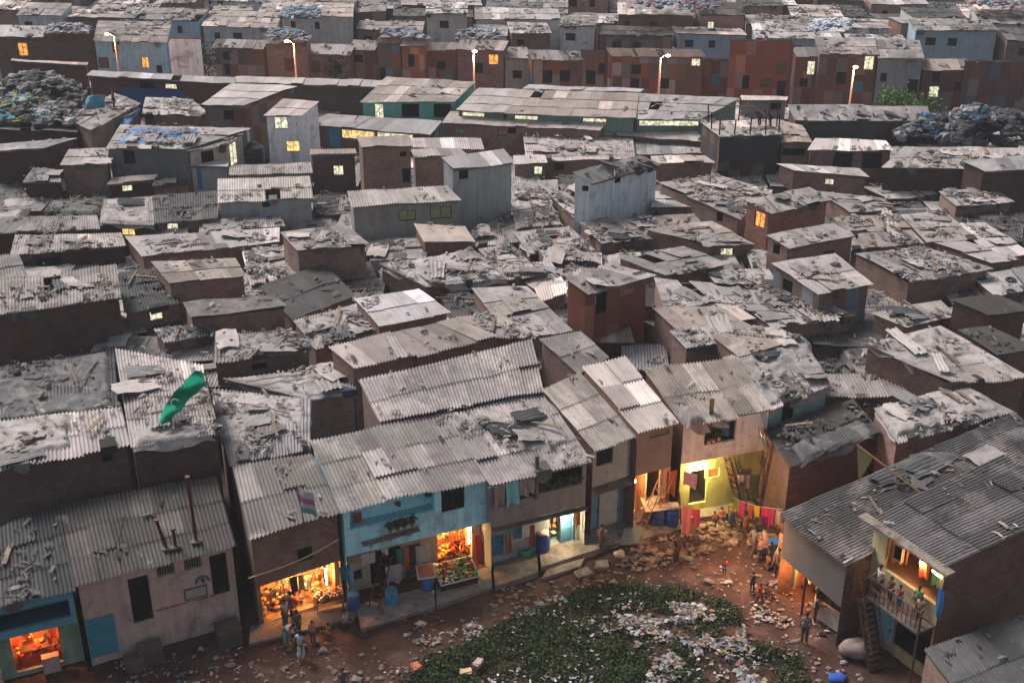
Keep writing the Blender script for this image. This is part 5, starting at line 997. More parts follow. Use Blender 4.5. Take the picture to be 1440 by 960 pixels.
ladder(at(1040, 712, 0), Fac(H).at(1021, 641, .1), .5, 'broad rusty ladder leaning on the yellow green wall', 8, (.35, .14, .08), .06)
ladder(at(1052, 706, 0), Fac(H).at(1035, 645, .1), .25, 'thin dark ladder right of the broad rusty ladder', 6, (.15, .1, .08), .03)
for k, (px, c, dr, lb) in enumerate([(1038, (.6, .5, .48), .5, 'white shirt hung beside the broad rusty ladder'), (1047, (.35, .3, .34), .9, 'lilac grey shirt hung right of the white shirt')]):
    a = Lw.at(px, 668, .5); cloth_piece('washing', lb, 'laundry', a, a+U.t*.35, dr, c, s=k)
# things on F6's roof edge
P6 = H.P
for k, (u0, u1, v0, v1, lb) in enumerate([(.02, .3, -.02, .32, 'heap of crumpled grey sheeting at the corner of the white patched house roof'), (.3, .5, .0, .22, 'dirty cloth hung over the eave above the blue curtained window')]):
    tag(crumple(P6, u0, u1, v0, v1, .3, .07, 90+k, lift=.06, colr=(.8, .75, .72), skirt=.5).build('sheeting', M['tarp'], smooth=True, loc=[float(x) for x in P6[0]]), lb, 'sheeting')
# flags
def flag(base, top, label, cols, w_=.9, h_=1.2, s=0, dirx=1, polecol=(.9, .7, .4), droop=.3):
    base, top = np.asarray(base, float), np.asarray(top, float); t = thing('flag', label, 'flag', base); mb = MB(); rod(mb, base, top, .03, polecol); mb.build('pole', M['wood'], t)
    U, V = np.meshgrid(np.linspace(0, 1, 9), np.linspace(0, 1, 10), indexing='ij'); d = (base-top)/np.linalg.norm(base-top)
    Q = top+d*(V*h_)[..., None]+np.array([dirx, -.25, 0])*(U*w_)[..., None]+np.array([0, 0, -1.])*(U*droop)[..., None]+np.array([.1, 1, 0])*(np.sin(U*6+V*3+s)*.09)[..., None]
    c = [cols[int(j/9*len(cols))] for i in range(8) for j in range(9)]
    mb = MB(); mb.grid(Q, None, np.array(c)); mb.build('banner', M['cloth'], t, smooth=True)
b = at(226, 596, 7.1); GT = at(286, 531, 9.0); t = thing('green_banner', 'long green banner streaming from a pole on the tall brick shack roof', 'banner', b)
mb = MB(); rod(mb, at(287, 520, 9.2), at(310, 610, 6.7), .035, (1.1, .8, .4)); mb.build('pole', M['wood'], t)
cv = [at(x, y, z) for x, y, z in ((286, 530, 8.9), (270, 543, 8.6), (256, 556, 8.3), (243, 572, 7.9), (231, 594, 7.35))]
wv = [.75, .8, .75, .68, .45]; rows = []
for i in range(17):
    f_ = i/4; k = min(3, int(f_)); u = f_-k; c_ = cv[k]*(1-u)+cv[k+1]*u; ww = wv[k]*(1-u)+wv[k+1]*u; tn = cv[k+1]-cv[k]; nn = np.cross(tn, ray(260, 550)); nn /= np.linalg.norm(nn)
    rows.append([c_+nn*ww*(v-.5)+np.array([0, .25*math.sin(v*5+i*.6), .06*math.sin(i)]) for v in np.linspace(0, 1, 7)])
mb = MB(); cc = np.tile(np.array([(.0, .34, .18)]), (96, 1)); mb.grid(np.array(rows), None, cc); mb.build('banner', M['cloth'], t, smooth=True)
mb = MB(); c_ = (cv[2]+cv[3])/2+np.array([0, -.35, .1]); A2 = np.linspace(.5, 4.6, 10)
for a, b2 in zip(A2[:-1], A2[1:]): rod(mb, c_+[.2*math.cos(a), 0, .2*math.sin(a)], c_+[.2*math.cos(b2), 0, .2*math.sin(b2)], .022, (.7, .75, .7))
mb.build('crescent_mark', M['cloth'], t)
flag(at(434, 762, 4.3), at(416, 682, 7.0), 'pink, white and green flag on a pole before the brown shop house', [(.5, .52, .55), (.5, .12, .25), (.5, .5, .5), (.1, .35, .3)], .7, 1.2, 1)
flag(at(1074, 625, 4.0), at(1066, 600, 5.2), 'little green, white and pink flag at the corner of the white patched house', [(.6, .2, .3), (.6, .6, .6), (.05, .35, .22)], .5, .9, 2, dirx=.5)
cloth_piece('festoon', 'red and green garland draped down from the roof to the blue curtained window', 'garland', at(998, 560, 6.6), at(1005, 560, 6.6), 2.0, (.5, .12, .06), s=2, stripe=(.12, .3, .12), n=5)
# R12 underside: rag shacks lit orange
g0 = at(1085, 690, 0); t = thing('rag_shelter', 'shelter of poles and hung sacking glowing orange beside the lane', 'shelter', g0)
for k, (x0, y0, x1, y1) in enumerate([(1072, 700, 1076, 632), (1108, 690, 1104, 636), (1126, 700, 1130, 648), (1090, 712, 1088, 655), (1068, 650, 1125, 690)]):
    mb = MB(); rod(mb, at(x0, y0, .0 if k < 4 else 2.6), at(x1, y1, 2.9 if k < 4 else 1.4), .06, (.5, .25, .15)); mb.build('pole', M['wood'], t)
for k, (x, c, w_, dr, lb) in enumerate([(1083, (.45, .25, .12), 1.0, 1.9, 'tan sacking hung at the left of the rag shelter'), (1100, (.5, .3, .18), .7, 1.5, 'ochre cloth in the middle of the rag shelter'), (1113, (.3, .16, .1), .7, 2.0, 'brown cloth at the right of the rag shelter'), (1098, (.42, .35, .2), .9, .8, 'striped mat hung low in the rag shelter')]):
    a = at(x, 665+(x-1083)*.15 if k < 3 else 690, 2.4 if k < 3 else 1.3); cloth_piece('sacking', lb, 'cloth', a, a+np.array([.9, -.5, 0])*w_, dr, c, s=k+3)
lamp(at(1045, 758, 2.2), 260, (1, .42, .12));  # lamp without a fixture, added to warm the lane ground
# washing line across the lane corner
l0, l1 = at(1030, 700, 2.0), at(1100, 716, 2.0); mb = MB(); mb.tube([l0, (l0+l1)/2-[0, 0, .15], l1], .015, 5, (.5, .5, .5)); tag(mb.build('washing_line', M['plastic'], loc=[float(x) for x in l0]), 'line of bright washing across the lane corner', 'line')
for k, (f_, c, dr, lb) in enumerate([(.02, (.2, .35, .1), .5, 'green cloth at the left end of the bright line'), (.14, (.5, .05, .22), .85, 'magenta cloth beside the green one'), (.30, (.35, .12, .06), .8, 'brown cloth in the bright washing line'), (.44, (.6, .45, .05), .6, 'yellow cloth in the bright washing line'), (.60, (.55, .04, .18), .95, 'crimson shirt in the bright washing line'), (.74, (.45, .04, .2), 1.0, 'long crimson cloth right of the crimson shirt'), (.88, (.5, .48, .5), .9, 'white lilac shirt at the right end of the line')]):
    a = l0+(l1-l0)*f_-[0, 0, .1]; b = l0+(l1-l0)*(f_+.12)-[0, 0, .1]; cloth_piece('washing', lb, 'laundry', a, b, dr, c, 'washing on the lane corner line', s=k+40)
# drums and furniture at the lane
for k, (px, py, r, h, c, lb) in enumerate([(925, 738, .42, 1.0, (.02, .05, .2), 'wide navy drum with a cream board on top'), (945, 742, .32, 1.0, (.02, .07, .28), 'navy drum beside the pink draped cloth'), (937, 732, .3, .95, (.02, .06, .22), 'navy drum behind the other two')]): barrel(at(px, py), lb, c, r, h)
p = at(925, 738); mb = MB(); mb.obox(p+[-.7, -.45, 1.05], (1.3, .25, .0), (-.2, .9, .25), (0, 0, .06), (.65, .55, .42)); tag(mb.build('cream_board', M['paint'], loc=[float(x) for x in p+[0, 0, 1.05]]), 'cream board slanting on the wide navy drum', 'board')
p = at(945, 742); mb = MB(); lump(mb, p+[0, .2, 1.2], .34, 4, (1.2, .9, .5), (.6, .5, .42), n=6); lump(mb, p+[-.4, .5, 1.3], .26, 7, (1, 1, .6), (.5, .2, .1), n=6); tag(mb.build('sack_bundle', M['cloth'], smooth=True, loc=[float(x) for x in p+[0, 0, 1.1]]), 'bundle of sacks on the navy drums', 'bundle')
cloth_piece('sari', 'long pink cloth draped down in front of the navy drums', 'cloth', at(959, 712, 1.9), at(973, 711, 1.9), 1.75, (.6, .22, .2), s=3, stripe=(.55, .15, .2)); cloth_piece('sari', 'magenta cloth hung right of the long pink cloth', 'cloth', at(974, 715, 1.5), at(985, 716, 1.5), 1.0, (.5, .06, .14), s=5)
ladder(at(958, 742), at(955, 690, 2.2), .2, 'short stick rack holding the pink cloth', 2, (.5, .3, .2), .03)
barrel(at(1086, 785), 'bright blue barrel among sacks at the glowing lane corner', (.02, .12, .28), .33, 1.0)
for k, (px, py, r, sq, c, lb) in enumerate([(1071, 775, .5, (1, .9, 1.3), (.42, .26, .17), 'tall tan sack left of the bright blue barrel'), (1060, 766, .32, (1, 1, .8), (.5, .32, .2), 'round tan sack at the left of the sacks'), (1100, 796, .5, (.8, .6, 1.4), (.6, .35, .1), 'orange yellow bundle right of the bright blue barrel'), (1080, 760, .42, (1.3, .8, .5), (.6, .3, .08), 'orange bundle behind the bright blue barrel'),
        (845, 752, .33, (1.3, .9, .7), (.55, .45, .4), 'pink white sack lying on the kerb by the pale blue door'), (797, 768, .38, (1.4, .8, .4), (.6, .55, .45), 'white cloth heap lit on the platform'), (793, 775, .25, (1.4, .8, .35), (.3, .28, .25), 'small grey heap on the lit platform'), (871, 783, .28, (1, .8, .8), (.6, .45, .32), 'cream sack on the rubble edge'), (1206, 922, .62, (1.2, .8, .8), (.26, .2, .18), 'large grey brown heap at the cream house stair'), (1178, 955, .42, (1.1, .8, .35), (.03, .1, .4), 'blue sheet dropped at the bottom right of the yard')]):
    p = at(px, py); mb = MB(); lump(mb, p+[0, 0, r*sq[2]*.8], r, k+2, sq, c, n=8, amp=.3); tag(mb.build('sack', M['cloth'], smooth=True, loc=[float(x) for x in p]), lb, 'sack')
cloth_piece('towel', 'red checked towel hung at the near right roof corner', 'towel', at(1097, 748, 2.4), at(1112, 756, 2.4), 1.0, (.5, .2, .14), s=2, stripe=(.55, .4, .32))
mb = MB(); q = at(884, 768, .0); mb.obox(q+[-.45, -.1, .1], (.95, .15, 0), (.25, .75, .45), (0, 0, .07), (.16, .2, .18)); tag(mb.build('fallen_shutter', M['paint'], loc=[float(x) for x in q]), 'grey green shutter lying against the rubble edge', 'shutter')
# R14: long roof over a hanging sheet wall and an open lit shop
H = HOUSES['R14']; U, Lw, uo, lo = storeys(H, 2.1, (.13, .135, .14), [], (.18, .26, .26), [(1165, 842, 1.7, 1.3, 'dark'), (1125, 815, 1.6, 1.9, None)], .9, sidec=(.7, .65, .6))
room(H, Lw, lo[1], 1.4, (.35, .14, .05)); lamp(Lw.p((lo[1][0]+lo[1][1])/2, 1.5, .2), 110, (1, .38, .1)); goods(Lw, lo[1], 20, 44, 1.0, label='boxes and rags in the dim orange shop under the long roof', cols=[(.5, .2, .1), (.2, .1, .08), (.5, .35, .2)])
for k, (px, py) in enumerate([(1127, 862), (1145, 874)]): mb = MB(); b_ = at(px, py); rod(mb, b_, b_+[0, 0, 2.3], .06, (.4, .2, .12)); mb.build('post', M['wood'], H.o)
mb = MB(); u0, _ = Lw.sz(1150, 860); q = at(1147, 868); mb.obox(q, at(1187, 895)-q, (.1, .12, 0), (0, 0, .95), (.42, .38, .36)); tag(mb.build('low_wall', M['plaster'], loc=[float(x) for x in q]), 'low whitewashed wall before the long roofed house', 'wall')
# R15: cream house with balcony
H = HOUSES['R15']; U, Lw, uo, lo = storeys(H, 2.95, (.55, .46, .26), [(1262, 778, .45, .7, 'hole'), (1300, 808, 2.9, 2.0, None)], (.52, .43, .25), [(1243, 872, 1.15, 2.1, None), (1240, 828, 1.6, .6, None), (1300, 905, 2.2, 2.3, None)], .12, sidec=(.75, .65, .6))
room(H, U, uo[1], 2.2, (.42, .22, .10)); room(H, Lw, lo[2], 1.5, (.05, .045, .04))
mb = MB(); o = lo[0]; mb.obox(Lw.p(o[0], .05, -.1), Lw.t*(o[1]-o[0]), Lw.n*.05, (0, 0, o[3]-.1), (.2, .46, .62)); d_ = mb.build('door', M['paint'], H.o); mb = MB(); mb.obox(Lw.p(o[1]-.2, 1, -.05), Lw.t*.04, Lw.n*.04, (0, 0, .14), (.2, .2, .2)); mb.build('handle', M['iron'], d_)
o = lo[1]; mb = MB(); mb.obox(Lw.p(o[0], o[2], -.15), Lw.t*(o[1]-o[0]), Lw.n*.02, (0, 0, o[3]-o[2]), (.03, .03, .03)); mb.build('dark_pane', M['dark'], H.o)
mb = MB(); mb.obox(U.p(-.45, U.za-.02, .1), U.t*(U.L+1.0)+[0, 0, U.zb-U.za], U.n*.5, (0, 0, .09), (1.3, 1.2, 1.1)); mb.build('fascia', M['concrete'], H.o)
zb_ = 3.0; s0, s1 = U.L-3.0, U.L; mb = MB(); mb.obox(U.p(s0, zb_-.1, .02), U.t*(s1-s0), U.n*1.0, (0, 0, .12), (.8, .8, .8)); mb.build('balcony_floor', M['concrete'], H.o)
for k in range(13): mb = MB(); q = U.p(s0+(s1-s0)*k/12, zb_, .96); rod(mb, q, q+[0, 0, .95], .022, (.8, .7, .7)); mb.build('baluster', M['iron'], H.o)
for zz in (.5, .97): mb = MB(); rod(mb, U.p(s0, zb_+zz, .96), U.p(s1, zb_+zz, .96), .03, (.8, .7, .7)); mb.build('handrail', M['iron'], H.o)
for k, (z0_, r_) in enumerate([(0, .0)]): mb = MB(); q = U.p(s0, 0, 1.0); rod(mb, q, q+[0, 0, 3.9], .05, (.7, .6, .6)); mb.build('balcony_post', M['iron'], H.o); mb = MB(); rod(mb, U.p(s1, 0, 1.0), U.p(s1, 3.9, 1.0), .05, (.7, .6, .6)); mb.build('balcony_post', M['iron'], H.o)
bulb(U.p(s0+1.6, 5.2, -.2), 'glowing bulb over the crowd on the balcony', 42, (1, .5, .2), .06)
tt = thing('tube_lamp', 'short white tube lamp at the right end of the crowded balcony', 'lamp', U.p(s1-.5, 5.35, .05)); mb = MB(); rod(mb, U.p(s1-.6, 5.4, .05), U.p(s1-.15, 5.35, .05), .035); mb.build('glass_tube', M['tubelight'], tt)
for k, (u_, c, lb) in enumerate([(s0+.35, (.7, .2, .05), 'orange shirt hung at the left of the crowded balcony'), (s0+1.5, (.6, .12, .05), 'red orange cloth behind the crowd on the balcony'), (s0+2.2, (.2, .35, .1), 'green cloth behind the crowd on the balcony')]): a = U.p(u_, 5.3, -.3); cloth_piece('hanging_cloth', lb, 'cloth', a, a+U.t*.5, .8, c, s=k)
a = U.p(U.L-.12, 4.9, .12); cloth_piece('hanging_cloth', 'blue cloth hung at the right corner of the cream house', 'cloth', a, a+U.t*.35, 1.3, (.03, .2, .5), s=4)
# iron stair
t = thing('iron_stair', 'steep dark iron stair rising to the crowded balcony', 'stair', at(1232, 940, 0)); q0, q1 = at(1232, 940, .05), U.p(s0+.1, 3.0, 1.1)
sv = np.cross(q1-q0, (0, 0, 1)); sv = sv/np.linalg.norm(sv)
for off in (-.35, .35):
    mb = MB(); rod(mb, q0+sv*off, q1+sv*off, .06, (.6, .6, .6)); mb.build('stringer', M['iron'], t); mb = MB(); rod(mb, q0+sv*off+[0, 0, .9], q1+sv*off+[0, 0, .9], .03, (1, .9, .8)); mb.build('handrail', M['iron'], t)
for k in range(12):
    q = q0+(q1-q0)*(k+.5)/12; mb = MB(); mb.obox(q-sv*.35-np.cross(sv, (0, 0, 1))*.1, np.cross(sv, (0, 0, 1))*.22, sv*.7, (0, 0, .03), (.6, .6, .6)); mb.build('tread', M['iron'], t)
    mb = MB(); rod(mb, q+sv*.35, q+sv*.35+[0, 0, .9], .018); mb.build('baluster', M['iron'], t)
# pale sheets let into the near right roof, pole and tyre
P = HOUSES['R14'].P
for k, (px, py, z, lb) in enumerate([(1268, 679, 5, 'tyre lying on the long dark ribbed roof'), (1165, 603, 4.6, 'tyre on the left of the low grey patched roof'), (1198, 573, 4.7, 'tyre at the back of the low grey patched roof'), (1212, 590, 4.6, 'tyre under rags on the low grey patched roof'), (1378, 392, 5.5, 'tyre on the pale roof at the right edge'), (1421, 395, 5.5, 'small tyre on the pale roof at the right edge'), (1422, 412, 5.5, 'lower tyre on the pale roof at the right edge')]):
    put(TYRE, at(px, py, z-.25), (.05, .08, k), lb, 'tyre', 'old tyres on the roofs', 1.15 if k == 0 else .95)
q0, q1 = at(1205, 625, 6.3), at(1300, 697, 5.0); t = thing('bamboo_pole', 'long bamboo pole with a dark pennant leaning over the ribbed roof', 'pole', q1); mb = MB(); rod(mb, q1, q0, .045, (1.6, 1.2, .8)); mb.build('pole', M['wood'], t)
mb = MB(); a, b = q0, q0+(q1-q0)*.25; mb.add([a, b, (a+b)/2+[-.2, -.3, -1.5], a+[.02, .03, 0], b+[.02, .03, 0], (a+b)/2+[-.18, -.27, -1.5]], [[0, 1, 2], [5, 4, 3]], None, (.1, .11, .05)); mb.build('pennant', M['cloth'], t)
ax_ = P[3]-P[0]; ra = math.atan2(ax_[1], ax_[0])-math.pi/2
for k, (px, py, z, pr, sc, lb) in enumerate([(1250, 668, 4.75, 1, 1.2, 'dark ribbed sheet left of the tyre on the long roof'), (1300, 655, 4.8, 1, 1.3, 'dark ribbed sheet behind the tyre on the long roof'), (1385, 640, 4.8, 3, 1.5, 'grey flat sheet at the upper end of the long roof')]):
    put(SHEETS[pr], at(px, py, z-.06), (.02, 0, ra+(k % 3-1)*.05), lb, 'roofing sheet', None, sc)
A = [at(1235, 690, 4.52), at(1300, 690, 4.54), at(1345, 640, 4.6), at(1275, 640, 4.58)]
tag(crumple(A, 0, 1, 0, 1, .16, .07, 61, lift=.06, jag=.5).build('tarpaulin', M['darktarp'], smooth=True, loc=[float(x) for x in A[0]]), 'dark rags and tarpaulin spread under the tyre on the long roof', 'tarpaulin')
# construction roof
H = HOUSES['SC']; P = H.P
for k in range(10):
    u, v = [(0.03, .1), (.25, .05), (.5, .05), (.75, .05), (.97, .1), (.03, .5), (.97, .5), (.1, .95), (.5, .95), (.9, .95)][k]; q = bil(P, u, v); mb = MB(); rod(mb, q-[0, 0, .1], q+[R.uniform(-.1, .1), 0, R.uniform(1.2, 1.9)], .06, (.6, .35, .3)); mb.build('column_rod', M['iron'], H.o)
q = at(1040, 182, 8.1)
mb = MB(); rod(mb, at(1052, 145, 10.4), at(1080, 165, 8.2), .06, (1.4, 1.3, 1.1)); rod(mb, at(1000, 148, 9.6), at(1060, 150, 9.6), .05, (1, .7, .6)); tag(mb.build('scaffold_poles', M['wood'], loc=[float(x) for x in q]), 'loose poles sloping over the unfinished roof', 'poles')
cloth_piece('black_sheeting', 'black plastic sheeting round the top of the unfinished house', 'sheeting', Fac(HOUSES['SC']).p(-.1, 7.75, .35), Fac(HOUSES['SC']).p(Fac(HOUSES['SC']).L+.1, 7.75, .35), 2.0, (.05, .05, .055), s=3, n=40, sway=.2)
cloth_piece('black_curtain', 'long sagging black curtain under the brown workshop roof', 'curtain', Fac(HOUSES['MX']).p(.2, 6.1, .12), Fac(HOUSES['MX']).p(Fac(HOUSES['MX']).L*.72, 6.1, .12), 2.4, (.06, .055, .055), s=6, n=60, sway=.15)
# blue tarps upper left
cloth_piece('blue_sheet', 'dark blue sheet hung along the long brown shed wall', 'sheeting', at(170, 121, 6.4)-[0, .3, 0], at(262, 127, 6.4)-[0, .3, 0], 2.0, (.03, .09, .24), s=6, n=40, sway=.1)
A = [at(132, 194, 5.2), at(172, 187, 6.2), at(199, 153, 7.9), at(185, 160, 7.6)]
tag(crumple(A, 0, 1, 0, 1, .3, .15, 55, lift=.1, skirt=.3).build('blue_tarpaulin', M['bluetarp'], smooth=True, loc=[float(x) for x in A[0]]), 'bright blue tarpaulin slung down from the brick workshop roof', 'tarpaulin')
# water tank
p = at(358, 228, 5); t = thing('water_tank', 'black ribbed water tank left of the white tower', 'tank', p); mb = MB(); mb.lathe(p, [(0, 0), (.8, 0), (.85, .3), (.78, .35), (.85, .4), (.85, .8), (.78, .85), (.85, .9), (.8, 1.3), (.35, 1.55)], 20, (.03, .035, .04)); mb.build('tank_body', M['plastic'], t); mb = MB(); mb.lathe(p+[0, 0, 1.55], [(.36, 0), (.36, .12), (0, .14)], 16, (.04, .04, .05)); mb.build('lid', M['plastic'], t)
# heaps of bagged plastic
def heap(quad, z, hgt, n, s, cols, label, r=(.25, .6)):
    rn = np.random.RandomState(s); P = [at(quad[i], quad[i+1], z) for i in (0, 2, 4, 6)]; mb = MB()
    for _ in range(n):
        u, v = rn.rand(2); q = bil(P, u, v); hh = hgt*(1-abs(2*u-1)**2.5)*(1-abs(2*v-1)**2.5)*rn.rand()**.4
        lump(mb, q+[0, 0, hh+.15], rn.uniform(*r), int(rn.randint(999)), (1.2, 1, rn.uniform(.5, .9)), np.array(cols[rn.randint(len(cols))])*rn.uniform(.7, 1.2), n=5, amp=.45)
    strips(mb, n*3, lambda i: (lambda u, v: bil(P, u, v)+[0, 0, hgt*(1-abs(2*u-1)**2.5)*(1-abs(2*v-1)**2.5)+.1])(rn.rand(), rn.rand()), rn, (.3, 1.2), (.1, .5), cols)
    tag(mb.build('plastic_heap', M['litter'], loc=[float(x) for x in P[0]]), label, 'heap', kind='stuff')
WB = [(.34, .34, .33), (.2, .2, .2), (.08, .08, .08), (.05, .05, .055), (.26, .25, .23), (.1, .1, .1)]
heap([-10, 175, 60, 172, 70, 145, -10, 148], 7.2, 1.2, 90, 1, [(.10, .28, .34), (.36, .4, .4), (.12, .22, .15), (.3, .24, .06), (.07, .12, .22), (.22, .22, .21), (.08, .08, .08)], 'heap of coloured plastic bags at the left edge')
heap([-5, 150, 118, 152, 110, 122, 0, 120], 7.4, 1.8, 130, 2, WB, 'heap of grey plastic bags behind the coloured heap')
heap([55, 178, 112, 178, 105, 150, 60, 150], 7.2, .8, 60, 3, [(.35, .38, .36), (.5, .3, .28), (.1, .1, .1), (.45, .5, .5)], 'low pile of mixed bags right of the coloured heap')
heap([1262, 196, 1345, 200, 1345, 172, 1270, 170], 5.5, 1.0, 90, 4, [(.04, .04, .045), (.08, .08, .09), (.3, .3, .3), (.04, .12, .24), (.1, .1, .1)], 'dark junk heap with blue drums right of the black curtain')
heap([1345, 206, 1460, 210, 1460, 172, 1350, 168], 6.4, 1.6, 130, 5, [(.04, .04, .045), (.08, .08, .09), (.14, .13, .12), (.05, .06, .09), (.06, .06, .06)], 'great dark rag heap at the right edge')
heap([1345, 172, 1395, 172, 1390, 160, 1345, 160], 8.4, .7, 40, 6, [(.3, .3, .3), (.07, .18, .3), (.12, .12, .12), (.3, .3, .32), (.06, .06, .06)], 'white and blue bags on top of the dark rag heap')
for k, (q, z, cs, lb) in enumerate([([374, 58, 432, 60, 428, 46, 378, 44], 6.6, [(.12, .2, .3), (.34, .36, .37), (.25, .25, .25), (.2, .17, .15)], 'blue bundles on the brown brick street house'), ([640, 58, 700, 60, 700, 44, 650, 44], 6.2, [(.4, .42, .43), (.12, .18, .27), (.35, .28, .26), (.2, .19, .18)], 'white and blue bundles on the purple brown street house'), ([60, 48, 125, 50, 125, 38, 70, 38], 6.6, [(.5, .5, .55), (.2, .2, .2), (.35, .33, .35)], 'pale bundles on the dark shop row'),
        ([540, 55, 600, 58, 590, 46, 540, 44], 6.6, [(.35, .3, .36), (.45, .42, .45), (.2, .22, .3)], 'lilac grey bundles on the sheet clad street houses'), ([1135, 45, 1195, 47, 1195, 30, 1140, 30], 6.2, [(.6, .63, .68), (.7, .7, .7), (.5, .55, .62)], 'long pale sheeted bundle beyond the street on the right'), ([880, 14, 1010, 16, 1010, 2, 880, 2], 6.5, [(.25, .35, .5), (.5, .2, .25), (.4, .4, .4)], 'coloured bundles far beyond the street'), ([1360, 10, 1440, 12, 1440, 0, 1370, 0], 7, [(.3, .45, .5), (.5, .3, .3), (.4, .4, .4)], 'coloured bundles in the far right corner'), ([395, 26, 450, 27, 450, 14, 400, 14], 6.2, [(.15, .34, .45), (.35, .42, .45), (.35, .35, .34)], 'sky blue sheets far beyond the street')]):
    heap(q, z, .5, 45, 20+k, cs, lb, (.18, .42))
# teal umbrella and tree masses
A = [at(118, 156, 7.6), at(146, 150, 7.6), at(150, 132, 8.5), at(124, 134, 8.6)]
tag(crumple(A, 0, 1, 0, 1, .35, .12, 57, lift=.1, skirt=.2, colr=(.6, 1.3, .9)).build('blue_tarpaulin', M['bluetarp'], smooth=True, loc=[float(x) for x in A[0]]), 'teal tarpaulin heaped beside the two men on the workshop roof', 'tarpaulin')
def tree(px, py, z, rx, rz, s, label, n=900, cols=((1, 1, 1), (1.6, 1.5, 1), (.6, .7, .7))):
    p = at(px, py, z); b = np.array([p[0], p[1], 0]); t = thing('tree', label, 'tree', b, None); mb = MB(); mb.tube([b, b+[.1, 0, z*.5], b+[0, .1, z]], [.22, .17, .1], 8, (.6, .5, .4))
    rn = np.random.RandomState(s)
    for _ in range(5): a = rn.uniform(0, 6.28); rod(mb, b+[0, 0, z*.7], b+[rx*.6*math.cos(a), rx*.4*math.sin(a), z+rz*.2], .06, (.6, .5, .4))
    mb.build('trunk', M['wood'], t); mb = MB()
    for _ in range(16):
        c = p+np.array([rn.normal(0, rx*.42), rn.normal(0, rx*.25), rn.normal(0, rz*.35)]); leaves(mb, c, rn.uniform(.7, 1.3), n//16, int(rn.randint(9999)), cols, .16)
    mb.build('crown', M['leaf'], t)
tree(1275, 148, 4.5, 4.0, 1.2, 3, 'bright green tree between the street and the dark junk heap', 2600, ((1.6, 2.1, 1.2), (2.2, 2.8, 1.4), (.8, 1, .7)))
tree(285, 92, 3.2, 2.2, 2.2, 4, 'dark tree right of the little white street house', 1100, ((.8, .8, .9), (.6, .7, .7)))
tree(470, 98, 3, 1.8, 2.2, 5, 'thin grey tree before the smooth grey roofed street house', 500, ((1.6, 1.4, 1.6), (1.2, 1.1, 1.2)))
tree(1068, 112, 3.5, 1.8, 2, 6, 'dusty tree before the red sheet walled house', 700, ((1.3, 1.3, 1.3), (1, 1, 1)))
# ------------------------------------------------------------------ the yard
M['ground'] = mat('mud', (.066, .029, .020), (.036, .018, .014), .5, .95, bump=.8, bscale=3, dirt=[((.15, .085, .062), .45, .50, .66, .6), ((.03, .022, .018), 1.4, .52, .64, .7), ((.15, .10, .085), 5, .58, .7, .5)], rnd=0)
mb = MB(); n = 130; x = np.linspace(-24, 24, n); y = np.linspace(36, 62, n)
X, Y = np.meshgrid(x, y, indexing='ij'); ed = np.clip(np.minimum(np.minimum(X+24, 24-X), np.minimum(Y-36, 62-Y))/2, 0, 1)
def gz(x, y): return (fbm(x*.35, y*.35, 5, 3)-.42)*.35+(fbm(x*2.2, y*2.2, 9, 3)-.45)*.1
Z = gz(X, Y)*ed
mb.grid(np.stack([X, Y, Z], -1)); F_ = 4000
for q in (((-F_, -F_, 0), (F_, -F_, 0), (F_, 36, 0), (-F_, 36, 0)), ((-F_, 62, 0), (F_, 62, 0), (F_, F_, 0), (-F_, F_, 0)), ((-F_, 36, 0), (-24, 36, 0), (-24, 62, 0), (-F_, 62, 0)), ((24, 36, 0), (F_, 36, 0), (F_, 62, 0), (24, 62, 0))): mb.quad(*q)
tag(mb.build('ground', M['ground'], smooth=True), kind='structure')
# street behind
a, b = at(-60, 99, .03), at(1500, 168, .03); mb = MB(); dd = (b-a); mb.quad(a, b, b+[0, 5, 0], a+[0, 5, 0]); M['road'] = mat('dusty_road', (.07, .062, .058), (.05, .045, .043), 1, .95); tag(mb.build('street', M['road']), kind='structure')
def gat(px, py, dz=0.): p = at(px, py); p[2] = float(gz(p[0], p[1]))+dz; return p
# kerb platforms along the houses
def platform(pts, h, label, col=(1, 1, 1)):
    B = [at(x, y, h) for x, y in pts]; mb = MB(); k = len(B); V = B+[p*[1, 1, 0]-[0, 0, .1] for p in B]
    mb.add(V, [list(range(k))]); 
    for i in range(k): j = (i+1) % k; mb.add([V[i], V[j], V[k+j], V[k+i]][::-1], [[0, 1, 2, 3]])
    tag(mb.build('platform', M['concrete'], loc=[float(x) for x in B[0]*[1, 1, 0]]), label, 'platform')
platform([(350, 905), (500, 868), (505, 842), (352, 880)], .15, 'low earthen step before the orange lit shop')
platform([(508, 884), (612, 852), (610, 822), (500, 850)], .22, 'dark concrete kerb platform below the turquoise balcony')
platform([(614, 851), (692, 825), (690, 795), (612, 818)], .22, 'kerb platform under the vegetable stall')
platform([(696, 824), (757, 804), (755, 776), (694, 794)], .28, 'stone kerb platform before the teal door')
platform([(761, 797), (882, 758), (905, 735), (895, 722), (758, 774)], .3, 'long warm lit platform below the plant balcony')
platform([(890, 760), (960, 742), (975, 725), (905, 738)], .22, 'worn step before the navy drums')
platform([(980, 728), (1080, 712), (1076, 700), (975, 716)], .2, 'step along the yellow green wall')
for k, (q, lb) in enumerate([([(762, 812), (815, 796), (822, 784), (770, 798)], 'broken slab tipped below the warm platform'), ([(812, 812), (835, 805), (826, 796), (806, 803)], 'square loose slab in the lane'), ([(836, 799), (857, 796), (854, 786), (838, 788)], 'smaller square slab right of the loose one'), ([(537, 872), (570, 868), (560, 858), (532, 862)], 'dark slab before the open blue barrel'), ([(1085, 822), (1116, 810), (1112, 806), (1082, 818)], 'thin plank like slab by the right hand shop')]):
    platform(q, .14, lb)
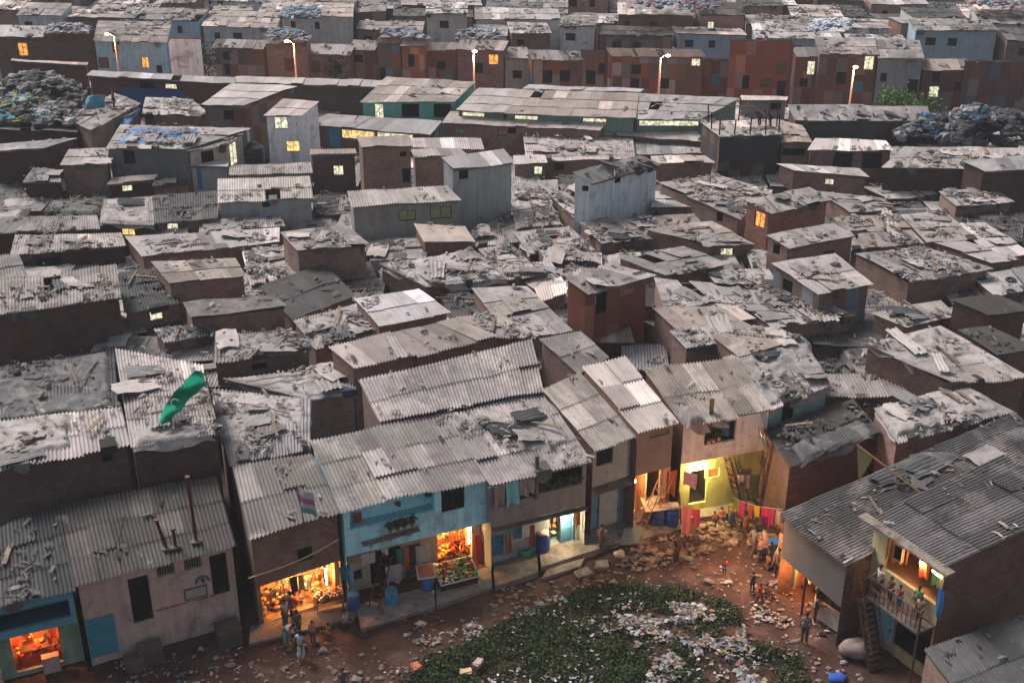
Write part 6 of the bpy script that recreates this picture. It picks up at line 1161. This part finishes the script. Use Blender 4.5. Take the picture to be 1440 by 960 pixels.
# rubble bank
rn = np.random.RandomState(5); MS = mat('rubble_stone', (.24, .165, .125), (.08, .055, .045), 2.5, .9, bump=.5, rnd=.5)
RB = []
for k in range(4):
    mb = MB(); lump(mb, (0, 0, .05), .3, k+30, (1.3, .9, .3), n=4, amp=.55); o = mb.build('rubble_stone', MS); RB.append(o); PROTOS.append(o)
def inpoly(x, y, P):
    c = False; j = len(P)-1
    for i in range(len(P)):
        if (P[i][1] > y) != (P[j][1] > y) and x < (P[j][0]-P[i][0])*(y-P[i][1])/(P[j][1]-P[i][1])+P[i][0]: c = not c
        j = i
    return c
RP = [(865, 800), (900, 762), (960, 748), (1000, 732), (1075, 728), (1060, 752), (1010, 775), (960, 790), (900, 805)]
cnt = 0
while cnt < 280:
    x_, y_ = rn.uniform(860, 1080), rn.uniform(725, 808)
    if inpoly(x_, y_, RP):
        put(RB[rn.randint(4)], gat(x_, y_, .05), (rn.uniform(-.25, .25), rn.uniform(-.25, .25), rn.uniform(0, 6)), 'broken pale stone in the rubble bank before the navy drums', 'stone', 'broken stones of the rubble bank', rn.uniform(.2, .5)*(1 if rn.rand() < .85 else 1.7)); cnt += 1
# weeds
GP = [(545, 985), (600, 925), (660, 905), (700, 880), (760, 858), (830, 826), (905, 824), (960, 830), (1010, 842), (1040, 862), (1060, 905), (1120, 925), (1150, 985)]
LP = [(868, 868), (905, 850), (990, 858), (1040, 880), (1075, 905), (1100, 935), (1060, 985), (905, 985), (915, 930), (880, 905)]
def scat(n, poly, s, keep=None, box=None):
    r = np.random.RandomState(s); out = []; xs = [p[0] for p in poly]; ys = [p[1] for p in poly]
    a, b = at(min(xs), max(ys)), at(max(xs), min(ys)); x0, x1 = at(min(xs), min(ys))[0], at(max(xs), min(ys))[0]
    while len(out) < n:
        p = np.array([r.uniform(min(x0, a[0]), max(x1, b[0])), r.uniform(a[1], b[1]), 0]); zc = p[1]*_c+CH*_s; px = 720+F*p[0]/zc; py = 480-F*(p[1]*_s-CH*_c)/zc
        if inpoly(px, py, poly) and (keep is None or keep(px, py, p, r)): out.append(p)
    return out
def kp(px, py, p, r):
    d = fbm(p[0]*.8, p[1]*.8, 31, 3); inl = inpoly(px, py, LP)
    return d > (.47 if inl else .36) or r.rand() < (.04 if inl else .25)
pts = scat(3600, GP, 3, kp); mb = MB(); rn = np.random.RandomState(9)
C_ = np.array(pts); n_ = 15; Q = np.repeat(C_, n_, 0)+rn.normal(0, .13, (len(C_)*n_, 3)); hg = np.repeat(.08+.42*fbm(C_[:, 0]*.9, C_[:, 1]*.9, 12, 3)*rn.uniform(.4, 1.2, len(C_)), n_)
Q[:, 2] = np.array([gz(q[0], q[1]) for q in C_]).repeat(n_)+hg*rn.uniform(.15, 1.1, len(hg))
a = rn.normal(0, 1, (len(Q), 3)); a[:, 2] *= .5; a /= np.linalg.norm(a, axis=1)[:, None]; b = np.cross(a, rn.normal(0, 1, (len(Q), 3))); b /= np.linalg.norm(b, axis=1)[:, None]; l = rn.uniform(.04, .10, len(Q))[:, None]
cc = np.array([(1, 1, 1), (1.5, 1.5, 1.1), (.6, .7, .7), (1.2, 1.0, .7)])[rn.randint(0, 4, len(Q))]*rn.uniform(.7, 1.3, len(Q))[:, None]
mb.add(np.stack([Q-a*l, Q-b*l*.45, Q+a*l, Q+b*l*.45], 1).reshape(-1, 3), np.arange(len(Q)*4).reshape(-1, 4), None, cc); tag(mb.build('weeds', M['weed'], loc=(4, 44, 0)), 'dark low weeds spreading over the middle of the yard', 'weeds', kind='stuff')
# litter
LC = [(.42, .42, .43)]*4+[(.27, .24, .23)]*7+[(.38, .22, .2), (.13, .22, .32), (.4, .28, .12), (.1, .08, .07), (.1, .08, .07), (.22, .15, .12), (.22, .15, .12), (.62, .6, .58)]
def litter(n, poly, s, sz, wd, label, keep=None):
    ps = scat(n, poly, s, keep); mb = MB(); r = np.random.RandomState(s)
    strips(mb, n, lambda i: np.array([ps[i][0], ps[i][1], float(gz(ps[i][0], ps[i][1]))+.04+(.2 if inl(ps[i]) and r.rand() < .6 else 0)]), r, sz, wd, LC, flat=.8)
    for i in range(0, n, 16):
        p = ps[i]; lump(mb, np.array([p[0], p[1], float(gz(p[0], p[1]))+.08]), r.uniform(.06, .2), int(r.randint(999)), (1.3, 1, .6), np.array(LC[r.randint(len(LC))])*.9, n=4, amp=.5)
    tag(mb.build('litter', M['litter'], loc=(float(ps[0][0]), float(ps[0][1]), 0)), label, 'litter', kind='stuff')
def inl(p): zc = p[1]*_c+CH*_s; return inpoly(720+F*p[0]/zc, 480-F*(p[1]*_s-CH*_c)/zc, GP)
litter(1150, LP, 41, (.06, .30), (.04, .2), 'dense white litter strewn in the middle of the weeds', lambda px, py, p, r: fbm(p[0]*.9, p[1]*.9, 61, 3) > .42)
EDGE = [(540, 985), (575, 905), (680, 868), (760, 845), (830, 812), (960, 808), (1060, 850), (1180, 900), (1200, 985)]
litter(650, EDGE, 42, (.05, .22), (.03, .14), 'scattered litter round the edge of the weeds', lambda px, py, p, r: fbm(p[0]*.6, p[1]*.6, 77, 3) > .5 and (not inpoly(px, py, GP) or r.rand() < .25))
YARD = [(330, 985), (350, 905), (500, 880), (690, 830), (870, 800), (1080, 740), (1130, 820), (1190, 900), (1230, 985)]
litter(800, YARD, 43, (.03, .15), (.02, .09), 'small specks of rubbish over the muddy yard', lambda px, py, p, r: fbm(p[0]*.5, p[1]*.5, 99, 3) > .44)
mb = MB(); r = np.random.RandomState(3)
for p in scat(500, YARD, 50, lambda px, py, p, r: fbm(p[0]*.5, p[1]*.5, 12, 3) > .46): lump(mb, p+[0, 0, float(gz(p[0], p[1]))+.03], r.uniform(.04, .13), int(r.randint(99)), (1.2, 1, .6), (.32, .22, .18), n=4)
tag(mb.build('pebbles', M['litter'], loc=(0, 46, 0)), 'pebbles and clods over the muddy yard', 'pebbles', kind='stuff')
for k, (px, py, c, lb) in enumerate([(655, 952, (.55, .35, .2), 'tan box lying in the weeds near the bottom edge'), (672, 940, (.4, .3, .25), 'second tan carton beside the first in the weeds'), (585, 945, (.4, .12, .06), 'reddish brown lump at the left edge of the weeds')]):
    p = gat(px, py, .2); mb = MB(); mb.box(p, .5, .32, .2, k, c); mb.box(p+[.05, .02, .2], .4, .25, .04, k+.3, tuple(x*1.2 for x in c)); tag(mb.build('carton', M['paint'], loc=[float(x) for x in p]), lb, 'carton')
# rag litter under hall
litter(120, [(150, 975), (160, 930), (340, 905), (350, 975)], 44, (.06, .25), (.04, .15), 'pale scraps on the ground below the pink hall')
# ------------------------------------------------------------------ people
def skinned(verts, edges, radii, mt, name, sub=1):
    me = bpy.data.meshes.new(name); me.from_pydata([tuple(map(float, v)) for v in verts], edges, []); o = bpy.data.objects.new(name, me); COL.objects.link(o)
    sm = o.modifiers.new('skin', 'SKIN'); sm.use_smooth_shade = True
    for i, r in enumerate(radii):
        sv = me.skin_vertices[0].data[i]; sv.radius = (r, r) if np.isscalar(r) else r; sv.use_root = i == 0
    ss = o.modifiers.new('sub', 'SUBSURF'); ss.levels = sub; ss.render_levels = sub
    bpy.context.view_layer.update(); dg = bpy.context.evaluated_depsgraph_get(); ev = o.evaluated_get(dg)
    nm = bpy.data.meshes.new_from_object(ev); nm.name = name; bpy.data.objects.remove(o); nm.materials.clear(); nm.materials.append(mt)
    ca = nm.attributes.new('col', 'FLOAT_COLOR', 'FACE') if 'col' not in nm.attributes else nm.attributes['col']; ca.data.foreach_set('color', np.ones(len(ca.data)*4, np.float32))
    return nm
def colored(me, c):
    m2 = me.copy(); a = m2.attributes['col']; a.data.foreach_set('color', np.tile(np.array([*c, 1], np.float32), len(a.data))); return m2
def pose(kind):
    J = dict(pel=(0, 0, .92), bel=(0, 0, 1.08), che=(0, .0, 1.30), neck=(0, .0, 1.47), jaw=(0, -.02, 1.55), head=(0, -.01, 1.66), top=(0, .01, 1.74), nose=(0, -.105, 1.635),
             ls=(.17, 0, 1.42), le=(.24, .02, 1.14), lw=(.25, -.1, .90), lh=(.25, -.14, .84), rs=(-.17, 0, 1.42), re=(-.24, .02, 1.14), rw=(-.25, -.1, .90), rh=(-.25, -.14, .84),
             lhp=(.09, 0, .88), lk=(.10, -.02, .49), la=(.10, .03, .09), lt=(.11, -.15, .04), rhp=(-.09, 0, .88), rk=(-.10, -.02, .49), ra=(-.10, .03, .09), rt=(-.11, -.15, .04))
    if kind == 'walk': J.update(lk=(.10, -.16, .52), la=(.10, -.18, .10), lt=(.10, -.36, .06), rk=(-.10, .06, .48), ra=(-.10, .30, .13), rt=(-.10, .16, .03), le=(.24, .14, 1.16), lw=(.24, .12, .92), lh=(.24, .10, .86), re=(-.24, -.10, 1.16), rw=(-.22, -.28, 1.0), rh=(-.22, -.33, .96))
    if kind == 'sit':
        for k in list(J): J[k] = (J[k][0], J[k][1], J[k][2]-.70)
        J.update(lk=(.15, -.36, .46), la=(.13, -.34, .08), lt=(.13, -.52, .04), rk=(-.15, -.36, .46), ra=(-.13, -.34, .08), rt=(-.13, -.52, .04), lw=(.14, -.30, .50), lh=(.12, -.36, .50), rw=(-.14, -.30, .50), rh=(-.12, -.36, .50), le=(.24, -.06, .50), re=(-.24, -.06, .50), pel=(0, .04, .20), lhp=(.09, .02, .18), rhp=(-.09, .02, .18))
    if kind == 'bend':
        for k in ('bel', 'che', 'neck', 'jaw', 'head', 'top', 'nose', 'ls', 'rs'):
            x, y, z = J[k]; dz = z-.92; a = .95; J[k] = (x, y*math.cos(a)-dz*math.sin(a), .92+dz*math.cos(a)+y*math.sin(a))
        J.update(le=(.22, -.52, .92), lw=(.18, -.60, .68), lh=(.17, -.62, .60), re=(-.22, -.52, .92), rw=(-.18, -.60, .68), rh=(-.17, -.62, .60), lk=(.11, -.08, .48), rk=(-.11, -.02, .48))
    if kind == 'lean': J.update(lw=(.20, -.30, 1.08), lh=(.18, -.37, 1.08), rw=(-.20, -.30, 1.08), rh=(-.18, -.37, 1.08), le=(.25, -.08, 1.14), re=(-.25, -.08, 1.14), che=(0, -.03, 1.30), head=(0, -.07, 1.65), top=(0, -.05, 1.73), nose=(0, -.165, 1.61), jaw=(0, -.07, 1.54), neck=(0, -.04, 1.46))
    return J
RAD = dict(pel=.115, bel=.105, che=.125, neck=.05, jaw=.062, head=.088, top=.055, nose=.014, ls=.06, le=.042, lw=.027, lh=.034, rs=.06, re=.042, rw=.027, rh=.034, lhp=.088, lk=.056, la=.036, lt=.032, rhp=.088, rk=.056, ra=.036, rt=.032)
BE = [('pel', 'bel'), ('bel', 'che'), ('che', 'neck'), ('neck', 'jaw'), ('jaw', 'head'), ('head', 'top'), ('head', 'nose'), ('che', 'ls'), ('ls', 'le'), ('le', 'lw'), ('lw', 'lh'), ('che', 'rs'), ('rs', 're'), ('re', 'rw'), ('rw', 'rh'), ('pel', 'lhp'), ('lhp', 'lk'), ('lk', 'la'), ('la', 'lt'), ('pel', 'rhp'), ('rhp', 'rk'), ('rk', 'ra'), ('ra', 'rt')]
def skel(J, names, edges, grow=0, scale=1.0):
    V = [J[n] for n in names]; ix = {n: i for i, n in enumerate(names)}; return V, [(ix[a], ix[b]) for a, b in edges], [RAD[n]*scale+grow for n in names]
PM = {}
def pmesh(kind):
    if kind in PM: return PM[kind]
    J = pose(kind); names = ['pel']+[n for n in J if n != 'pel']; V, E_, r = skel(J, names, BE)
    for sd in ('l', 'r'):        # fingers and thumb
        h = np.array(J[sd+'h']); w_ = np.array(J[sd+'w']); d = (h-w_)/np.linalg.norm(h-w_); side = np.cross(d, (1, 0, 0)); side /= np.linalg.norm(side); bn = np.array([-1 if sd == 'l' else 1, 0, 0])*.3; i0 = names.index(sd+'h')
        for k, (o, ln) in enumerate([(-.028, .075), (-.009, .09), (.01, .085), (.028, .065)]):
            V.append(h+d*.02+side*o); r.append(.0095); E_.append((i0, len(V)-1)); V.append(h+d*(.02+ln*.55)+side*o*1.1+bn*.02); r.append(.0085); E_.append((len(V)-2, len(V)-1)); V.append(h+d*(.02+ln)+side*o*1.05+bn*.09); r.append(.007); E_.append((len(V)-2, len(V)-1))
        V.append(h-side*.045-d*.005+bn*.05); r.append(.011); E_.append((i0, len(V)-1)); V.append(h-side*.06+d*.03+bn*.1); r.append(.009); E_.append((len(V)-2, len(V)-1))
    body = skinned(V, E_, r, M['skin'], 'person', 1)
    def part(edges, grow, sc=1.0, nm='x', ex={}):
        ns = []; 
        for a, b in edges:
            for q in (a, b):
                if q not in ns: ns.append(q)
        V, E2, rr = skel(J, ns, edges, grow, sc); rr = [ex.get(n, x) for n, x in zip(ns, rr)]; return skinned(V, E2, rr, M['cloth'], nm, 1)
    J['lue'] = tuple((np.array(J['ls'])+np.array(J['le']))/2*1.0); J['rue'] = tuple((np.array(J['rs'])+np.array(J['re']))/2); RAD['lue'] = RAD['rue'] = .05
    J['nb'] = tuple(np.array(J['che'])*.35+np.array(J['neck'])*.65); RAD['nb'] = .075
    shirt = part([('che', 'bel'), ('bel', 'pel'), ('che', 'nb'), ('che', 'ls'), ('ls', 'lue'), ('che', 'rs'), ('rs', 'rue')], .022, nm='shirt')
    trous = part([('pel', 'lhp'), ('lhp', 'lk'), ('lk', 'la'), ('pel', 'rhp'), ('rhp', 'rk'), ('rk', 'ra')], .02, nm='trousers')
    for q in ('l', 'r'): J[q+'mk'] = tuple((np.array(J[q+'hp'])*.25+np.array(J[q+'k'])*.75)); RAD[q+'mk'] = .068
    shorts = part([('pel', 'lhp'), ('lhp', 'lmk'), ('pel', 'rhp'), ('rhp', 'rmk')], .022, nm='shorts')
    m1 = tuple((np.array(J['lk'])+np.array(J['rk']))/2); m2 = tuple((np.array(J['la'])+np.array(J['ra']))/2+np.array([0, 0, .03])); J['mk'] = m1; J['ma'] = m2; RAD['mk'] = .17; RAD['ma'] = .20
    skirt = part([('pel', 'mk'), ('mk', 'ma')], .03, nm='skirt', ex={'pel': .15, 'mk': .2, 'ma': .24})
    hd = np.array(J['head']); tp = np.array(J['top']); hb = MB(); u, v = np.meshgrid(np.linspace(0, 2*math.pi, 17), np.linspace(0, math.pi*.58, 8), indexing='ij')
    Q = np.stack([np.cos(u)*np.sin(v)*.098, np.sin(u)*np.sin(v)*.108+.014, np.cos(v)*.115+.02], -1); Q[..., 2] = np.where(Q[..., 1] < -.055, np.maximum(Q[..., 2], .045), Q[..., 2]); hb.grid(Q+hd+[0, .0, .0], None, (1, 1, 1)); ho = hb.build('hair', M['hair'], smooth=True); hair = ho.data; bpy.data.objects.remove(ho)
    eb = MB(); f = np.array(J['nose'])-hd; f /= np.linalg.norm(f)
    for sx in (-.032, .032): lump(eb, hd+[sx, 0, .0]+f*.082+np.array([0, 0, .012]), .012, 1, n=4, amp=0)
    eo = eb.build('eyes', M['hair'], smooth=True); eyes = eo.data; bpy.data.objects.remove(eo)
    PM[kind] = dict(body=body, shirt=shirt, trousers=trous, shorts=shorts, skirt=skirt, hair=hair, eyes=eyes); return PM[kind]
def person(p, rz, kind, top, bot, label, h=1.66, bottom='trousers', group=None):
    m = pmesh(kind); s = h/1.76; o = bpy.data.objects.new('person', m['body']); COL.objects.link(o); o.location = [float(x) for x in p]; o.rotation_euler = (0, 0, rz); o.scale = (s, s, s); tag(o, label, 'person', group)
    for nm, me in (('shirt', colored(m['shirt'], top) if top else None), (bottom, colored(m[bottom], bot)), ('hair', m['hair']), ('eyes', m['eyes'])):
        if me is None: continue
        c = bpy.data.objects.new(nm, me); COL.objects.link(c); c.parent = o
def pp(px, py, z=None): return gat(px, py) if z is None else at(px, py, z)
PPL = [(404, 905, .8, 'bend', (.5, .5, .5), (.25, .35, .36), 'person in a white shirt stooping left of the orange lit shop', 1.7, 'trousers'), (424, 930, 2.6, 'walk', (.35, .45, .55), (.45, .45, .5), 'person in a pale blue shirt walking toward the bottom edge', 1.6, 'skirt'),
       (441, 908, -.3, 'stand', (.5, .16, .18), (.09, .07, .07), 'child in a pink shirt before the orange lit shop', 1.3, 'trousers'), (402, 882, 1.0, 'lean', (.55, .5, .45), (.12, .12, .16), 'person in cream standing at the orange shop entrance', 1.65, 'trousers'), (411, 872, 2.2, 'stand', (.07, .07, .08), (.06, .06, .07), 'person in black inside the orange shop entrance', 1.65, 'trousers'),
       (950, 793, .6, 'stand', (.05, .03, .03), (.045, .03, .03), 'person in dark clothes standing on the rubble bank', 1.72, 'trousers'), (1058, 782, 2.2, 'walk', (.13, .14, .17), (.07, .06, .07), 'person in a grey shirt walking toward the lane corner', 1.7, 'trousers'), (1066, 792, 1.4, 'bend', (.08, .05, .04), (.05, .04, .04), 'dark figure bent over beside the grey shirted person', 1.6, 'trousers'),
       (1018, 812, .2, 'stand', (.4, .04, .03), (.03, .15, .35), 'small child in a red shirt and blue shorts', 1.05, 'shorts'), (1067, 852, .5, 'walk', (.45, .05, .03), (.12, .03, .03), 'child in a red shirt near the right of the weeds', 1.25, 'trousers'), (1057, 835, 2.6, 'stand', (.05, .045, .05), (.04, .04, .05), 'child in dark clothes left of the red shirted child', 1.2, 'trousers'),
       (1092, 812, -.6, 'stand', (.10, .09, .12), (.05, .05, .06), 'person in dark clothes by the orange yellow bundle', 1.6, 'trousers'), (1130, 905, 3.0, 'stand', (.16, .18, .16), (.07, .06, .06), 'person in a grey green shirt near the low whitewashed wall', 1.68, 'trousers'), (1028, 738, .2, 'stand', (.45, .4, .08), (.02, .08, .2), 'woman in a yellow top and blue skirt near the broad ladder', 1.6, 'skirt'),
       (1014, 728, .3, 'sit', (.6, .22, .04), (.3, .08, .04), 'child in orange crouching on the step by the yellow green wall', 1.2, 'shorts'), (1004, 731, -.4, 'sit', (.5, .2, .06), (.4, .12, .05), 'smaller child in red orange on the yellow green wall step', .95, 'shorts'), (802, 762, -.9, 'sit', (.07, .06, .06), (.08, .07, .08), 'person in dark clothes squatting by the lit doorway', 1.65, 'trousers'), (1145, 872, 1.5, 'lean', (.5, .35, .25), (.15, .1, .1), 'person in a pale shirt in the dim orange shop', 1.65, 'trousers'),
       (1080, 800, 2.0, 'sit', (.12, .06, .04), (.08, .05, .04), 'dark figure squatting among the sacks at the lane corner', 1.6, 'trousers'), (895, 726, .4, 'sit', (.35, .12, .06), (.2, .1, .1), 'person squatting under the bright bare bulb', 1.6, 'trousers')]
PPL += [(1046, 760, 1.0, 'stand', (.2, .08, .05), (.05, .05, .06), 'person in dull red left of the grey shirted person', 1.6, 'trousers'), (1098, 770, 2.8, 'stand', (.3, .12, .05), (.06, .05, .05), 'person in rust shirt behind the bright blue barrel', 1.6, 'trousers'), (1077, 838, .9, 'sit', (.07, .05, .05), (.05, .05, .05), 'dark child crouching right of the red shirted child', 1.1, 'shorts'),
        (486, 880, 1.2, 'sit', (.3, .35, .35), (.05, .06, .08), 'person in pale blue grey squatting by the blue barrel near the orange shop', 1.6, 'trousers'), (462, 892, -.8, 'sit', (.5, .28, .15), (.4, .2, .1), 'child in tan sitting before the packet table', 1.1, 'shorts'), (420, 900, -2.4, 'stand', (.08, .08, .1), (.06, .06, .07), 'person in black between the stooping person and the pink shirted child', 1.6, 'trousers'),
        (845, 775, 1.0, 'stand', (.12, .07, .06), (.05, .04, .05), 'person in dark brown on the warm lit platform', 1.6, 'trousers'), (484, 985, .3, 'walk', (.1, .1, .12), (.06, .06, .07), 'person in black walking at the bottom edge', 1.65, 'trousers'), (645, 815, 2.9, 'stand', (.4, .25, .1), (.1, .08, .08), 'shopper in tan at the vegetable stall', 1.5, 'trousers')]
PPL = [q for q in PPL if 'shopper' not in q[6]]
for (px, py, rz, kd, tc, bc, lb, hh, bt) in PPL: person(pp(px, py), rz, kd, tc, bc, lb, hh, bt)
p = at(1004, 728, .2)
fU = Fac(HOUSES['R15']); 
az = math.atan2(fU.n[1], fU.n[0])+math.pi/2
for k, (u_, tc, bc, hh, lb) in enumerate([(.35, (.55, .48, .45), (.06, .06, .1), 1.6, 'boy in a white vest at the left of the balcony rail'), (1.0, (.12, .04, .04), (.05, .05, .08), 1.4, 'child in dark red beside the boy in the white vest'), (1.5, (.25, .06, .08), (.04, .12, .3), 1.3, 'child in blue trousers in the middle of the balcony'), (2.1, (.10, .3, .12), (.05, .05, .07), 1.5, 'child in green at the back of the balcony'), (2.6, (.3, .22, .12), (.08, .05, .05), 1.45, 'child in tan at the right end of the balcony')]):
    person(fU.p(s0+u_, 3.04, .62 if k != 3 else .2), az+(k-2)*.12, 'lean', tc, bc, lb, hh, 'trousers', 'children on the cream house balcony')
for k, (px, py, z, kd, lb) in enumerate([(161, 153, 7.6, 'stand', 'dark figure standing on the brick workshop roof'), (128, 147, 7.6, 'stand', 'dark figure beside the teal tarpaulin heap'), (1068, 178, 8.0, 'bend', 'person bending over on the unfinished roof'), (1083, 179, 8.0, 'bend', 'second bent person at the right of the unfinished roof')]):
    person(at(px, py, z), 2+k, kd, (.05, .04, .05), (.04, .04, .05), lb, 1.7)
for k, px in enumerate((455, 560, 712, 730, 1090, 1320)):
    person(at(px, 109+(px-400)*.042, 0)+[0, 1.5, 0], k*1.3, 'walk' if k % 2 else 'stand', [(.5, .5, .5), (.1, .1, .2), (.4, .1, .1), (.3, .3, .35), (.5, .3, .2), (.1, .1, .1)][k], (.06, .06, .08), ['person in white by the smooth grey roofed street house', 'person in navy before the sheet clad street houses', 'person in red on the far street', 'person in grey on the far street right of the one in red', 'person in tan before the dusty tree', 'person in black before the red street house'][k], 1.65)
# ------------------------------------------------------------------ haze
hm = bpy.data.materials.new('haze_air'); hm.use_nodes = True; hn = hm.node_tree; hn.nodes.clear(); ho = hn.nodes.new('ShaderNodeOutputMaterial'); hv = hn.nodes.new('ShaderNodeVolumePrincipled')
hv.inputs['Color'].default_value = (.86, .88, .92, 1); hv.inputs['Density'].default_value = .0004; hn.links.new(hv.outputs[0], ho.inputs['Volume'])
mb = MB(); mb.obox((-4100, -4100, -1), (8200, 0, 0), (0, 8200, 0), (0, 0, 39)); hz = mb.build('haze', hm); tag(hz, kind='stuff')
# ------------------------------------------------------------------ tidy
for o in PROTOS:
    if o.name not in PUSED: bpy.data.objects.remove(o)
for o in bpy.data.objects:
    if '_o' in o: del o['_o']
